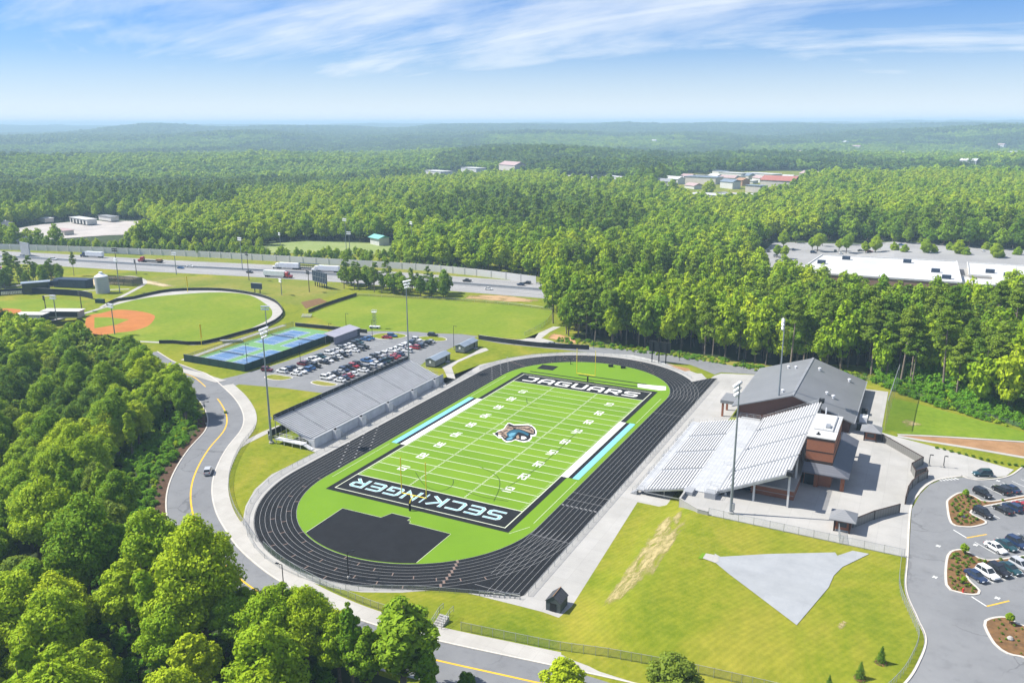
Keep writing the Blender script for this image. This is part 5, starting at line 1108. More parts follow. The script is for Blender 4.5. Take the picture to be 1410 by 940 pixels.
scoreboard(*(-222.04, 125.27), .1, 7, 2.6, 5.6, 'small blue scoreboard behind the softball outfield fence', 2, M['navy'])
for (x, y), lab in (((-165.03, 32.58), 'yellow foul pole at the near side of the softball fence'), ((-259.66, 111.36), 'yellow foul pole at the far side of the softball fence')):
    t = empty('foul_pole', (x, y, 0), .5, lab, 'foul pole', 'softball foul poles'); MB().tube((0, 0, 0), (0, 0, 9), .16, .12, 8).build('pole', M['yel'], t); MB().box(0, .5, -.03, .03, 3, 8.8).build('mesh_wing', M['yel'], t)
# filming tower, small stands, flag
t = empty('filming_tower', (-116.43, 88.49) + (0,), .3, 'white scissor filming tower parked at the practice field edge', 'tower')
MB().box(-2.4, 2.4, -1, 1, .5, 1.1).build('trailer_bed', M['lampw'], t); mb = MB()
for k in range(4): z = 1.1+k*1.6; mb.beam((-.9, -.5, z), (.9, -.5, z+1.6), .12).beam((.9, -.5, z), (-.9, -.5, z+1.6), .12).beam((-.9, .5, z), (.9, .5, z+1.6), .12).beam((.9, .5, z), (-.9, .5, z+1.6), .12)
mb.build('scissor_lift', M['steel'], t); mb = MB().box(-1.1, 1.1, -.7, .7, 7.5, 7.65); rail_line(mb, [(-1.1, -.7, 7.6), (1.1, -.7, 7.6), (1.1, .7, 7.6), (-1.1, .7, 7.6)], 1.0, .05, 1); mb.build('platform', M['lampw'], t)
for x in (-1.6, 1.6): MB().tube((x, -1.05, .45), (x, 1.05, .45), .42, n=12).build('wheel', M['dark'], t)
def small_stand(x, y, rz, lab, n=5, L=8):
    t = empty('small_bleacher', (x, y, 0), rz, lab, 'bleachers', 'small aluminium bleachers'); a, b = MB(), MB()
    for k in range(n): a.box(-L/2, L/2, k*.6, k*.6+.28, .4+k*.25, .46+k*.25); b.box(-L/2, L/2, k*.6-.3, k*.6-.05, .1+k*.25, .15+k*.25)
    a.build('seat_planks', M['alum'], t); b.build('foot_planks', M['alum2'], t); mb = MB()
    for x_ in (-L/2+.4, 0, L/2-.4): mb.beam((x_, 0, .35), (x_, n*.6, .35+n*.25), .08).beam((x_, n*.6-.2, 0), (x_, n*.6-.2, .3+n*.25), .08)
    mb.build('frame', M['steel'], t)
small_stand(*(-157.33, 42.4), -2.6, 'small aluminium bleachers between softball field and tennis courts', L=9); small_stand(*(-159.25, 91.7), .3, 'small aluminium bleachers at the practice field corner', 4, 5)
t = empty('flag_pole', (-363.94, 74.37) + (0,), 0, 'flagpole with a red and white flag at the left edge', 'flag'); MB().tube((0, 0, 0), (0, 0, 14), .12, .06, 8).build('pole', M['lampw'], t)
mb = MB()
for k in range(6):
    for j in range(6): x0, x1 = -j*.75, -(j+1)*.75; mb.face([(x0, .3*math.sin(j), 8.4+k*.75-j*.15), (x1, .3*math.sin(j+1), 8.4+k*.75-(j+1)*.15), (x1, .3*math.sin(j+1), 9.1+k*.75-(j+1)*.15), (x0, .3*math.sin(j), 9.1+k*.75-j*.15)], k % 2)
mb.build('flag_cloth', [gloss('red_flag', (.55, .06, .07), .7), M['white']], t)
# dugouts, press building, batting cage, silo at the left
def cabin(name, x, y, rz, L, W_, h, wall, roof, lab, cat, over=.6, slope=.0, gable=False, front=None, group=None, z=0):
    t = empty(name, (x, y, z), rz, lab, cat, group)
    MB().box(-L/2, L/2, -W_/2, W_/2, 0, h).build('wall', wall, t); mb = MB()
    if gable:
        slab(mb, [(-L/2-over, -W_/2-over, h-.1), (L/2+over, -W_/2-over, h-.1), (L/2+over, 0, h+W_*.22), (-L/2-over, 0, h+W_*.22)], .2); slab(mb, [(-L/2-over, 0, h+W_*.22), (L/2+over, 0, h+W_*.22), (L/2+over, W_/2+over, h-.1), (-L/2-over, W_/2+over, h-.1)], .2)
        for x_ in (-L/2, L/2): mb.face([(x_, -W_/2, h), (x_, W_/2, h), (x_, 0, h+W_*.2)])
    else: slab(mb, [(-L/2-over, -W_/2-over, h+.25), (L/2+over, -W_/2-over, h+.25), (L/2+over, W_/2+over, h+.25+slope), (-L/2-over, W_/2+over, h+.25+slope)], .24)
    mb.build('roof', roof, t)
    if front: MB().box(-L/2+.6, L/2-.6, -W_/2-.05, -W_/2, .6, h-.3).build('opening', front, t)
    return t
cabin('dugout', *(-265.75, 41.07), .42, 18, 5, 3.2, M['conc'], M['wwall'], 'long open dugout with pale roof beside the orange infield', 'dugout', front=M['dark'])
cabin('dugout', *(-272.12, 29.46), .42, 13, 5, 3.2, M['navy'], M['wwall'], 'pale roofed dugout behind the trees at the left', 'dugout', front=M['lampw'])
t = cabin('press_building', *(-333.43, 73.02), .95, 13, 5, 6.0, M['navy'], M['troof'], 'blue raised press building behind the dark banner fence', 'press building', gable=False, front=M['glass']); MB().box(4, 11, 2, 4.5, 3, 5.6).build('side_wing', M['navy'], t)
cabin('batting_cage', *(-330.22, 93.24), .28, 21, 6, 4.6, M['navy'], M['navy'], 'long dark blue batting cage building', 'batting cage', front=dull('slate_blue_panel', (.07, .10, .15), .6))
t = empty('silo', (-300.32, 89.22) + (0,), 0, 'white round water tank with conical lid behind the ball field', 'tank'); MB().lathe((0, 0, 0), [(3.6, 0), (3.6, 9.2), (3.3, 9.4)], 24).build('tank_wall', ribbed('tank_white', (.52, .54, .56), 1.0, 'Z', depth=.12), t, smooth=False); MB().lathe((0, 0, 9.4), [(3.4, 0), (1.0, 1.4), (1.0, 2.2), (.3, 2.4)], 24).build('lid', M['lampw'], t)
cabin('equipment_cart', *(-278.05, 70.4), .2, 4.5, 2, 1.8, M['greens'], M['greens'], 'dark green utility cart parked by the outfield fence', 'cart', over=.05)
t = empty('netted_bullpen', (-314.16, 110.92) + (0,), .15, 'dark netted enclosure behind the white tank', 'net enclosure'); MB().box(-13, 13, -4, -3.95, 0, 4).box(-13, 13, 3.95, 4, 0, 4).box(-13, -12.95, -4, 4, 0, 4).box(12.95, 13, -4, 4, 0, 4).build('net', veil('dense_net', (.05, .06, .04), .6), t); mb = MB()
for x in (-13, -6.5, 0, 6.5, 13):
    for y in (-4, 4): mb.tube((x, y, 0), (x, y, 4.1), .08, n=6)
mb.build('frame', M['dark'], t)
# noise wall
NWL = [(-560, 150), (-483, 174), (-373, 200), (-300, 212), (-238, 219), (-185, 226), (-140, 225), (-97, 219)]
t = empty('noise_wall', (-238, 219, 0), 0, 'long pale concrete noise wall on the far side of the motorway', 'noise wall'); mb, cp = MB(), MB(); ln = resample(NWL, 9)
for a, b in zip(ln[:-1], ln[1:]): mb.beam((a.x+238, a.y-219, 2.1), (b.x+238, b.y-219, 2.1), .3, 4.2); cp.box(a.x+238-.3, a.x+238+.3, a.y-219-.3, a.y-219+.3, 0, 4.35)
mb.build('panels', dull('noise_wall_concrete', (.70, .69, .66), .85, .05, scale=.1), t); cp.build('pilasters', dull('noise_wall_post', (.62, .61, .58), .85, .05), t)

# ------------------------------------------------------------------ far buildings (pos, length, depth, height, turn)
M['redroof'] = dull('red_tin_roof', (.40, .16, .13), .7, .1); M['orange'] = dull('orange_wall', (.40, .24, .15), .8, .1); M['bluer'] = dull('blue_grey_roof', (.20, .25, .31), .6, .1); M['pinkr'] = dull('pinkish_roof', (.45, .33, .32), .8, .1); M['tealr'] = dull('teal_roof', (.22, .52, .48), .6, .1); M['creamw'] = dull('cream_wall', (.62, .57, .50), .8, .1)
FAR = [  # px, py of the base, length, depth, height, wall, roof, gable, label
 (968,256,48,22,9,'creamw','bluer',0,'long town building with blue grey roof, left of the red roofed one'), (1010,243,44,20,8,'wwall','wroof',0,'white low town building furthest left of the far row'), (1051,244,52,20,9,'wwall','wroof',0,'white town building with long pale roof in the far row'),
 (1074,261,44,24,9,'creamw','redroof',1,'large red roofed town building by the dense wood'), (1022,259,14,12,7,'orange','orange',1,'small orange town building between white ones'), (977,276,46,24,9,'wwall','wroof',0,'flat white roofed town building nearest the woods'), (1026,275,26,18,8,'wwall','wroof',0,'small white town building right of the flat roofed one'),
 (941,252,34,14,6,'wwall','wroof',0,'low white town shed at the left end of the town'), (1117,243,34,18,10,'creamw','pinkr',1,'pinkish town building at the right end of the town'), (1005,262,22,14,8,'wwall','bluer',1,'grey roofed town house beside the orange building'), (1040,266,20,14,8,'creamw','bluer',0,'small grey roofed building below the red roofed one'), (985,249,20,12,7,'wwall','wroof',1,'white gabled house at the town edge'),
 (603,240,52,24,9,'wwall','wroof',0,'low white warehouse far beyond the woods, left one of three'), (652,238,44,22,9,'wwall','wroof',0,'low white warehouse far beyond the woods, middle one of three'), (706,235,54,26,9,'creamw','pinkr',1,'pale gabled warehouse far beyond the woods, right one of three'), (800,247,66,12,6,'wwall','wroof',0,'long low pale building strip left of the town'), (850,248,52,12,6,'wwall','wroof',0,'long low pale building strip nearer the town')]
CLEAR = []
for k, (px, py, L, D_, h, wl, rf_, gb, lab) in enumerate(FAR):
    W_ = L/(90*1136.5/(py-170))*1136.5; CLEAR.append((px-W_*.55-2, px+W_*.55+2, py-2.5, py+13))
FARPOS = [(-181.68, 934.08), (-189.11, 1157.3), (-142.57, 1158.07), (-76.04, 912.39), (-125.1, 916.95), (-120.0, 720.53), (-86.23, 746.24), (-221.31, 978.3), (-76.92, 1207.68), (-131.65, 873.64), (-93.5, 841.39), (-190.86, 1042.91), (-656.44, 1012.47), (-621.79, 1074.31), (-589.82, 1163.16), (-385.09, 991.07), (-328.76, 998.24)]
for (X_, Y_), (px, py, L, D_, h, wl, rf_, gb, lab) in zip(FARPOS, FAR):
    z = float(tz(X_, Y_)); t = cabin('town_building', X_, Y_, -.47+rnd.uniform(-.25, .25), L, D_, h+1.5, M[wl], M[rf_], lab, 'building', over=.8, gable=bool(gb), group='far buildings', z=z)
cabin('pavilion', *(-272.14, 309.21), -.4, 13, 9, 5.5, M['wwall'], M['tealr'], 'white pavilion with teal roof on the pale far field', 'pavilion', gable=True, over=1.2, z=.3)
cabin('depot_building', *(-522.87, 188.42), -.25, 27, 14, 4.6, M['wwall'], M['wroof'], 'pale depot shed at the left edge beyond the motorway', 'building', gable=True)
t = cabin('depot_building', *(-610.61, 306.39), -.22, 36, 9, 4.6, M['wwall'], M['wroof'], 'long white depot building with dark truck doors', 'building')
for k in range(5): MB().box(-16+k*6.8, -12.5+k*6.8, -4.56, -4.5, 0, 3.6).build('truck_door', M['dark'], t)
cabin('depot_building', *(-655.26, 298.32), -.2, 20, 8, 3.6, M['creamw'], M['wroof'], 'small cream depot building left of the truck doors', 'building')
cabin('depot_building', *(-646.69, 251.82), -.25, 22, 10, 5, M['wwall'], M['wroof'], 'white depot shed cut by the left edge of the picture', 'building', gable=True)
cabin('depot_building', *(-553.66, 245.77), -.2, 20, 8, 3.6, M['creamw'], M['pinkr'], 'low brownish depot shed nearest the motorway', 'building')
cabin('depot_building', *(-610.0, 333.41), -.2, 24, 8, 4, M['wwall'], M['alum2'], 'grey roofed depot shed right of the truck doors', 'building')
cabin('roadside_sign', *(-467.06, 155.05), -.2, 14, .8, 9, M['steel'], M['steel'], 'grey sign gantry beside the motorway at the left', 'sign', over=.1)
rt = random.Random(5)
for k, ((X_, Y_), (px, py)) in enumerate(zip([(-214.26, 862.22), (-217.63, 917.62), (-173.58, 854.31), (-221.68, 1064.94), (-205.65, 1072.18), (-221.62, 1206.66), (-169.79, 1035.15), (-162.14, 1073.66), (-164.33, 1148.28), (-123.47, 960.72), (-117.14, 993.96), (-117.9, 1075.99), (-128.18, 1184.67), (-98.96, 1120.41), (-99.91, 1197.36), (-116.12, 784.94), (-100.53, 760.01), (-143.45, 750.56), (-104.43, 699.05), (-62.35, 905.58), (-235.72, 1058.59), (-72.98, 1079.11)], [(915,260),(928,256),(955,262),(962,247),(978,247),(992,240),(1003,250),(1018,248),(1030,244),(1033,256),(1046,254),(1060,249),(1068,243),(1085,247),(1095,243),(1000,270),(1012,273),(958,272),(990,279),(1088,262),(948,247),(1104,250)])):
    cabin('town_house', X_, Y_, -.47+rt.uniform(-.5, .5), rt.uniform(14, 28), rt.uniform(10, 16), rt.uniform(5, 9), M[rt.choice(['wwall', 'creamw', 'wwall'])], M[rt.choice(['wroof', 'bluer', 'wroof', 'pinkr', 'alum2'])], 'small pale town building among the trees of the distant town', 'building', over=.8, gable=rt.random() < .5, group='small buildings of the distant town', z=float(tz(X_, Y_)))
    CLEAR.append((px-14, px+14, py-2, py+9))
for k, ((X_, Y_), (px, py)) in enumerate(zip([(-476.08, 4558.55), (-167.78, 3050.52), (-240.96, 3431.44), (64.86, 6005.22), (238.33, 4095.57), (-325.09, 2768.06), (248.16, 1985.79), (153.2, 1583.84), (-380.82, 2548.33), (-1416.8, 6149.7), (-1009.15, 3339.34), (-10.71, 2685.49), (297.04, 3336.28), (-634.68, 2454.24)], [(1130,187),(1180,196),(1165,193),(1290,183),(1345,190),(1100,198),(1395,212),(1335,221),(1060,200),(985,182),(900,192),(1240,200),(1380,195),(940,200)])):
    cabin('far_house', X_, Y_, rt.uniform(-1, 1), rt.uniform(18, 30), rt.uniform(12, 18), rt.uniform(13, 16), M['wwall'], M[rt.choice(['wroof', 'wroof', 'pinkr'])], 'tiny white house showing among the hazy woods of the far hills', 'house', over=.8, gable=True, group='tiny houses of the far hills', z=float(tz(X_, Y_))+2)
# shopping centre
def block(name, poly, h, lab, wall, units=()):
    a0 = Vector(poly[0]); t = empty(name, (a0.x, a0.y, .3), 0, lab, 'shop building', 'shopping centre buildings'); q = [(x-a0.x, y-a0.y) for x, y in poly]
    MB().prism(q, 0, h).build('wall', wall, t); MB().prism(shrink(q, .5), h, h+.12).build('roof', M['wroof'], t)
    mb = MB()
    for a, b in zip(q, q[1:]+q[:1]): mb.beam((a[0], a[1], h+.25), (b[0], b[1], h+.25), .6, .9)
    mb.build('parapet', M['wwall'], t)
    for x, y in units: MB().box(x-a0.x-2.2, x-a0.x+2.2, y-a0.y-1.4, y-a0.y+1.4, h+.12, h+2.1).build('roof_unit', M['navy'], t)
block('shopping_centre', [(39.86, 269.69), (44.7, 340.37), (119.78, 348.64), (121.32, 273.37)], 8.7, 'largest white roofed shop block with dark roof units', M['orange'], [(48.39, 306.67), (59.94, 328.7), (93.58, 331.51), (108.9, 303.28), (114.28, 283.72)])
block('shopping_centre', [(121.46, 309.65), (137.22, 314.84), (141.76, 288.9), (122.43, 281.7)], 6.2, 'low white roofed annex right of the largest shop block', M['orange'])
block('shopping_centre', [(125.76, 353.84), (162.31, 354.37), (161.12, 283.31), (142.55, 282.88), (136.73, 307.94), (125.51, 307.44)], 7.7, 'white roofed shop block at the right edge', M['creamw'], [(136.19, 320.26), (144.51, 311.73)])

# ------------------------------------------------------------------ trees
def unit(n, g): v = g.normal(size=(n, 3)); return v/np.linalg.norm(v, axis=1, keepdims=True)
def leaf_quads(c, nrm, size, g, asp=.62):
    """small leaf sprays: one bent rhombus each"""
    n = len(c); nrm = nrm/np.linalg.norm(nrm, axis=1, keepdims=True); r = unit(n, g)
    t = np.cross(nrm, r); t /= np.linalg.norm(t, axis=1, keepdims=True); b = np.cross(nrm, t); s = (size*g.uniform(.65, 1.35, n))[:, None]
    co = np.stack([c-t*s, c-b*s*asp+nrm*s*.18, c+t*s, c+b*s*asp+nrm*s*.18], 1).reshape(-1, 3)
    return co, np.arange(4*n).reshape(n, 4)
def limb_quads(p0, p1, r0, r1, n=6):
    mb = MB().tube(p0, p1, r0, r1, n, cap=False); return np.array(mb.v), np.array(mb.f)
def join(parts):
    co, q, o = [], [], 0
    for c, f in parts: co.append(c); q.append(f+o); o += len(c)
    return np.concatenate(co), np.concatenate(q)
def broadleaf(seed, h, R, nl, per, size, base=.26, spire=.0, lobe=(.26, .40), flat=1.0):
    g = np.random.default_rng(seed); zb = h*base; hc = h-zb; parts = []; trunk = []
    lean = g.normal(0, .03*h, 2); trunk.append(limb_quads((0, 0, -1), (lean[0]*.4, lean[1]*.4, zb+hc*.2), .028*h*.8, .018*h, 8)); trunk.append(limb_quads((lean[0]*.4, lean[1]*.4, zb+hc*.2), (lean[0], lean[1], h*.9), .018*h, .03, 6))
    cs, rs_ = [], []
    for k in range(nl):
        d = unit(1, g)[0]; d[2] = d[2]*.8+.18; u = g.uniform(.35, 1)**.5
        zf = np.clip(.48+.46*d[2]*u, .03, 1); prof = (np.sin(PI*np.clip(zf, .02, .98)**.8)**.6)*(1-spire*zf)
        p = np.array([d[0]*R*.80*u*prof+lean[0]*zf, d[1]*R*.80*u*prof+lean[1]*zf, zb+hc*zf*.94]); cs.append(p); rs_.append(R*g.uniform(*lobe)*(1-.25*zf))
        trunk.append(limb_quads((lean[0]*zf*.6, lean[1]*zf*.6, max(zb*.7, p[2]-hc*.22)), tuple(p), .010*h*.6, .02, 4)) if k % 3 == 0 else None
    for p, r in zip(cs, rs_):
        n = int(per*(r/(R*.33))**2); d = unit(n*2, g); out = p-np.array([lean[0]*.5, lean[1]*.5, zb+hc*.40]); out /= np.linalg.norm(out)+1e-6
        d = d[(d@out > -.35) & (d[:, 2] > -.75)][:n]; m = len(d)
        rr = r*g.uniform(.55, 1.08, (m, 1)); c = p+d*rr*np.array([1, 1, .85*flat]); nr = d*.9+g.normal(0, .38, (m, 3))+np.array([0, 0, .30]); parts.append(leaf_quads(c, nr, size, g))
    m = int(nl*per*.12); d = unit(m, g); c = np.array([lean[0]*.5, lean[1]*.5, zb+hc*.45])+d*np.array([R*.5, R*.5, hc*.36])*g.uniform(.3, 1, (m, 1)); parts.append(leaf_quads(c, d+g.normal(0, .4, (m, 3)), size*1.6, g))
    return join(trunk), join(parts)
def pine(seed, h, R, nl, per, size, base=.5):
    g = np.random.default_rng(seed); zb = h*base; hc = h-zb; parts, trunk = [], []; lean = g.normal(0, .025*h, 2)
    trunk.append(limb_quads((0, 0, -1), (lean[0]*.5, lean[1]*.5, zb), .018*h*.8, .011*h, 8)); trunk.append(limb_quads((lean[0]*.5, lean[1]*.5, zb), (lean[0], lean[1], h*.98), .011*h, .03, 6))
    for k in range(nl):
        zf = g.uniform(0, 1)**.8; a = g.uniform(0, 2*PI); rr = R*(.35+.75*np.sin(PI*min(.97, zf*.75+.22)))*g.uniform(.25, .95)*(1-zf*.55)
        p = np.array([math.cos(a)*rr+lean[0]*(.5+.5*zf), math.sin(a)*rr+lean[1]*(.5+.5*zf), zb+hc*(.04+.92*zf)]); r = R*g.uniform(.24, .40)*(1-.35*zf)
        trunk.append(limb_quads((lean[0]*(.5+.5*zf), lean[1]*(.5+.5*zf), p[2]-.6), tuple(p), .09, .03, 4)) if k % 2 == 0 else None
        n = int(per*(r/(R*.32))**2); d = unit(n*2, g); d = d[d[:, 2] > -.5][:n]; m = len(d); c = p+d*r*g.uniform(.4, 1.1, (m, 1))*np.array([1, 1, .62])
        parts.append(leaf_quads(c, d*.8+g.normal(0, .5, (m, 3))+np.array([0, 0, .45]), size, g, .45))
    return join(trunk), join(parts)
def stack(kind, seed, n, spread, hr, Rr, nl, per, size):
    """a clump of far trees joined into one crown mass"""
    g = np.random.default_rng(seed); P_ = []
    for k in range(n):
        h = g.uniform(*hr); R = g.uniform(*Rr); _, (c, q) = (broadleaf if g.random() > .35 or kind == 'b' else pine)(seed*100+k, h, R, nl, per, size)
        a = g.uniform(0, 2*PI); d = spread*math.sqrt((k+.5)/n); P_.append((c+np.array([math.cos(k*2.4)*d+g.normal(0, 1.5), math.sin(k*2.4)*d+g.normal(0, 1.5), g.uniform(-2, 1)]), q))
    return join(P_)
LEAVES = {'S': 'leafB', 'T': 'leafA', 'A': 'leafA', 'B': 'leafB', 'C': 'leafC', 'Y': 'leafY', 'O': 'leafO', 'P': 'needle'}
# near prototypes: (trunk mesh, crown mesh, height, radius)
NEAR = {k: [] for k in LEAVES}
def reg(key, tr, cr, h, R): NEAR[key].append((np_mesh('trunk', *tr, M['barkp' if key == 'P' else 'bark']), np_mesh('crown', *cr, M[LEAVES[key]]), h, R))
sd_ = 100
for key, specs in {'A': [(16, 5.6), (14, 4.6), (18, 6.2), (13, 5.0)], 'B': [(17, 5.4), (15, 4.8), (19, 6.4), (12, 4.2)], 'C': [(15, 5.6), (18, 5.8), (12, 4.6)], 'Y': [(15, 5.6), (19, 7.0), (12, 4.2)], 'O': [(15, 5.2), (13, 4.8)]}.items():
    for h, R in specs: sd_ += 1; reg(key, *broadleaf(sd_, h, R, 96, 300, .235, base=.16, spire=.30 if sd_ % 2 else .08, lobe=(.15, .31)), h, R)
for h, R in ((25, 4.6), (23, 4.0), (27, 4.8), (21, 4.2)): sd_ += 1; reg('P', *pine(sd_, h, R, 50, 170, .34, .42 if sd_ % 2 else .52), h, R)

for h, R in ((17, 3.4), (15, 4.2)): sd_ += 1; reg('S', *broadleaf(sd_, h, R, 56, 300, .24, base=.12, spire=.35, lobe=(.13, .26)), h, R)
for h, R in ((16, 2.6),): sd_ += 1; reg('T', *broadleaf(sd_, h, R, 40, 240, .24, base=.15, spire=.45, lobe=(.13, .28)), h, R)
def proj(x, y, z):
    rx_, ry_, rz2 = x-CAM[0], y-CAM[1], z-CAM[2]
    f = rx_*fwd.x+ry_*fwd.y+rz2*fwd.z; r = rx_*rgt.x+ry_*rgt.y; u = rx_*up.x+ry_*up.y+rz2*up.z
    f = np.maximum(f, 1); return 705+1136.5*r/f, 470-1136.5*u/f, f
def in_frame(x, y, z, m=60):
    a, b, f = proj(x, y, z); a2, b2, _ = proj(x, y, z-18.0)
    return (f > 20) & (a > -m) & (a < 1410+m) & (b < 940+m) & (b2 > 150)
def grid_pts(x0, x1, y0, y1, step, jit=.42):
    a, b = np.meshgrid(np.arange(x0, x1, step), np.arange(y0, y1, step), indexing='ij'); a = a+(np.arange(b.shape[1]) % 2)*step*.5
    return a.ravel()+rng.uniform(-jit, jit, a.size)*step, b.ravel()+rng.uniform(-jit, jit, a.size)*step
CAND = []        # x, y, scale, key, region
# W1: wood on the hillside left of and below the road
x, y = grid_pts(-330, 30, -210, 25, 6.3); r = road_side(x, y); lim = np.where(y > -38, 11.5, np.where(x < -27, 19.0, np.where(x < 22, 8.5, 14.5)))
lim = np.where((x > -60) & (x < -27) & (y > -112), 15, lim)
edge = y < 14 + .0*x - ss(-150, -260, -(-x))*0
edge = (y < np.interp(x, [-330, -260, -215, -170, -150, 30], [22, 16, 6, -6, -2, 0]))
ok = (r > lim) & edge & in_frame(x, y, H(x, y)+14, 90) & (x < 24)
ok &= ~((x > 22) & (y > -120))
pool = 'AABBBCCAYOBCAYOCB'
for X_, Y_ in zip(x[ok], y[ok]):
    n_ = math.sin(X_*.055+1)+math.sin(Y_*.07+X_*.02); near = math.hypot(X_-CAM[0], Y_-CAM[1]) < 200
    key = rnd.choice(('ABYBCA' if n_ > .6 else 'BCCBOBC') if Y_ > -62 and X_ < -40 else 'AYYAYYAT' if n_ > .3 else ('BASBOY' if n_ < -.7 else 'AYAYASBT')); CAND.append((X_, Y_, rnd.uniform(1.0, 1.42) if near else rnd.uniform(.78, 1.2), key, 'W1')) if not (near and rnd.random() < .36) else None
# W2: tall mixed wood behind the track and the field house
HEDGE = [(-33, 107), (39, 104.5), (55, 99), (90, 92), (98, 87), (106, 79), (116, 72), (135, 62), (165, 46), (240, 5)]
x, y = grid_pts(-110, 330, 30, 262, 5.2); hl = np.interp(x, [p[0] for p in HEDGE], [p[1] for p in HEDGE]); lw = -33-(y-107)*.56
hw = np.interp(x, [p.x for p in HWL], [p.y for p in HWL])
ok = (y > hl+3.5) & (x > lw) & ((y < hw-26) | (x > 40) | (y > hw+30)) & in_frame(x, y, H(x, y)+22, 90)
# the roofs of the shopping centre stay clear
ok &= ~((x > 25) & (y > 245))
ta, tb, _ = proj(x, y, H(x, y)+20); ok &= ~((ta > 1015) & (tb < np.interp(ta, [1015, 1060, 1100, 1140, 1330, 1410], [374, 372, 372, 388, 396, 398])))
for X_, Y_ in zip(x[ok], y[ok]):
    n_ = math.sin(X_*.05)+math.sin(Y_*.045+X_*.03+2); key = rnd.choice('PPPPBA' if n_ < .3 else 'AABYPAP'); CAND.append((X_, Y_, rnd.uniform(.82, 1.12)*(1.0 if key == 'P' else 1.22), key, 'W2'))
# pines between practice field and motorway, trees left of the ball fields
x, y = grid_pts(-240, -90, 140, 185, 6.0); a, b, _ = proj(x, y, np.zeros_like(x))
ok = (a > 463) & (a < 622) & (b > 388+ (a-463)*.10) & (b < 398+(a-463)*.09)
for X_, Y_ in zip(x[ok], y[ok]): CAND.append((X_, Y_, rnd.uniform(.5, .78), rnd.choice('PPPBC'), 'W4'))
x, y = grid_pts(-480, -330, 60, 150, 7.0); a, b, _ = proj(x, y, np.zeros_like(x)); ok = (a > -40) & (a < 96) & (b > 381-a*.01) & (b < 396-a*.06)
for X_, Y_ in zip(x[ok], y[ok]): CAND.append((X_, Y_, rnd.uniform(.45, .8), rnd.choice('BCBOP'), 'W5'))

def size_of(c):
    h = NEAR[c[3]][0][2]; return 1.0*c[2]*(h if c[4] != 'W2' else h*.62)/math.hypot(c[0]-CAM[0], c[1]-CAM[1])
CAND.sort(key=lambda c: -size_of(c))
TREE_MAX = 268
GROUPS = {'W1': 'trees of the dense wood beside the road', 'W2': 'trees of the tall wood behind the track', 'W4': 'trees between practice field and motorway', 'W5': 'trees beside the motorway above the ball fields'}
NAMES = {'S': 'broadleaf tree', 'T': 'broadleaf tree', 'A': 'broadleaf tree', 'B': 'broadleaf tree', 'C': 'broadleaf tree', 'Y': 'broadleaf tree', 'O': 'broadleaf tree', 'P': 'pine'}
TINT = {'S': 'loose mid green', 'T': 'slim bright green', 'A': 'bright green', 'B': 'mid green', 'C': 'dark green', 'Y': 'yellow green', 'O': 'olive green', 'P': 'tall bare stemmed'}
WHERE = {'W1': 'in the dense wood beside the road', 'W2': 'in the tall wood behind the track', 'W4': 'between the practice field and the motorway', 'W5': 'beside the motorway above the ball fields'}
def plant(key, var, x, y, sc, label, group=None, name=None, sz=None, z=None, rz=None):
    tm, cm, h, R = NEAR[key][var]
    t = empty(name or ('pine_tree' if key == 'P' else 'broadleaf_tree'), (x, y, float(tz(x, y)) if z is None else z), rnd.uniform(0, 6.28) if rz is None else rz, label, 'tree', group)
    t.scale = (sc*(sz or 1), sc*(sz or 1), sc); link('trunk', tm, t); link('crown', cm, t); return t
ROW = ['outermost', 'second', 'third', 'fourth', 'fifth', 'sixth', 'seventh', 'eighth', 'ninth', 'tenth', 'eleventh', 'twelfth', 'thirteenth', 'fourteenth', 'fifteenth', 'sixteenth']
L1 = [((-150, 0), 'the road mouth by the tennis courts'), ((-112, -13), 'the car park entrance'), ((-95, -24), 'the bend by the curved lamp post'), ((-77, -44), 'the silver car on the road'), ((-66, -60), 'the mulch strip'), ((-52, -76), 'the wire fence of the track curve'), ((-35, -89), 'the black throwing area'), ((-16, -98), 'the lamp post over the pavement'), ((7, -104), 'the near end of the track'), ((25, -105), 'the wire stair')]
L2 = [((-33, 107), 'the gravel track'), ((-5, 105), 'the service road'), ((15, 105), 'the black scoreboard'), ((39, 104), 'the far track corner'), ((58, 98), 'the far end of the field house'), ((75, 95), 'the field house ridge'), ((92, 90), 'the field house yard'), ((104, 80), 'the safety net'), ((118, 70), 'the bright grass bank'), ((135, 62), 'the brown earth bed'), ((165, 46), 'the picture edge beyond the drive')]
def tree_label(c):
    X_, Y_, sc, key, w_ = c; k = f"{TINT[key]} {NAMES[key]}"
    if w_ in ('W1', 'W2'):
        L = L1 if w_ == 'W1' else L2; q = min(L, key=lambda l: math.hypot(l[0][0]-X_, l[0][1]-Y_)); d = math.hypot(q[0][0]-X_, q[0][1]-Y_)
        return f"{k}, {ROW[min(15, int(max(0, d-8)/7))]} row back, behind {q[1]}"
    return f"{k} {WHERE[w_]}"
for c in CAND[:TREE_MAX]:
    X_, Y_, sc, key, w_ = c; plant(key, rnd.randrange(len(NEAR[key])), X_, Y_, sc, tree_label(c), GROUPS[w_], sz=.72 if w_ == 'W2' and key != 'P' else None)
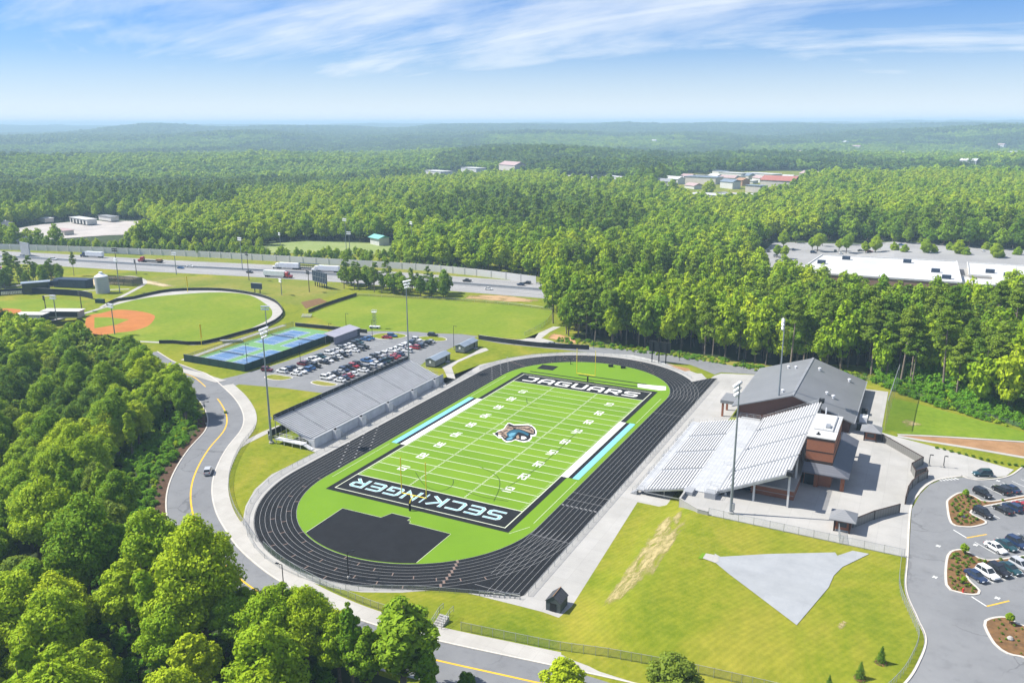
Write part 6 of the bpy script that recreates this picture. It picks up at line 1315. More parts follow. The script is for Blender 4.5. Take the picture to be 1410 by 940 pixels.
# single trees with a place of their own
for key, var, (px, py), sc, sz, lab in (('T', 0, (-14.47, -103.67), .55, 1.3, 'young thin bright green tree standing in front of the road curve'), ('S', 0, (28.62, -116.79), 1.12, .8, 'tall slender sparse tree rising before the lower road'), ('S', 1, (36.33, -113.9), 1.28, 1.45, 'tall olive gappy tree covering the lower road'),
     ('C', 2, (45.93, -110.05), .50, .9, 'small dark green tree at the bottom edge over the road'), ('Y', 2, (61.18, -106.17), .92, 1.15, 'bright yellow green tree at the bottom edge right of the road'), ('O', 1, (76.47, -98.49), .95, 1.1, 'olive round tree at the bottom edge in front of the lawn'),
     ('Y', 0, (-25.91, -109.4), .8, .8, 'yellow green feathery tree by the mulch strip of the road bend')):
    plant(key, var, px, py, sc, lab, None, sz=sz)
for (px, py), key, v, sc in (((6.91, -112.73), 'A', 0, .80), ((12.1, -111.77), 'A', 2, .78), ((16.47, -110.73), 'B', 0, .82), ((1.73, -112.2), 'A', 3, .80), ((21.34, -111.21), 'Y', 0, .72), ((3.86, -117.06), 'B', 3, 1.1), ((30.72, -116.24), 'S', 1, 1.0), ((25.1, -115.69), 'A', 1, 1.0), ((18.99, -116.7), 'Y', 1, .95), ((29.14, -110.97), 'T', 0, .62), ((40.94, -113.6), 'S', 0, .8)):
    plant(key, v, px, py, sc, tree_label((px, py, sc, key, 'W1')), GROUPS['W1'])
# extra-lone pine by the motorway and conifers on the lawn
plant('P', 0, *(-362.2, 116.44), .62, 'lone crooked pine standing by the motorway at the left', None, sz=.8)
def conifer(x, y, z, h, lab, name='young_conifer'):
    g = np.random.default_rng(int(abs(x*97+y*13))); t = empty(name, (x, y, z), 0, lab, 'conifer'); parts = []
    for k in range(9):
        zf = k/8; n = 90-int(zf*62); a = g.uniform(0, 2*PI, n); r = h*.36*(1-zf*.92)*g.uniform(.3, 1.05, n); c = np.stack([np.cos(a)*r, np.sin(a)*r, h*(.10+.86*zf)+g.normal(0, .05*h, n)-r*.25], 1); parts.append(leaf_quads(c, np.stack([np.cos(a), np.sin(a), np.full(n, .7)], 1)+g.normal(0, .4, (n, 3)), .16*h/2.6, g, .4))
    link('crown', np_mesh('crown', *join(parts), M['leafC']), t); link('trunk', np_mesh('trunk', *limb_quads((0, 0, 0), (0, 0, h*.8), .07, .02), M['bark']), t)
    MB().lathe((0, 0, 0), [(1.0, .02), (.9, .10), (.2, .16)], 12).build('mulch_ring', M['mulch'], t)
for (x, y), h, lab in (((104.86, -75.48), 3.0, 'small dark conifer on the lawn nearest the kerb'), ((102.11, -80.94), 2.9, 'small dark conifer on the lawn, middle of three'), ((97.89, -84.95), 2.9, 'small dark conifer on the lawn at the bottom edge')): conifer(x, y, float(tz(x, y)), h, lab)

# ------------------------------------------------------------------ the rest of the woods, one mass that nobody could count
def proto_coll(name, meshes):
    c = bpy.data.collections.new(name)
    for k, me in enumerate(meshes): c.objects.link(bpy.data.objects.new(f'{name}_{k:02d}', me))
    return c
def scatter(name, label, cat, coll, x, y, z, scale, rot, ix, kind='stuff', zs=None):
    n = len(x); me = bpy.data.meshes.new(name); me.vertices.add(n); me.vertices.foreach_set('co', np.stack([x, y, z], 1).astype(np.float32).ravel())
    scale = np.asarray(scale, np.float32); scale = np.repeat(scale[:, None], 3, 1) if scale.ndim == 1 else scale
    for nm, ty, val in (('size', 'FLOAT_VECTOR', scale), ('rot', 'FLOAT', rot), ('pick', 'INT', ix)):
        at = me.attributes.new(nm, ty, 'POINT'); at.data.foreach_set('vector' if ty == 'FLOAT_VECTOR' else 'value', np.asarray(val, np.int32 if ty == 'INT' else np.float32).ravel())
    o = link(name, me); tag(o, label, cat, kind=kind)
    ng = bpy.data.node_groups.new(name, 'GeometryNodeTree'); ng.interface.new_socket('Geometry', in_out='INPUT', socket_type='NodeSocketGeometry'); ng.interface.new_socket('Geometry', in_out='OUTPUT', socket_type='NodeSocketGeometry')
    N = ng.nodes; gi, go = N.new('NodeGroupInput'), N.new('NodeGroupOutput'); ip = N.new('GeometryNodeInstanceOnPoints'); ci = N.new('GeometryNodeCollectionInfo')
    ci.inputs['Collection'].default_value = coll; ci.inputs['Separate Children'].default_value = True; ci.inputs['Reset Children'].default_value = True; ip.inputs['Pick Instance'].default_value = True
    def attr(nm, ty): a = N.new('GeometryNodeInputNamedAttribute'); a.data_type = ty; a.inputs['Name'].default_value = nm; return a.outputs['Attribute']
    ng.links.new(gi.outputs[0], ip.inputs['Points']); ng.links.new(ci.outputs[0], ip.inputs['Instance']); ng.links.new(attr('pick', 'INT'), ip.inputs['Instance Index'])
    cx_ = N.new('ShaderNodeCombineXYZ'); ng.links.new(attr('rot', 'FLOAT'), cx_.inputs[2]); ng.links.new(cx_.outputs[0], ip.inputs['Rotation']); ng.links.new(attr('size', 'FLOAT_VECTOR'), ip.inputs['Scale']); ng.links.new(ip.outputs[0], go.inputs[0])
    md = o.modifiers.new('scatter', 'NODES'); md.node_group = ng; return o
def both(tr, cr, mt, ml):
    co, q = join([tr, cr]); return np_mesh('far_tree', co, q, [mt, ml], np.r_[np.zeros(len(tr[1]), int), np.ones(len(cr[1]), int)])
MIDK = {}
mid_meshes = []
for key, n in (('A', 3), ('B', 3), ('C', 2), ('Y', 2), ('O', 1), ('P', 4)):
    MIDK[key] = []
    for j in range(n):
        sd_ += 1; MIDK[key].append(len(mid_meshes))
        if key == 'P': mid_meshes.append(both(*pine(sd_, 23, 5.0, 34, 44, .66, .28), M['barkp'], M['needle']))
        else: mid_meshes.append(both(*broadleaf(sd_, 17+j, 6.2+.4*j, 44, 48, .62, base=.06, spire=.2*j, lobe=(.18, .34)), M['bark'], M[LEAVES[key]]))
MC = proto_coll('woodland_trees', mid_meshes)
rest = [c if c[3] in 'ABCYOP' else c[:3]+('B',)+c[4:] for c in CAND[TREE_MAX:]]
# W3 nearer half: beyond the motorway, single trees out to 1.3 km
x, y = grid_pts(-1500, 900, 150, 1250, 7.8); d = np.hypot(x-CAM[0], y-CAM[1])
EXCL = []
EXCL.append([(352, 350), (372, 334), (420, 330), (545, 334), (556, 342), (545, 352)])
EXCL.append([(-10, 332), (-10, 317), (50, 306), (120, 300), (196, 301), (216, 312), (214, 330), (140, 340)])
EXCL.append([(1018, 376), (1064, 332), (1200, 335), (1420, 349), (1500, 356), (1500, 420), (1320, 410), (1120, 398), (1060, 394)])
TOWN = [(903, 268), (945, 240), (1050, 236), (1128, 235), (1112, 260), (1064, 274), (1010, 289), (945, 285)]
pa, pb2, _ = proj(x, y, H(x, y)); hw = np.interp(x, [p.x for p in HWL], [p.y for p in HWL])
ok = (y > hw+40) & (d < 1320) & in_frame(x, y, H(x, y)+18, 40) & ~((x > 25) & (x < 330) & (y < 262))
for E in EXCL: ok &= ~inside(E, pa, pb2)
for a0, a1, b0, b1 in CLEAR: ok &= ~((pa > a0) & (pa < a1) & (pb2 > b0) & (pb2 < b1))
ok &= ~(inside(TOWN, pa, pb2) & (rng.random(len(x)) > .10))
pts3 = []
for X_, Y_, a_, b_ in zip(x[ok], y[ok], pa[ok], pb2[ok]):
    n_ = math.sin(X_*.011+1)+math.sin(Y_*.013+X_*.006); key = rnd.choice('PCCBB' if (a_ < 330 and b_ < 300) or n_ < -1.0 else ('AAYYAY' if n_ > .3 else 'AABAYB')); s_ = rnd.uniform(.70, 1.32)  # far left takes darker trees, standing in for a cloud shadow there
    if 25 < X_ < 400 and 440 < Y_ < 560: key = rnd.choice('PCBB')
    front = (b_ > 338 and a_ < 350) or (352 < a_ < 548 and b_ > 340); s_ *= .42 if front else 1
    pts3.append((X_, Y_, s_, key))
for c in rest: pts3.append((c[0], c[1], ((c[2]*.92,)*3 if c[3] == 'P' else (c[2]*.78, c[2]*.78, c[2]*1.12)) if c[4] == 'W2' else (c[2],)*3, c[3], 1))
# low row behind the noise wall
for p in offs(resample(NWL, 5.0), 6):
    if p.x < -150: pts3.append((p.x+rnd.uniform(-1, 1), p.y+rnd.uniform(-1, 2), rnd.uniform(.26, .42) if p.x > -330 else rnd.uniform(.4, .62), rnd.choice('BCC')))
ax = np.array([p[0] for p in pts3]); ay = np.array([p[1] for p in pts3])
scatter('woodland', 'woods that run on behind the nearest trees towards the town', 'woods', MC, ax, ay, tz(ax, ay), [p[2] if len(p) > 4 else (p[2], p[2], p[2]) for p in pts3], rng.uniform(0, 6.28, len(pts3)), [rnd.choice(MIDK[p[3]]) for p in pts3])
print('trees', len(CAND), 'individual', TREE_MAX, 'woodland', len(pts3))
# W3 farther half: clumps out to the hills
fm = []
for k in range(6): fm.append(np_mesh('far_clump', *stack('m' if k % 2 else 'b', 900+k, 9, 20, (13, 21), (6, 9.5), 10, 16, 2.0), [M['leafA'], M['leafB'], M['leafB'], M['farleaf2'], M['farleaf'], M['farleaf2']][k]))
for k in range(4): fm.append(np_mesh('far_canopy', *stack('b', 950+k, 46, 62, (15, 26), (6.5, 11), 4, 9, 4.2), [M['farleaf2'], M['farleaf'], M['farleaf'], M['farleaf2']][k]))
FC = proto_coll('distant_woods', fm)
def polar(d0, d1, step):
    xs, ys = [], []; d = d0
    while d < d1:
        st = step*(1+.25*(d-d0)/d0); n = int(d*1.25/st); a = -YAW*0 + np.linspace(-.63, .63, n)+rng.uniform(-.4, .4, n)*st/d; dd = d+rng.uniform(-.45, .45, n)*st
        az = a + (-.470); xs.append(CAM[0]+np.sin(az)*dd); ys.append(CAM[1]+np.cos(az)*dd); d += st*.86
    return np.concatenate(xs), np.concatenate(ys)
x, y = polar(1300, 4200, 30); z = H(x, y); ok = in_frame(x, y, z+20, 60); pa, pb2, _ = proj(x, y, z); ok &= ~(inside(TOWN, pa, pb2) & (rng.random(len(x)) > .1)); 
for a0, a1, b0, b1 in CLEAR: ok &= ~((pa > a0-3) & (pa < a1+3) & (pb2 > b0) & (pb2 < b1))
x, y = x[ok], y[ok]
x2, y2 = polar(4200, 11500, 85); 
xx = np.r_[x, x2]; yy = np.r_[y, y2]; pk = np.r_[np.where(np.sin(x*.004+1)+np.sin(y*.003+x*.002) > .1, rng.integers(0, 3, len(x)), rng.integers(2, 6, len(x))), rng.integers(6, 10, len(x2))]
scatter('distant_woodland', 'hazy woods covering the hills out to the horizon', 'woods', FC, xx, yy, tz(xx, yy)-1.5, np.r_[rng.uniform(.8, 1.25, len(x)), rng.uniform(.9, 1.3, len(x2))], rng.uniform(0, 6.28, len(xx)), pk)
# bushes: vines on the bank, hedge at the foot of the tall wood
bm_ = []
for k, (mt, nl, per, size, h, R) in enumerate((('kudzu', 14, 60, .26, 2.2, 2.3), ('kudzu', 12, 60, .26, 3.2, 2.6), ('leafA', 10, 60, .22, 1.8, 1.6), ('leafC', 9, 50, .22, 1.6, 1.5))): bm_.append(np_mesh('bush', *broadleaf(700+k, h, R, nl, per, size, base=.02)[1], M[mt]))
BC = proto_coll('undergrowth_bushes', bm_); bx_, by_, bs, bi = [], [], [], []
x, y = grid_pts(-130, 30, -150, 10, 2.3); r = road_side(x, y); ok = (r > np.where(x > -27, 6.8, np.where(y > -38, 8.0, 8.4))) & (r < 30) & (x < 24) & (y < 0)
for X_, Y_, R_ in zip(x[ok], y[ok], r[ok]): bx_.append(X_); by_.append(Y_); bs.append(rnd.uniform(.5, .95)); bi.append(rnd.choice((0, 0, 1, 2)))
scatter('bank_undergrowth', 'bright green vines and bushes on the bank below the road', 'undergrowth', BC, np.array(bx_), np.array(by_), tz(np.array(bx_), np.array(by_))-.2, bs, rng.uniform(0, 6.28, len(bx_)), bi)
bx_, by_, bs, bi = [], [], [], []
for d0, n in ((-3, .8), (-1, .9), (1, 1), (3, 1.2), (5.5, 1.7), (9, 2.3), (13, 2.8)):
    for p in offs(resample(HEDGE, 2.2), d0):
        if p.x > 92 or d0 < 4: bx_.append(p.x+rnd.uniform(-.8, .8)); by_.append(p.y+rnd.uniform(-.8, .8)); bs.append(rnd.uniform(.6, 1.05)*(n if p.x > 92 else .62)); bi.append(rnd.choice((0, 1, 1, 2) if p.x > 92 else (2, 0, 2)))
scatter('hedge_undergrowth', 'vine covered hedge along the foot of the tall wood', 'undergrowth', BC, np.array(bx_), np.array(by_), tz(np.array(bx_), np.array(by_))-.2, bs, rng.uniform(0, 6.28, len(bx_)), bi)
# ------------------------------------------------------------------ shrubs of the beds (each one a plant)
SHR = [np_mesh('foliage', *broadleaf(800+k, .75, .55, 9, 26, .13, base=.0)[1], M[m_]) for k, m_ in enumerate(('leafC', 'leafO', 'leafB'))]
def shrub(x, y, z, s, lab, group, m_=None): 
    o = link('shrub', SHR[rnd.randrange(3) if m_ is None else m_], None, (x, y, z), rnd.uniform(0, 6.28)); o.scale = (s, s, s); return tag(o, lab, 'shrub', group)
for poly, lab, grp, st_ in ((I1, 'low shrub in the mulch of the far parking island', 'shrubs of the far parking island', 1.35), (I2, 'low shrub in the mulch of the middle parking island', 'shrubs of the middle parking island', 1.35), (I3, 'small seedling in the mulch of the nearest parking island', 'seedlings of the nearest parking island', 1.6)):
    pl = shrink(poly, .9); x, y = grid_pts(112, 134, -64, 12, st_, .3); ok = inside(pl, x, y)
    for X_, Y_ in zip(x[ok], y[ok]):
        if X_ < 131: shrub(X_, Y_, PZ+.18, rnd.uniform(.55, .95) if st_ < 1.5 else rnd.uniform(.35, .6), lab, grp)
for k, p in enumerate(resample([(112.28, 31.57), (119.23, 29.63), (125.9, 27.77), (132.06, 27.16)], 1.5)): shrub(p.x, p.y+rnd.uniform(-.3, .3), PZ+.05, rnd.uniform(.7, 1.05), 'dark low shrub in the row beside the pale drive', 'row of shrubs beside the pale drive', 0)
for p in offs(resample([q for q in MU[::1]][:1]+[q for q in MU], 3.0), -7.6)[::2]: shrub(p.x, p.y, float(tz(p.x, p.y))+.05, rnd.uniform(.8, 1.3), 'dark shrub in the mulch strip beside the road bend', 'shrubs in the mulch strip', 0)

# ------------------------------------------------------------------ vehicles
def loft(st, n=10):
    mb = MB(); rings = []
    for x, w_, z0, zt in st:
        h = zt-z0; ring = [(-w_*.86, z0), (-w_, z0+h*.22), (-w_, z0+h*.62), (-w_*.93, z0+h*.90), (-w_*.70, zt), (w_*.70, zt), (w_*.93, z0+h*.90), (w_, z0+h*.62), (w_, z0+h*.22), (w_*.86, z0)]
        rings.append([(x, y, z) for y, z in ring])
    i = 0
    for r in rings: mb.v += r
    for k in range(len(rings)-1):
        for j in range(n): a, b = k*n+j, k*n+(j+1) % n; mb.f.append((a, b, b+n, a+n)); mb.m.append(0)
    mb.f.append(tuple(range(n))); mb.f.append(tuple((len(rings)-1)*n+k for k in range(n))[::-1]); mb.m += [0, 0]; return mb
def frustum(mb, b, t, z0, z1, m=0):
    (x0, x1, w0), (x2, x3, w1) = b, t; i = len(mb.v)
    mb.v += [(x0,-w0,z0),(x1,-w0,z0),(x1,w0,z0),(x0,w0,z0),(x2,-w1,z1),(x3,-w1,z1),(x3,w1,z1),(x2,w1,z1)]
    for q in ((0,1,5,4),(1,2,6,5),(2,3,7,6),(3,0,4,7),(4,5,6,7)): mb.f.append(tuple(i+k for k in q)); mb.m.append(m)
KIND = {'sedan': dict(st=[(-2.35,.74,.38,.84),(-2.2,.86,.26,.96),(-1.5,.90,.22,1.0),(.2,.90,.22,.98),(1.2,.90,.22,.95),(2.0,.86,.24,.84),(2.32,.70,.36,.66)], b=(-1.80,1.10,.82), t=(-1.10,.30,.62), z=(.96,1.45), wx=(-1.38,1.40)),
 'suv': dict(st=[(-2.30,.80,.42,1.02),(-2.2,.90,.30,1.10),(-1.3,.94,.28,1.12),(.3,.94,.28,1.10),(1.3,.93,.28,1.06),(2.05,.88,.32,.98),(2.32,.74,.44,.80)], b=(-2.15,1.05,.86), t=(-1.85,.25,.70), z=(1.08,1.74), wx=(-1.38,1.42)),
 'pickup': dict(st=[(-2.75,.86,.48,.92),(-2.65,.94,.40,.98),(-1.2,.95,.36,.98),(-.9,.95,.36,1.12),(1.0,.95,.36,1.12),(1.9,.93,.38,1.10),(2.65,.86,.44,.96),(2.78,.74,.54,.86)], b=(-.95,1.35,.86), t=(-.75,.65,.72), z=(1.10,1.82), wx=(-1.75,1.75))}
PAINT = {'white': (.74, .74, .73), 'silver': (.42, .43, .45), 'grey': (.13, .135, .14), 'black': (.012, .012, .014), 'navy': (.018, .035, .085), 'blue': (.035, .11, .26), 'red': (.34, .018, .022), 'teal': (.015, .055, .065), 'maroon': (.13, .015, .025)}
PM = {k: gloss('paint_'+k, c, .22, 0, .5) for k, c in PAINT.items()}
M['tyre'] = dull('tyre_rubber', (.018, .018, .018), .85); M['rim'] = gloss('alloy_rim', (.45, .46, .48), .3, .7); M['lampc'] = gloss('headlamp', (.75, .78, .8), .1); M['lampr'] = gloss('tail_lamp', (.30, .01, .012), .2)
WH = MB().tube((0, -.12, 0), (0, .12, 0), .35, n=14).mesh('wheel', M['tyre']); RM_ = MB().tube((0, -.135, 0), (0, .135, 0), .21, n=10).mesh('rim', M['rim'])
CM = {}
for k, q in KIND.items():
    gl = MB(); frustum(gl, q['b'], q['t'], *q['z']); CM[k, 'window'] = gl.mesh('window', M['glass'])
    for c in PAINT:
        mb = loft(q['st']); b, t, (z0, z1) = q['b'], q['t'], q['z']; e = .03
        mb.box(t[0]-.06, t[1]+.06, -t[2]-.03, t[2]+.03, z1-.01, z1+.05)
        for s_ in (-1, 1):
            for xb_, xt_ in ((b[0], t[0]), (b[1], t[1]), ((b[0]+b[1])/2-.1, (t[0]+t[1])/2-.1)): mb.beam((xb_, s_*b[2], z0), (xt_, s_*t[2], z1), .09, .07)
        if k == 'pickup': mb.box(-2.7, -1.0, -.93, -.80, .9, 1.16).box(-2.7, -1.0, .80, .93, .9, 1.16).box(-2.74, -2.62, -.9, .9, .9, 1.16)
        me = mb.mesh('body', PM[c], smooth=False); bm = bmesh.new(); bm.from_mesh(me); bmesh.ops.recalc_face_normals(bm, faces=bm.faces[:]); bm.to_mesh(me); bm.free(); CM[k, c] = me
HL = MB().box(-.06, .06, -.2, .2, -.08, .08).mesh('headlight', M['lampc']); TL = MB().box(-.06, .06, -.18, .18, -.12, .12).mesh('tail_light', M['lampr'])
def car(kind, colour, x, y, rz, lab, group=None, z=0.0, near=False, name='parked_car'):
    q = KIND[kind]; t = empty(name, (x, y, z), rz, lab, 'pickup' if kind == 'pickup' else 'car', group)
    link('body', CM[kind, colour], t); link('window', CM[kind, 'window'], t)
    for wx in q['wx']:
        for s_ in (-1, 1):
            w_ = link('wheel', WH, t, (wx, s_*.80, .35))
            if near: link('rim', RM_, w_)
    if near:
        for s_ in (-1, 1): link('headlight', HL, t, (q['st'][-1][0]-.04, s_*.55, q['st'][-1][3]-.05)); link('tail_light', TL, t, (q['st'][0][0]+.02, s_*.62, q['st'][0][3]-.12))
    return t
ORD = 'first second third fourth fifth sixth seventh eighth ninth tenth eleventh twelfth thirteenth fourteenth fifteenth sixteenth seventeenth eighteenth nineteenth twentieth twenty-first twenty-second twenty-third twenty-fourth'.split()
rc = random.Random(21)
for x0, rz0, nm, y0, y1, skip in ((-106.5, 0, 'row nearest the tennis courts', 15.2, 72, (3, 9, 18)), (-100.0, PI, 'second row from the tennis courts', 15.2, 58, (5, 12)), (-86.6, 0, 'third row from the tennis courts', 16, 80, (8, 14)), (-80.2, PI, 'car row nearest the bleachers', 16, 80, (4, 15, 17))):
    k = j = 0
    while y0+1.4+k*2.75 < y1:
        if k not in skip:
            c = rc.choices(list(PAINT), [34, 12, 15, 20, 6, 6, 6, 4, 3])[0]; kd = rc.choices(['sedan', 'suv', 'pickup'], [45, 40, 15])[0]
            car(kd, c, x0+rc.uniform(-.3, .3), y0+1.4+k*2.75+rc.uniform(-.12, .12), rz0+(PI if rc.random() < .25 else 0)+rc.uniform(-.03, .03), f"{c} {kd.replace('suv','estate car')}, {ORD[j]} from the near end of the {nm}", 'cars parked behind the bleachers', .03); j += 1
        k += 1
for (x, y), c, kd, lab in (((-112.76, 15.49), 'maroon', 'suv', 'maroon car parked by the grass island nearest the road'), ((-100.69, 75.82), 'red', 'sedan', 'red car at the edge of the oval island'), ((-100.17, 78.88), 'blue', 'suv', 'blue car beside the red one at the oval island'), ((-84.92, 87.81), 'black', 'suv', 'black car on the far island by the practice field')):
    car(kd, c, x, y, .2, lab, 'cars parked behind the bleachers', .03)
A_ = math.atan2(-.714, .70)
for bx_, by_, row, items in ((122.2, 3.6, 'upper far row of the asphalt car park', {0: ('suv', 'black'), 2: ('suv', 'black'), 3: ('sedan', 'navy')}), (121.9, -8.0, 'lower far row beside the planted median', {0: ('suv', 'black'), 2: ('sedan', 'black'), 3: ('suv', 'navy'), 4: ('sedan', 'red')}),
     (123.6, -24.6, 'row above the middle island median', {0: ('sedan', 'white'), 1: ('sedan', 'teal'), 2: ('suv', 'navy'), 3: ('sedan', 'grey')}), (119.6, -39.0, 'row below the middle island median', {0: ('sedan', 'navy'), 1: ('suv', 'white'), 2: ('suv', 'black'), 3: ('sedan', 'teal'), 4: ('suv', 'silver')})):
    for j, (k, (kd, c)) in enumerate(items.items()): car(kd, c, bx_+2.9*.70*k, by_+2.9*.714*k, A_+(PI if (k+j) % 2 else 0), f"{c} {kd.replace('suv','estate car')}, {ORD[j]} from the island, {row}", 'cars in the right car park', PZ+.05, True)
car('suv', 'teal', 122.6, 16.6, .45+PI, 'dark estate car driving past the pale drive apron', None, PZ+.05, True, 'moving_car')
p = Vector((-60.56, -62.9)); car('suv', 'silver', p.x, p.y, 2.24, 'silver car driving round the road bend', None, .03, True, 'moving_car')
p = Vector((-32.51, 97.33)); car('sedan', 'silver', p.x, p.y, 3.0, 'silver car on the service road behind the black fence', None, .03, False, 'moving_car')
def hw_dir(x, y):
    k = min(range(len(HWL)-1), key=lambda k: (HWL[k]-Vector((x, y))).length); d = HWL[k+1]-HWL[k]; return math.atan2(d.y, d.x)
for (x, y), c, kd, dr, lab in (((-323.83, 164.16), 'blue', 'sedan', 0, 'blue car on the motorway ahead of the red flatbed truck'), ((-322.72, 170.85), 'white', 'sedan', 0, 'white car on the motorway just ahead of the blue one'), ((-272.03, 171.61), 'black', 'sedan', 0, 'black car on the motorway by the wooden light pole'), ((-431.1, 151.04), 'white', 'suv', 0, 'white car on the motorway at the left'),
     ((-135.51, 205.66), 'black', 'pickup', PI, 'black pickup on the far carriageway right of the pines'), ((-112.56, 190.14), 'white', 'sedan', 0, 'white car on the near carriageway right of the pines'), ((-102.19, 209.46), 'navy', 'suv', PI, 'dark car at the right end of the motorway'), ((-100.75, 215.08), 'black', 'suv', PI, 'black car ahead of the dark one at the right end of the motorway'), ((-463.47, 149.49), 'silver', 'suv', PI, 'silver car on the far carriageway at the left edge')):
    car(kd, c, x, y, hw_dir(x, y)+dr, lab, 'vehicles on the motorway', .1, False, 'moving_car')
def truck(x, y, dr, cab, lab, load='box', L=14.5):
    t = empty('lorry', (x, y, .08), hw_dir(x, y)+dr, lab, 'lorry', 'vehicles on the motorway')
    cb_ = loft([(.8, 1.1, .7, 3.7), (2.2, 1.2, .6, 3.8), (3.0, 1.2, .6, 3.3), (3.3, 1.15, .6, 2.1), (5.0, 1.05, .6, 1.9), (5.3, .9, .7, 1.6)]); me = cb_.mesh('cab', cab); bm = bmesh.new(); bm.from_mesh(me); bmesh.ops.recalc_face_normals(bm, faces=bm.faces[:]); bm.to_mesh(me); bm.free()
    c = link('cab', me, t); MB().box(3.02, 3.32, -1.0, 1.0, 2.2, 3.1).build('windscreen', M['glass'], c)
    if load == 'box': MB().box(.4-L, .4, -1.28, 1.28, 1.15, 4.05).build('trailer', M['lampw'], t, bevel=.06)
    elif load == 'flat': MB().box(.4-L, .4, -1.25, 1.25, 1.1, 1.4).build('flatbed', M['dark'], t); MB().box(-L+1, -L+5, -1.0, 1.0, 1.4, 2.6).build('load', M['soil'], t)
    elif load == 'rack':
        mb = MB()
        for z in (1.2, 2.6, 4.0): mb.box(.4-L, .4, -1.25, 1.25, z, z+.12)
        for k in range(6):
            for s_ in (-1.2, 1.2): mb.box(.3-L+k*L/5-.06, .3-L+k*L/5+.06, s_-.06, s_+.06, 1.1, 4.1)
        mb.build('carrier_rack', M['navy'], t)
    MB().box(.4-L, 5.0, -.5, .5, .7, 1.1).build('chassis', M['dark'], t)
    for wx in (4.2, 1.5, .3, 2.0-L, 3.2-L):
        for s_ in (-1, 1): w_ = link('wheel', WH, t, (wx, s_*1.0, .5)); w_.scale = (1.45, 1.6, 1.45)
for (x, y), dr, cab, lab, ld in (((-421.74, 169.69), PI, PM['navy'], 'white box lorry with dark cab at the left of the motorway', 'box'), ((-366.35, 172.24), PI, PM['red'], 'red lorry with a nearly empty flatbed', 'flat'), ((-265.94, 192.29), PI, PM['white'], 'white lorry with white trailer behind the car carrier', 'box'), ((-252.72, 195.7), PI, PM['silver'], 'blue grey car carrier lorry between two white trailers', 'rack'), ((-236.17, 194.85), PI, PM['white'], 'white lorry with long white trailer beside the dark scoreboard', 'box'), ((-241.13, 168.59), 0, PM['red'], 'white box lorry with red cab heading right', 'box')):
    truck(x, y, dr, cab, lab, ld)
# small things of the right car park islands and the shopping centre
for (x, y), sc, lab in (((118.49, 0.33), .17, 'small round tree at the top of the far parking island'), ((117.8, -29.76), .19, 'small round tree at the top of the middle parking island'), ((117.45, -42.35), .13, 'tiny tree beside the hydrant of the middle parking island'), ((124.42, -53.58), .18, 'small tree at the top of the nearest parking island'), ((117.41, -11.48), .11, 'round green bush in the middle of the far parking island')):
    plant('A', 1, x, y, sc, lab, None, name='parking_tree', sz=1.15, z=PZ+.15)
x, y = (117.27, -45.87); t = empty('fire_hydrant', (x, y, PZ+.2), 0, 'red fire hydrant in the mulch of the middle parking island', 'hydrant'); MB().lathe((0, 0, 0), [(.22, 0), (.22, .08), (.15, .1), (.15, .6), (.2, .62), (.17, .75), (.05, .85)], 12).tube((-.28, 0, .45), (.28, 0, .45), .08).build('body', gloss('hydrant_red', (.5, .03, .02), .4), t)
for (x, y), lab in (((117.84, -11.26), 'white boulder beside the bush of the far parking island'), ((124.22, -58.93), 'white boulder in the nearest parking island')):
    o = MB().lathe((0, 0, 0), [(.45, 0), (.55, .25), (.35, .55), (.1, .68)], 9).build('boulder', M['walk'], None, (x, y, PZ+.15)); tag(o, lab, 'boulder')
LT = Z_ = [(210,92),(245,97),(240,50),(300,20),(382,55),(405,62),(430,36),(510,60),(545,70),(565,30),(640,76),(685,80),(690,36),(780,80),(785,36),(825,90),(910,45),(930,95),(970,92),(1050,80),(1085,100),(1120,105),(1220,78),(1270,120),(1290,115),(1370,105)]
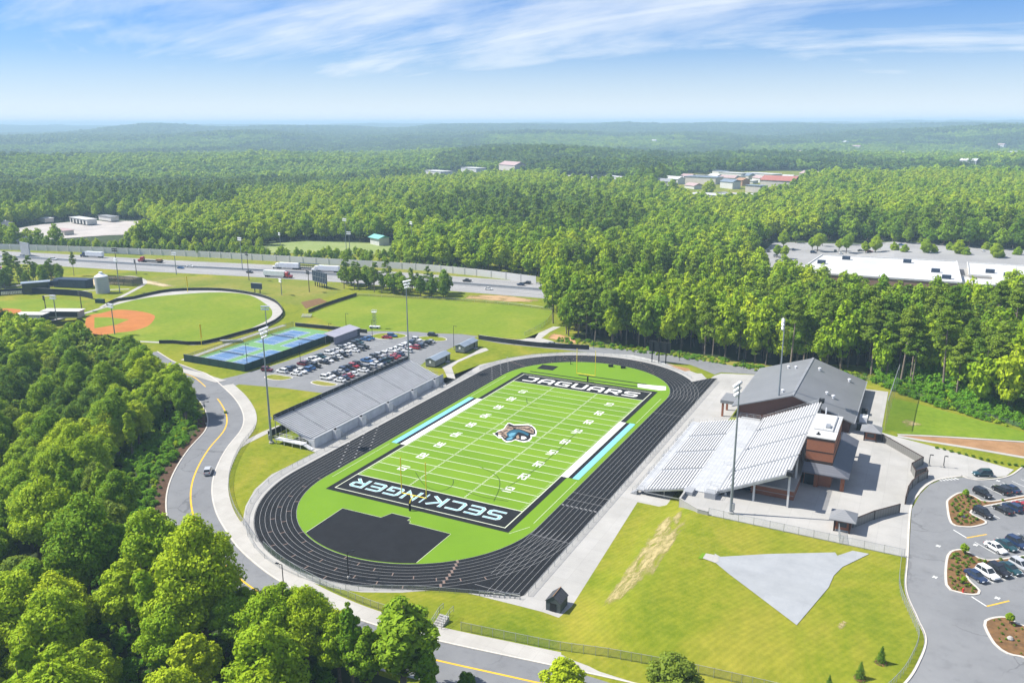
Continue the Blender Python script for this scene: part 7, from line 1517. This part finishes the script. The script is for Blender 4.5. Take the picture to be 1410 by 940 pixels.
for k, (x, y) in enumerate([(12.29, 372.46), (17.43, 370.06), (9.38, 415.2), (12.5, 452.08), (29.15, 419.19), (33.12, 413.47), (33.06, 442.7), (46.73, 422.21), (52.33, 414.23), (50.95, 458.43), (65.13, 414.17), (71.18, 413.0), (68.71, 459.89), (83.3, 418.86), (81.71, 466.16), (89.43, 411.8), (99.03, 464.13), (102.7, 413.33), (107.65, 418.65), (117.7, 435.51), (121.94, 417.82), (126.17, 415.12), (139.4, 448.05), (143.88, 409.88), (146.51, 415.69), (156.76, 429.95)]):
    plant('A', k % 3, x, y, .66+.1*(k % 3), 'young bright tree in the car park of the shopping centre', 'trees of the shopping centre car park', z=.3)
rm2 = random.Random(9)
for x, y in [(3.71, 333.01), (3.13, 345.47), (2.81, 361.99), (2.03, 379.2), (2.13, 397.81), (16.34, 355.14), (19.78, 356.81), (23.22, 358.48), (11.29, 376.53), (13.12, 391.87), (16.82, 412.63), (31.83, 404.62), (44.81, 418.43), (49.15, 409.29), (61.01, 426.26), (67.35, 418.09), (81.26, 428.52), (86.27, 442.3), (106.01, 433.13), (103.04, 420.95), (118.61, 435.61), (127.23, 422.28), (137.18, 437.48), (142.34, 426.21), (157.72, 437.05)]:
    c = rm2.choice(list(PAINT)); car(rm2.choice(['sedan', 'suv']), c, x, y, rm2.choice((.2, .2+PI/2)), f'{c} car among the young trees of the shopping centre car park', 'cars of the shopping centre car park', float(tz(x, y))+.65)
# ------------------------------------------------------------------ haze: the air itself
hm = bpy.data.materials.new('haze_air'); hm.use_nodes = True; hn = hm.node_tree; hn.nodes.remove(hn.nodes['Principled BSDF'])
pv = hn.nodes.new('ShaderNodeVolumePrincipled'); pv.inputs['Color'].default_value = (.58, .83, 1.0, 1); pv.inputs['Density'].default_value = .00018; pv.inputs['Anisotropy'].default_value = .0
sock(hn, pv.outputs[0], hn.nodes['Material Output'].inputs['Volume'])
hz = MB().box(-13500, 13500, -13500, 13500, -60, 128).build('haze', hm); tag(hz, 'thin bluish summer haze over the whole landscape', 'haze', kind='stuff')
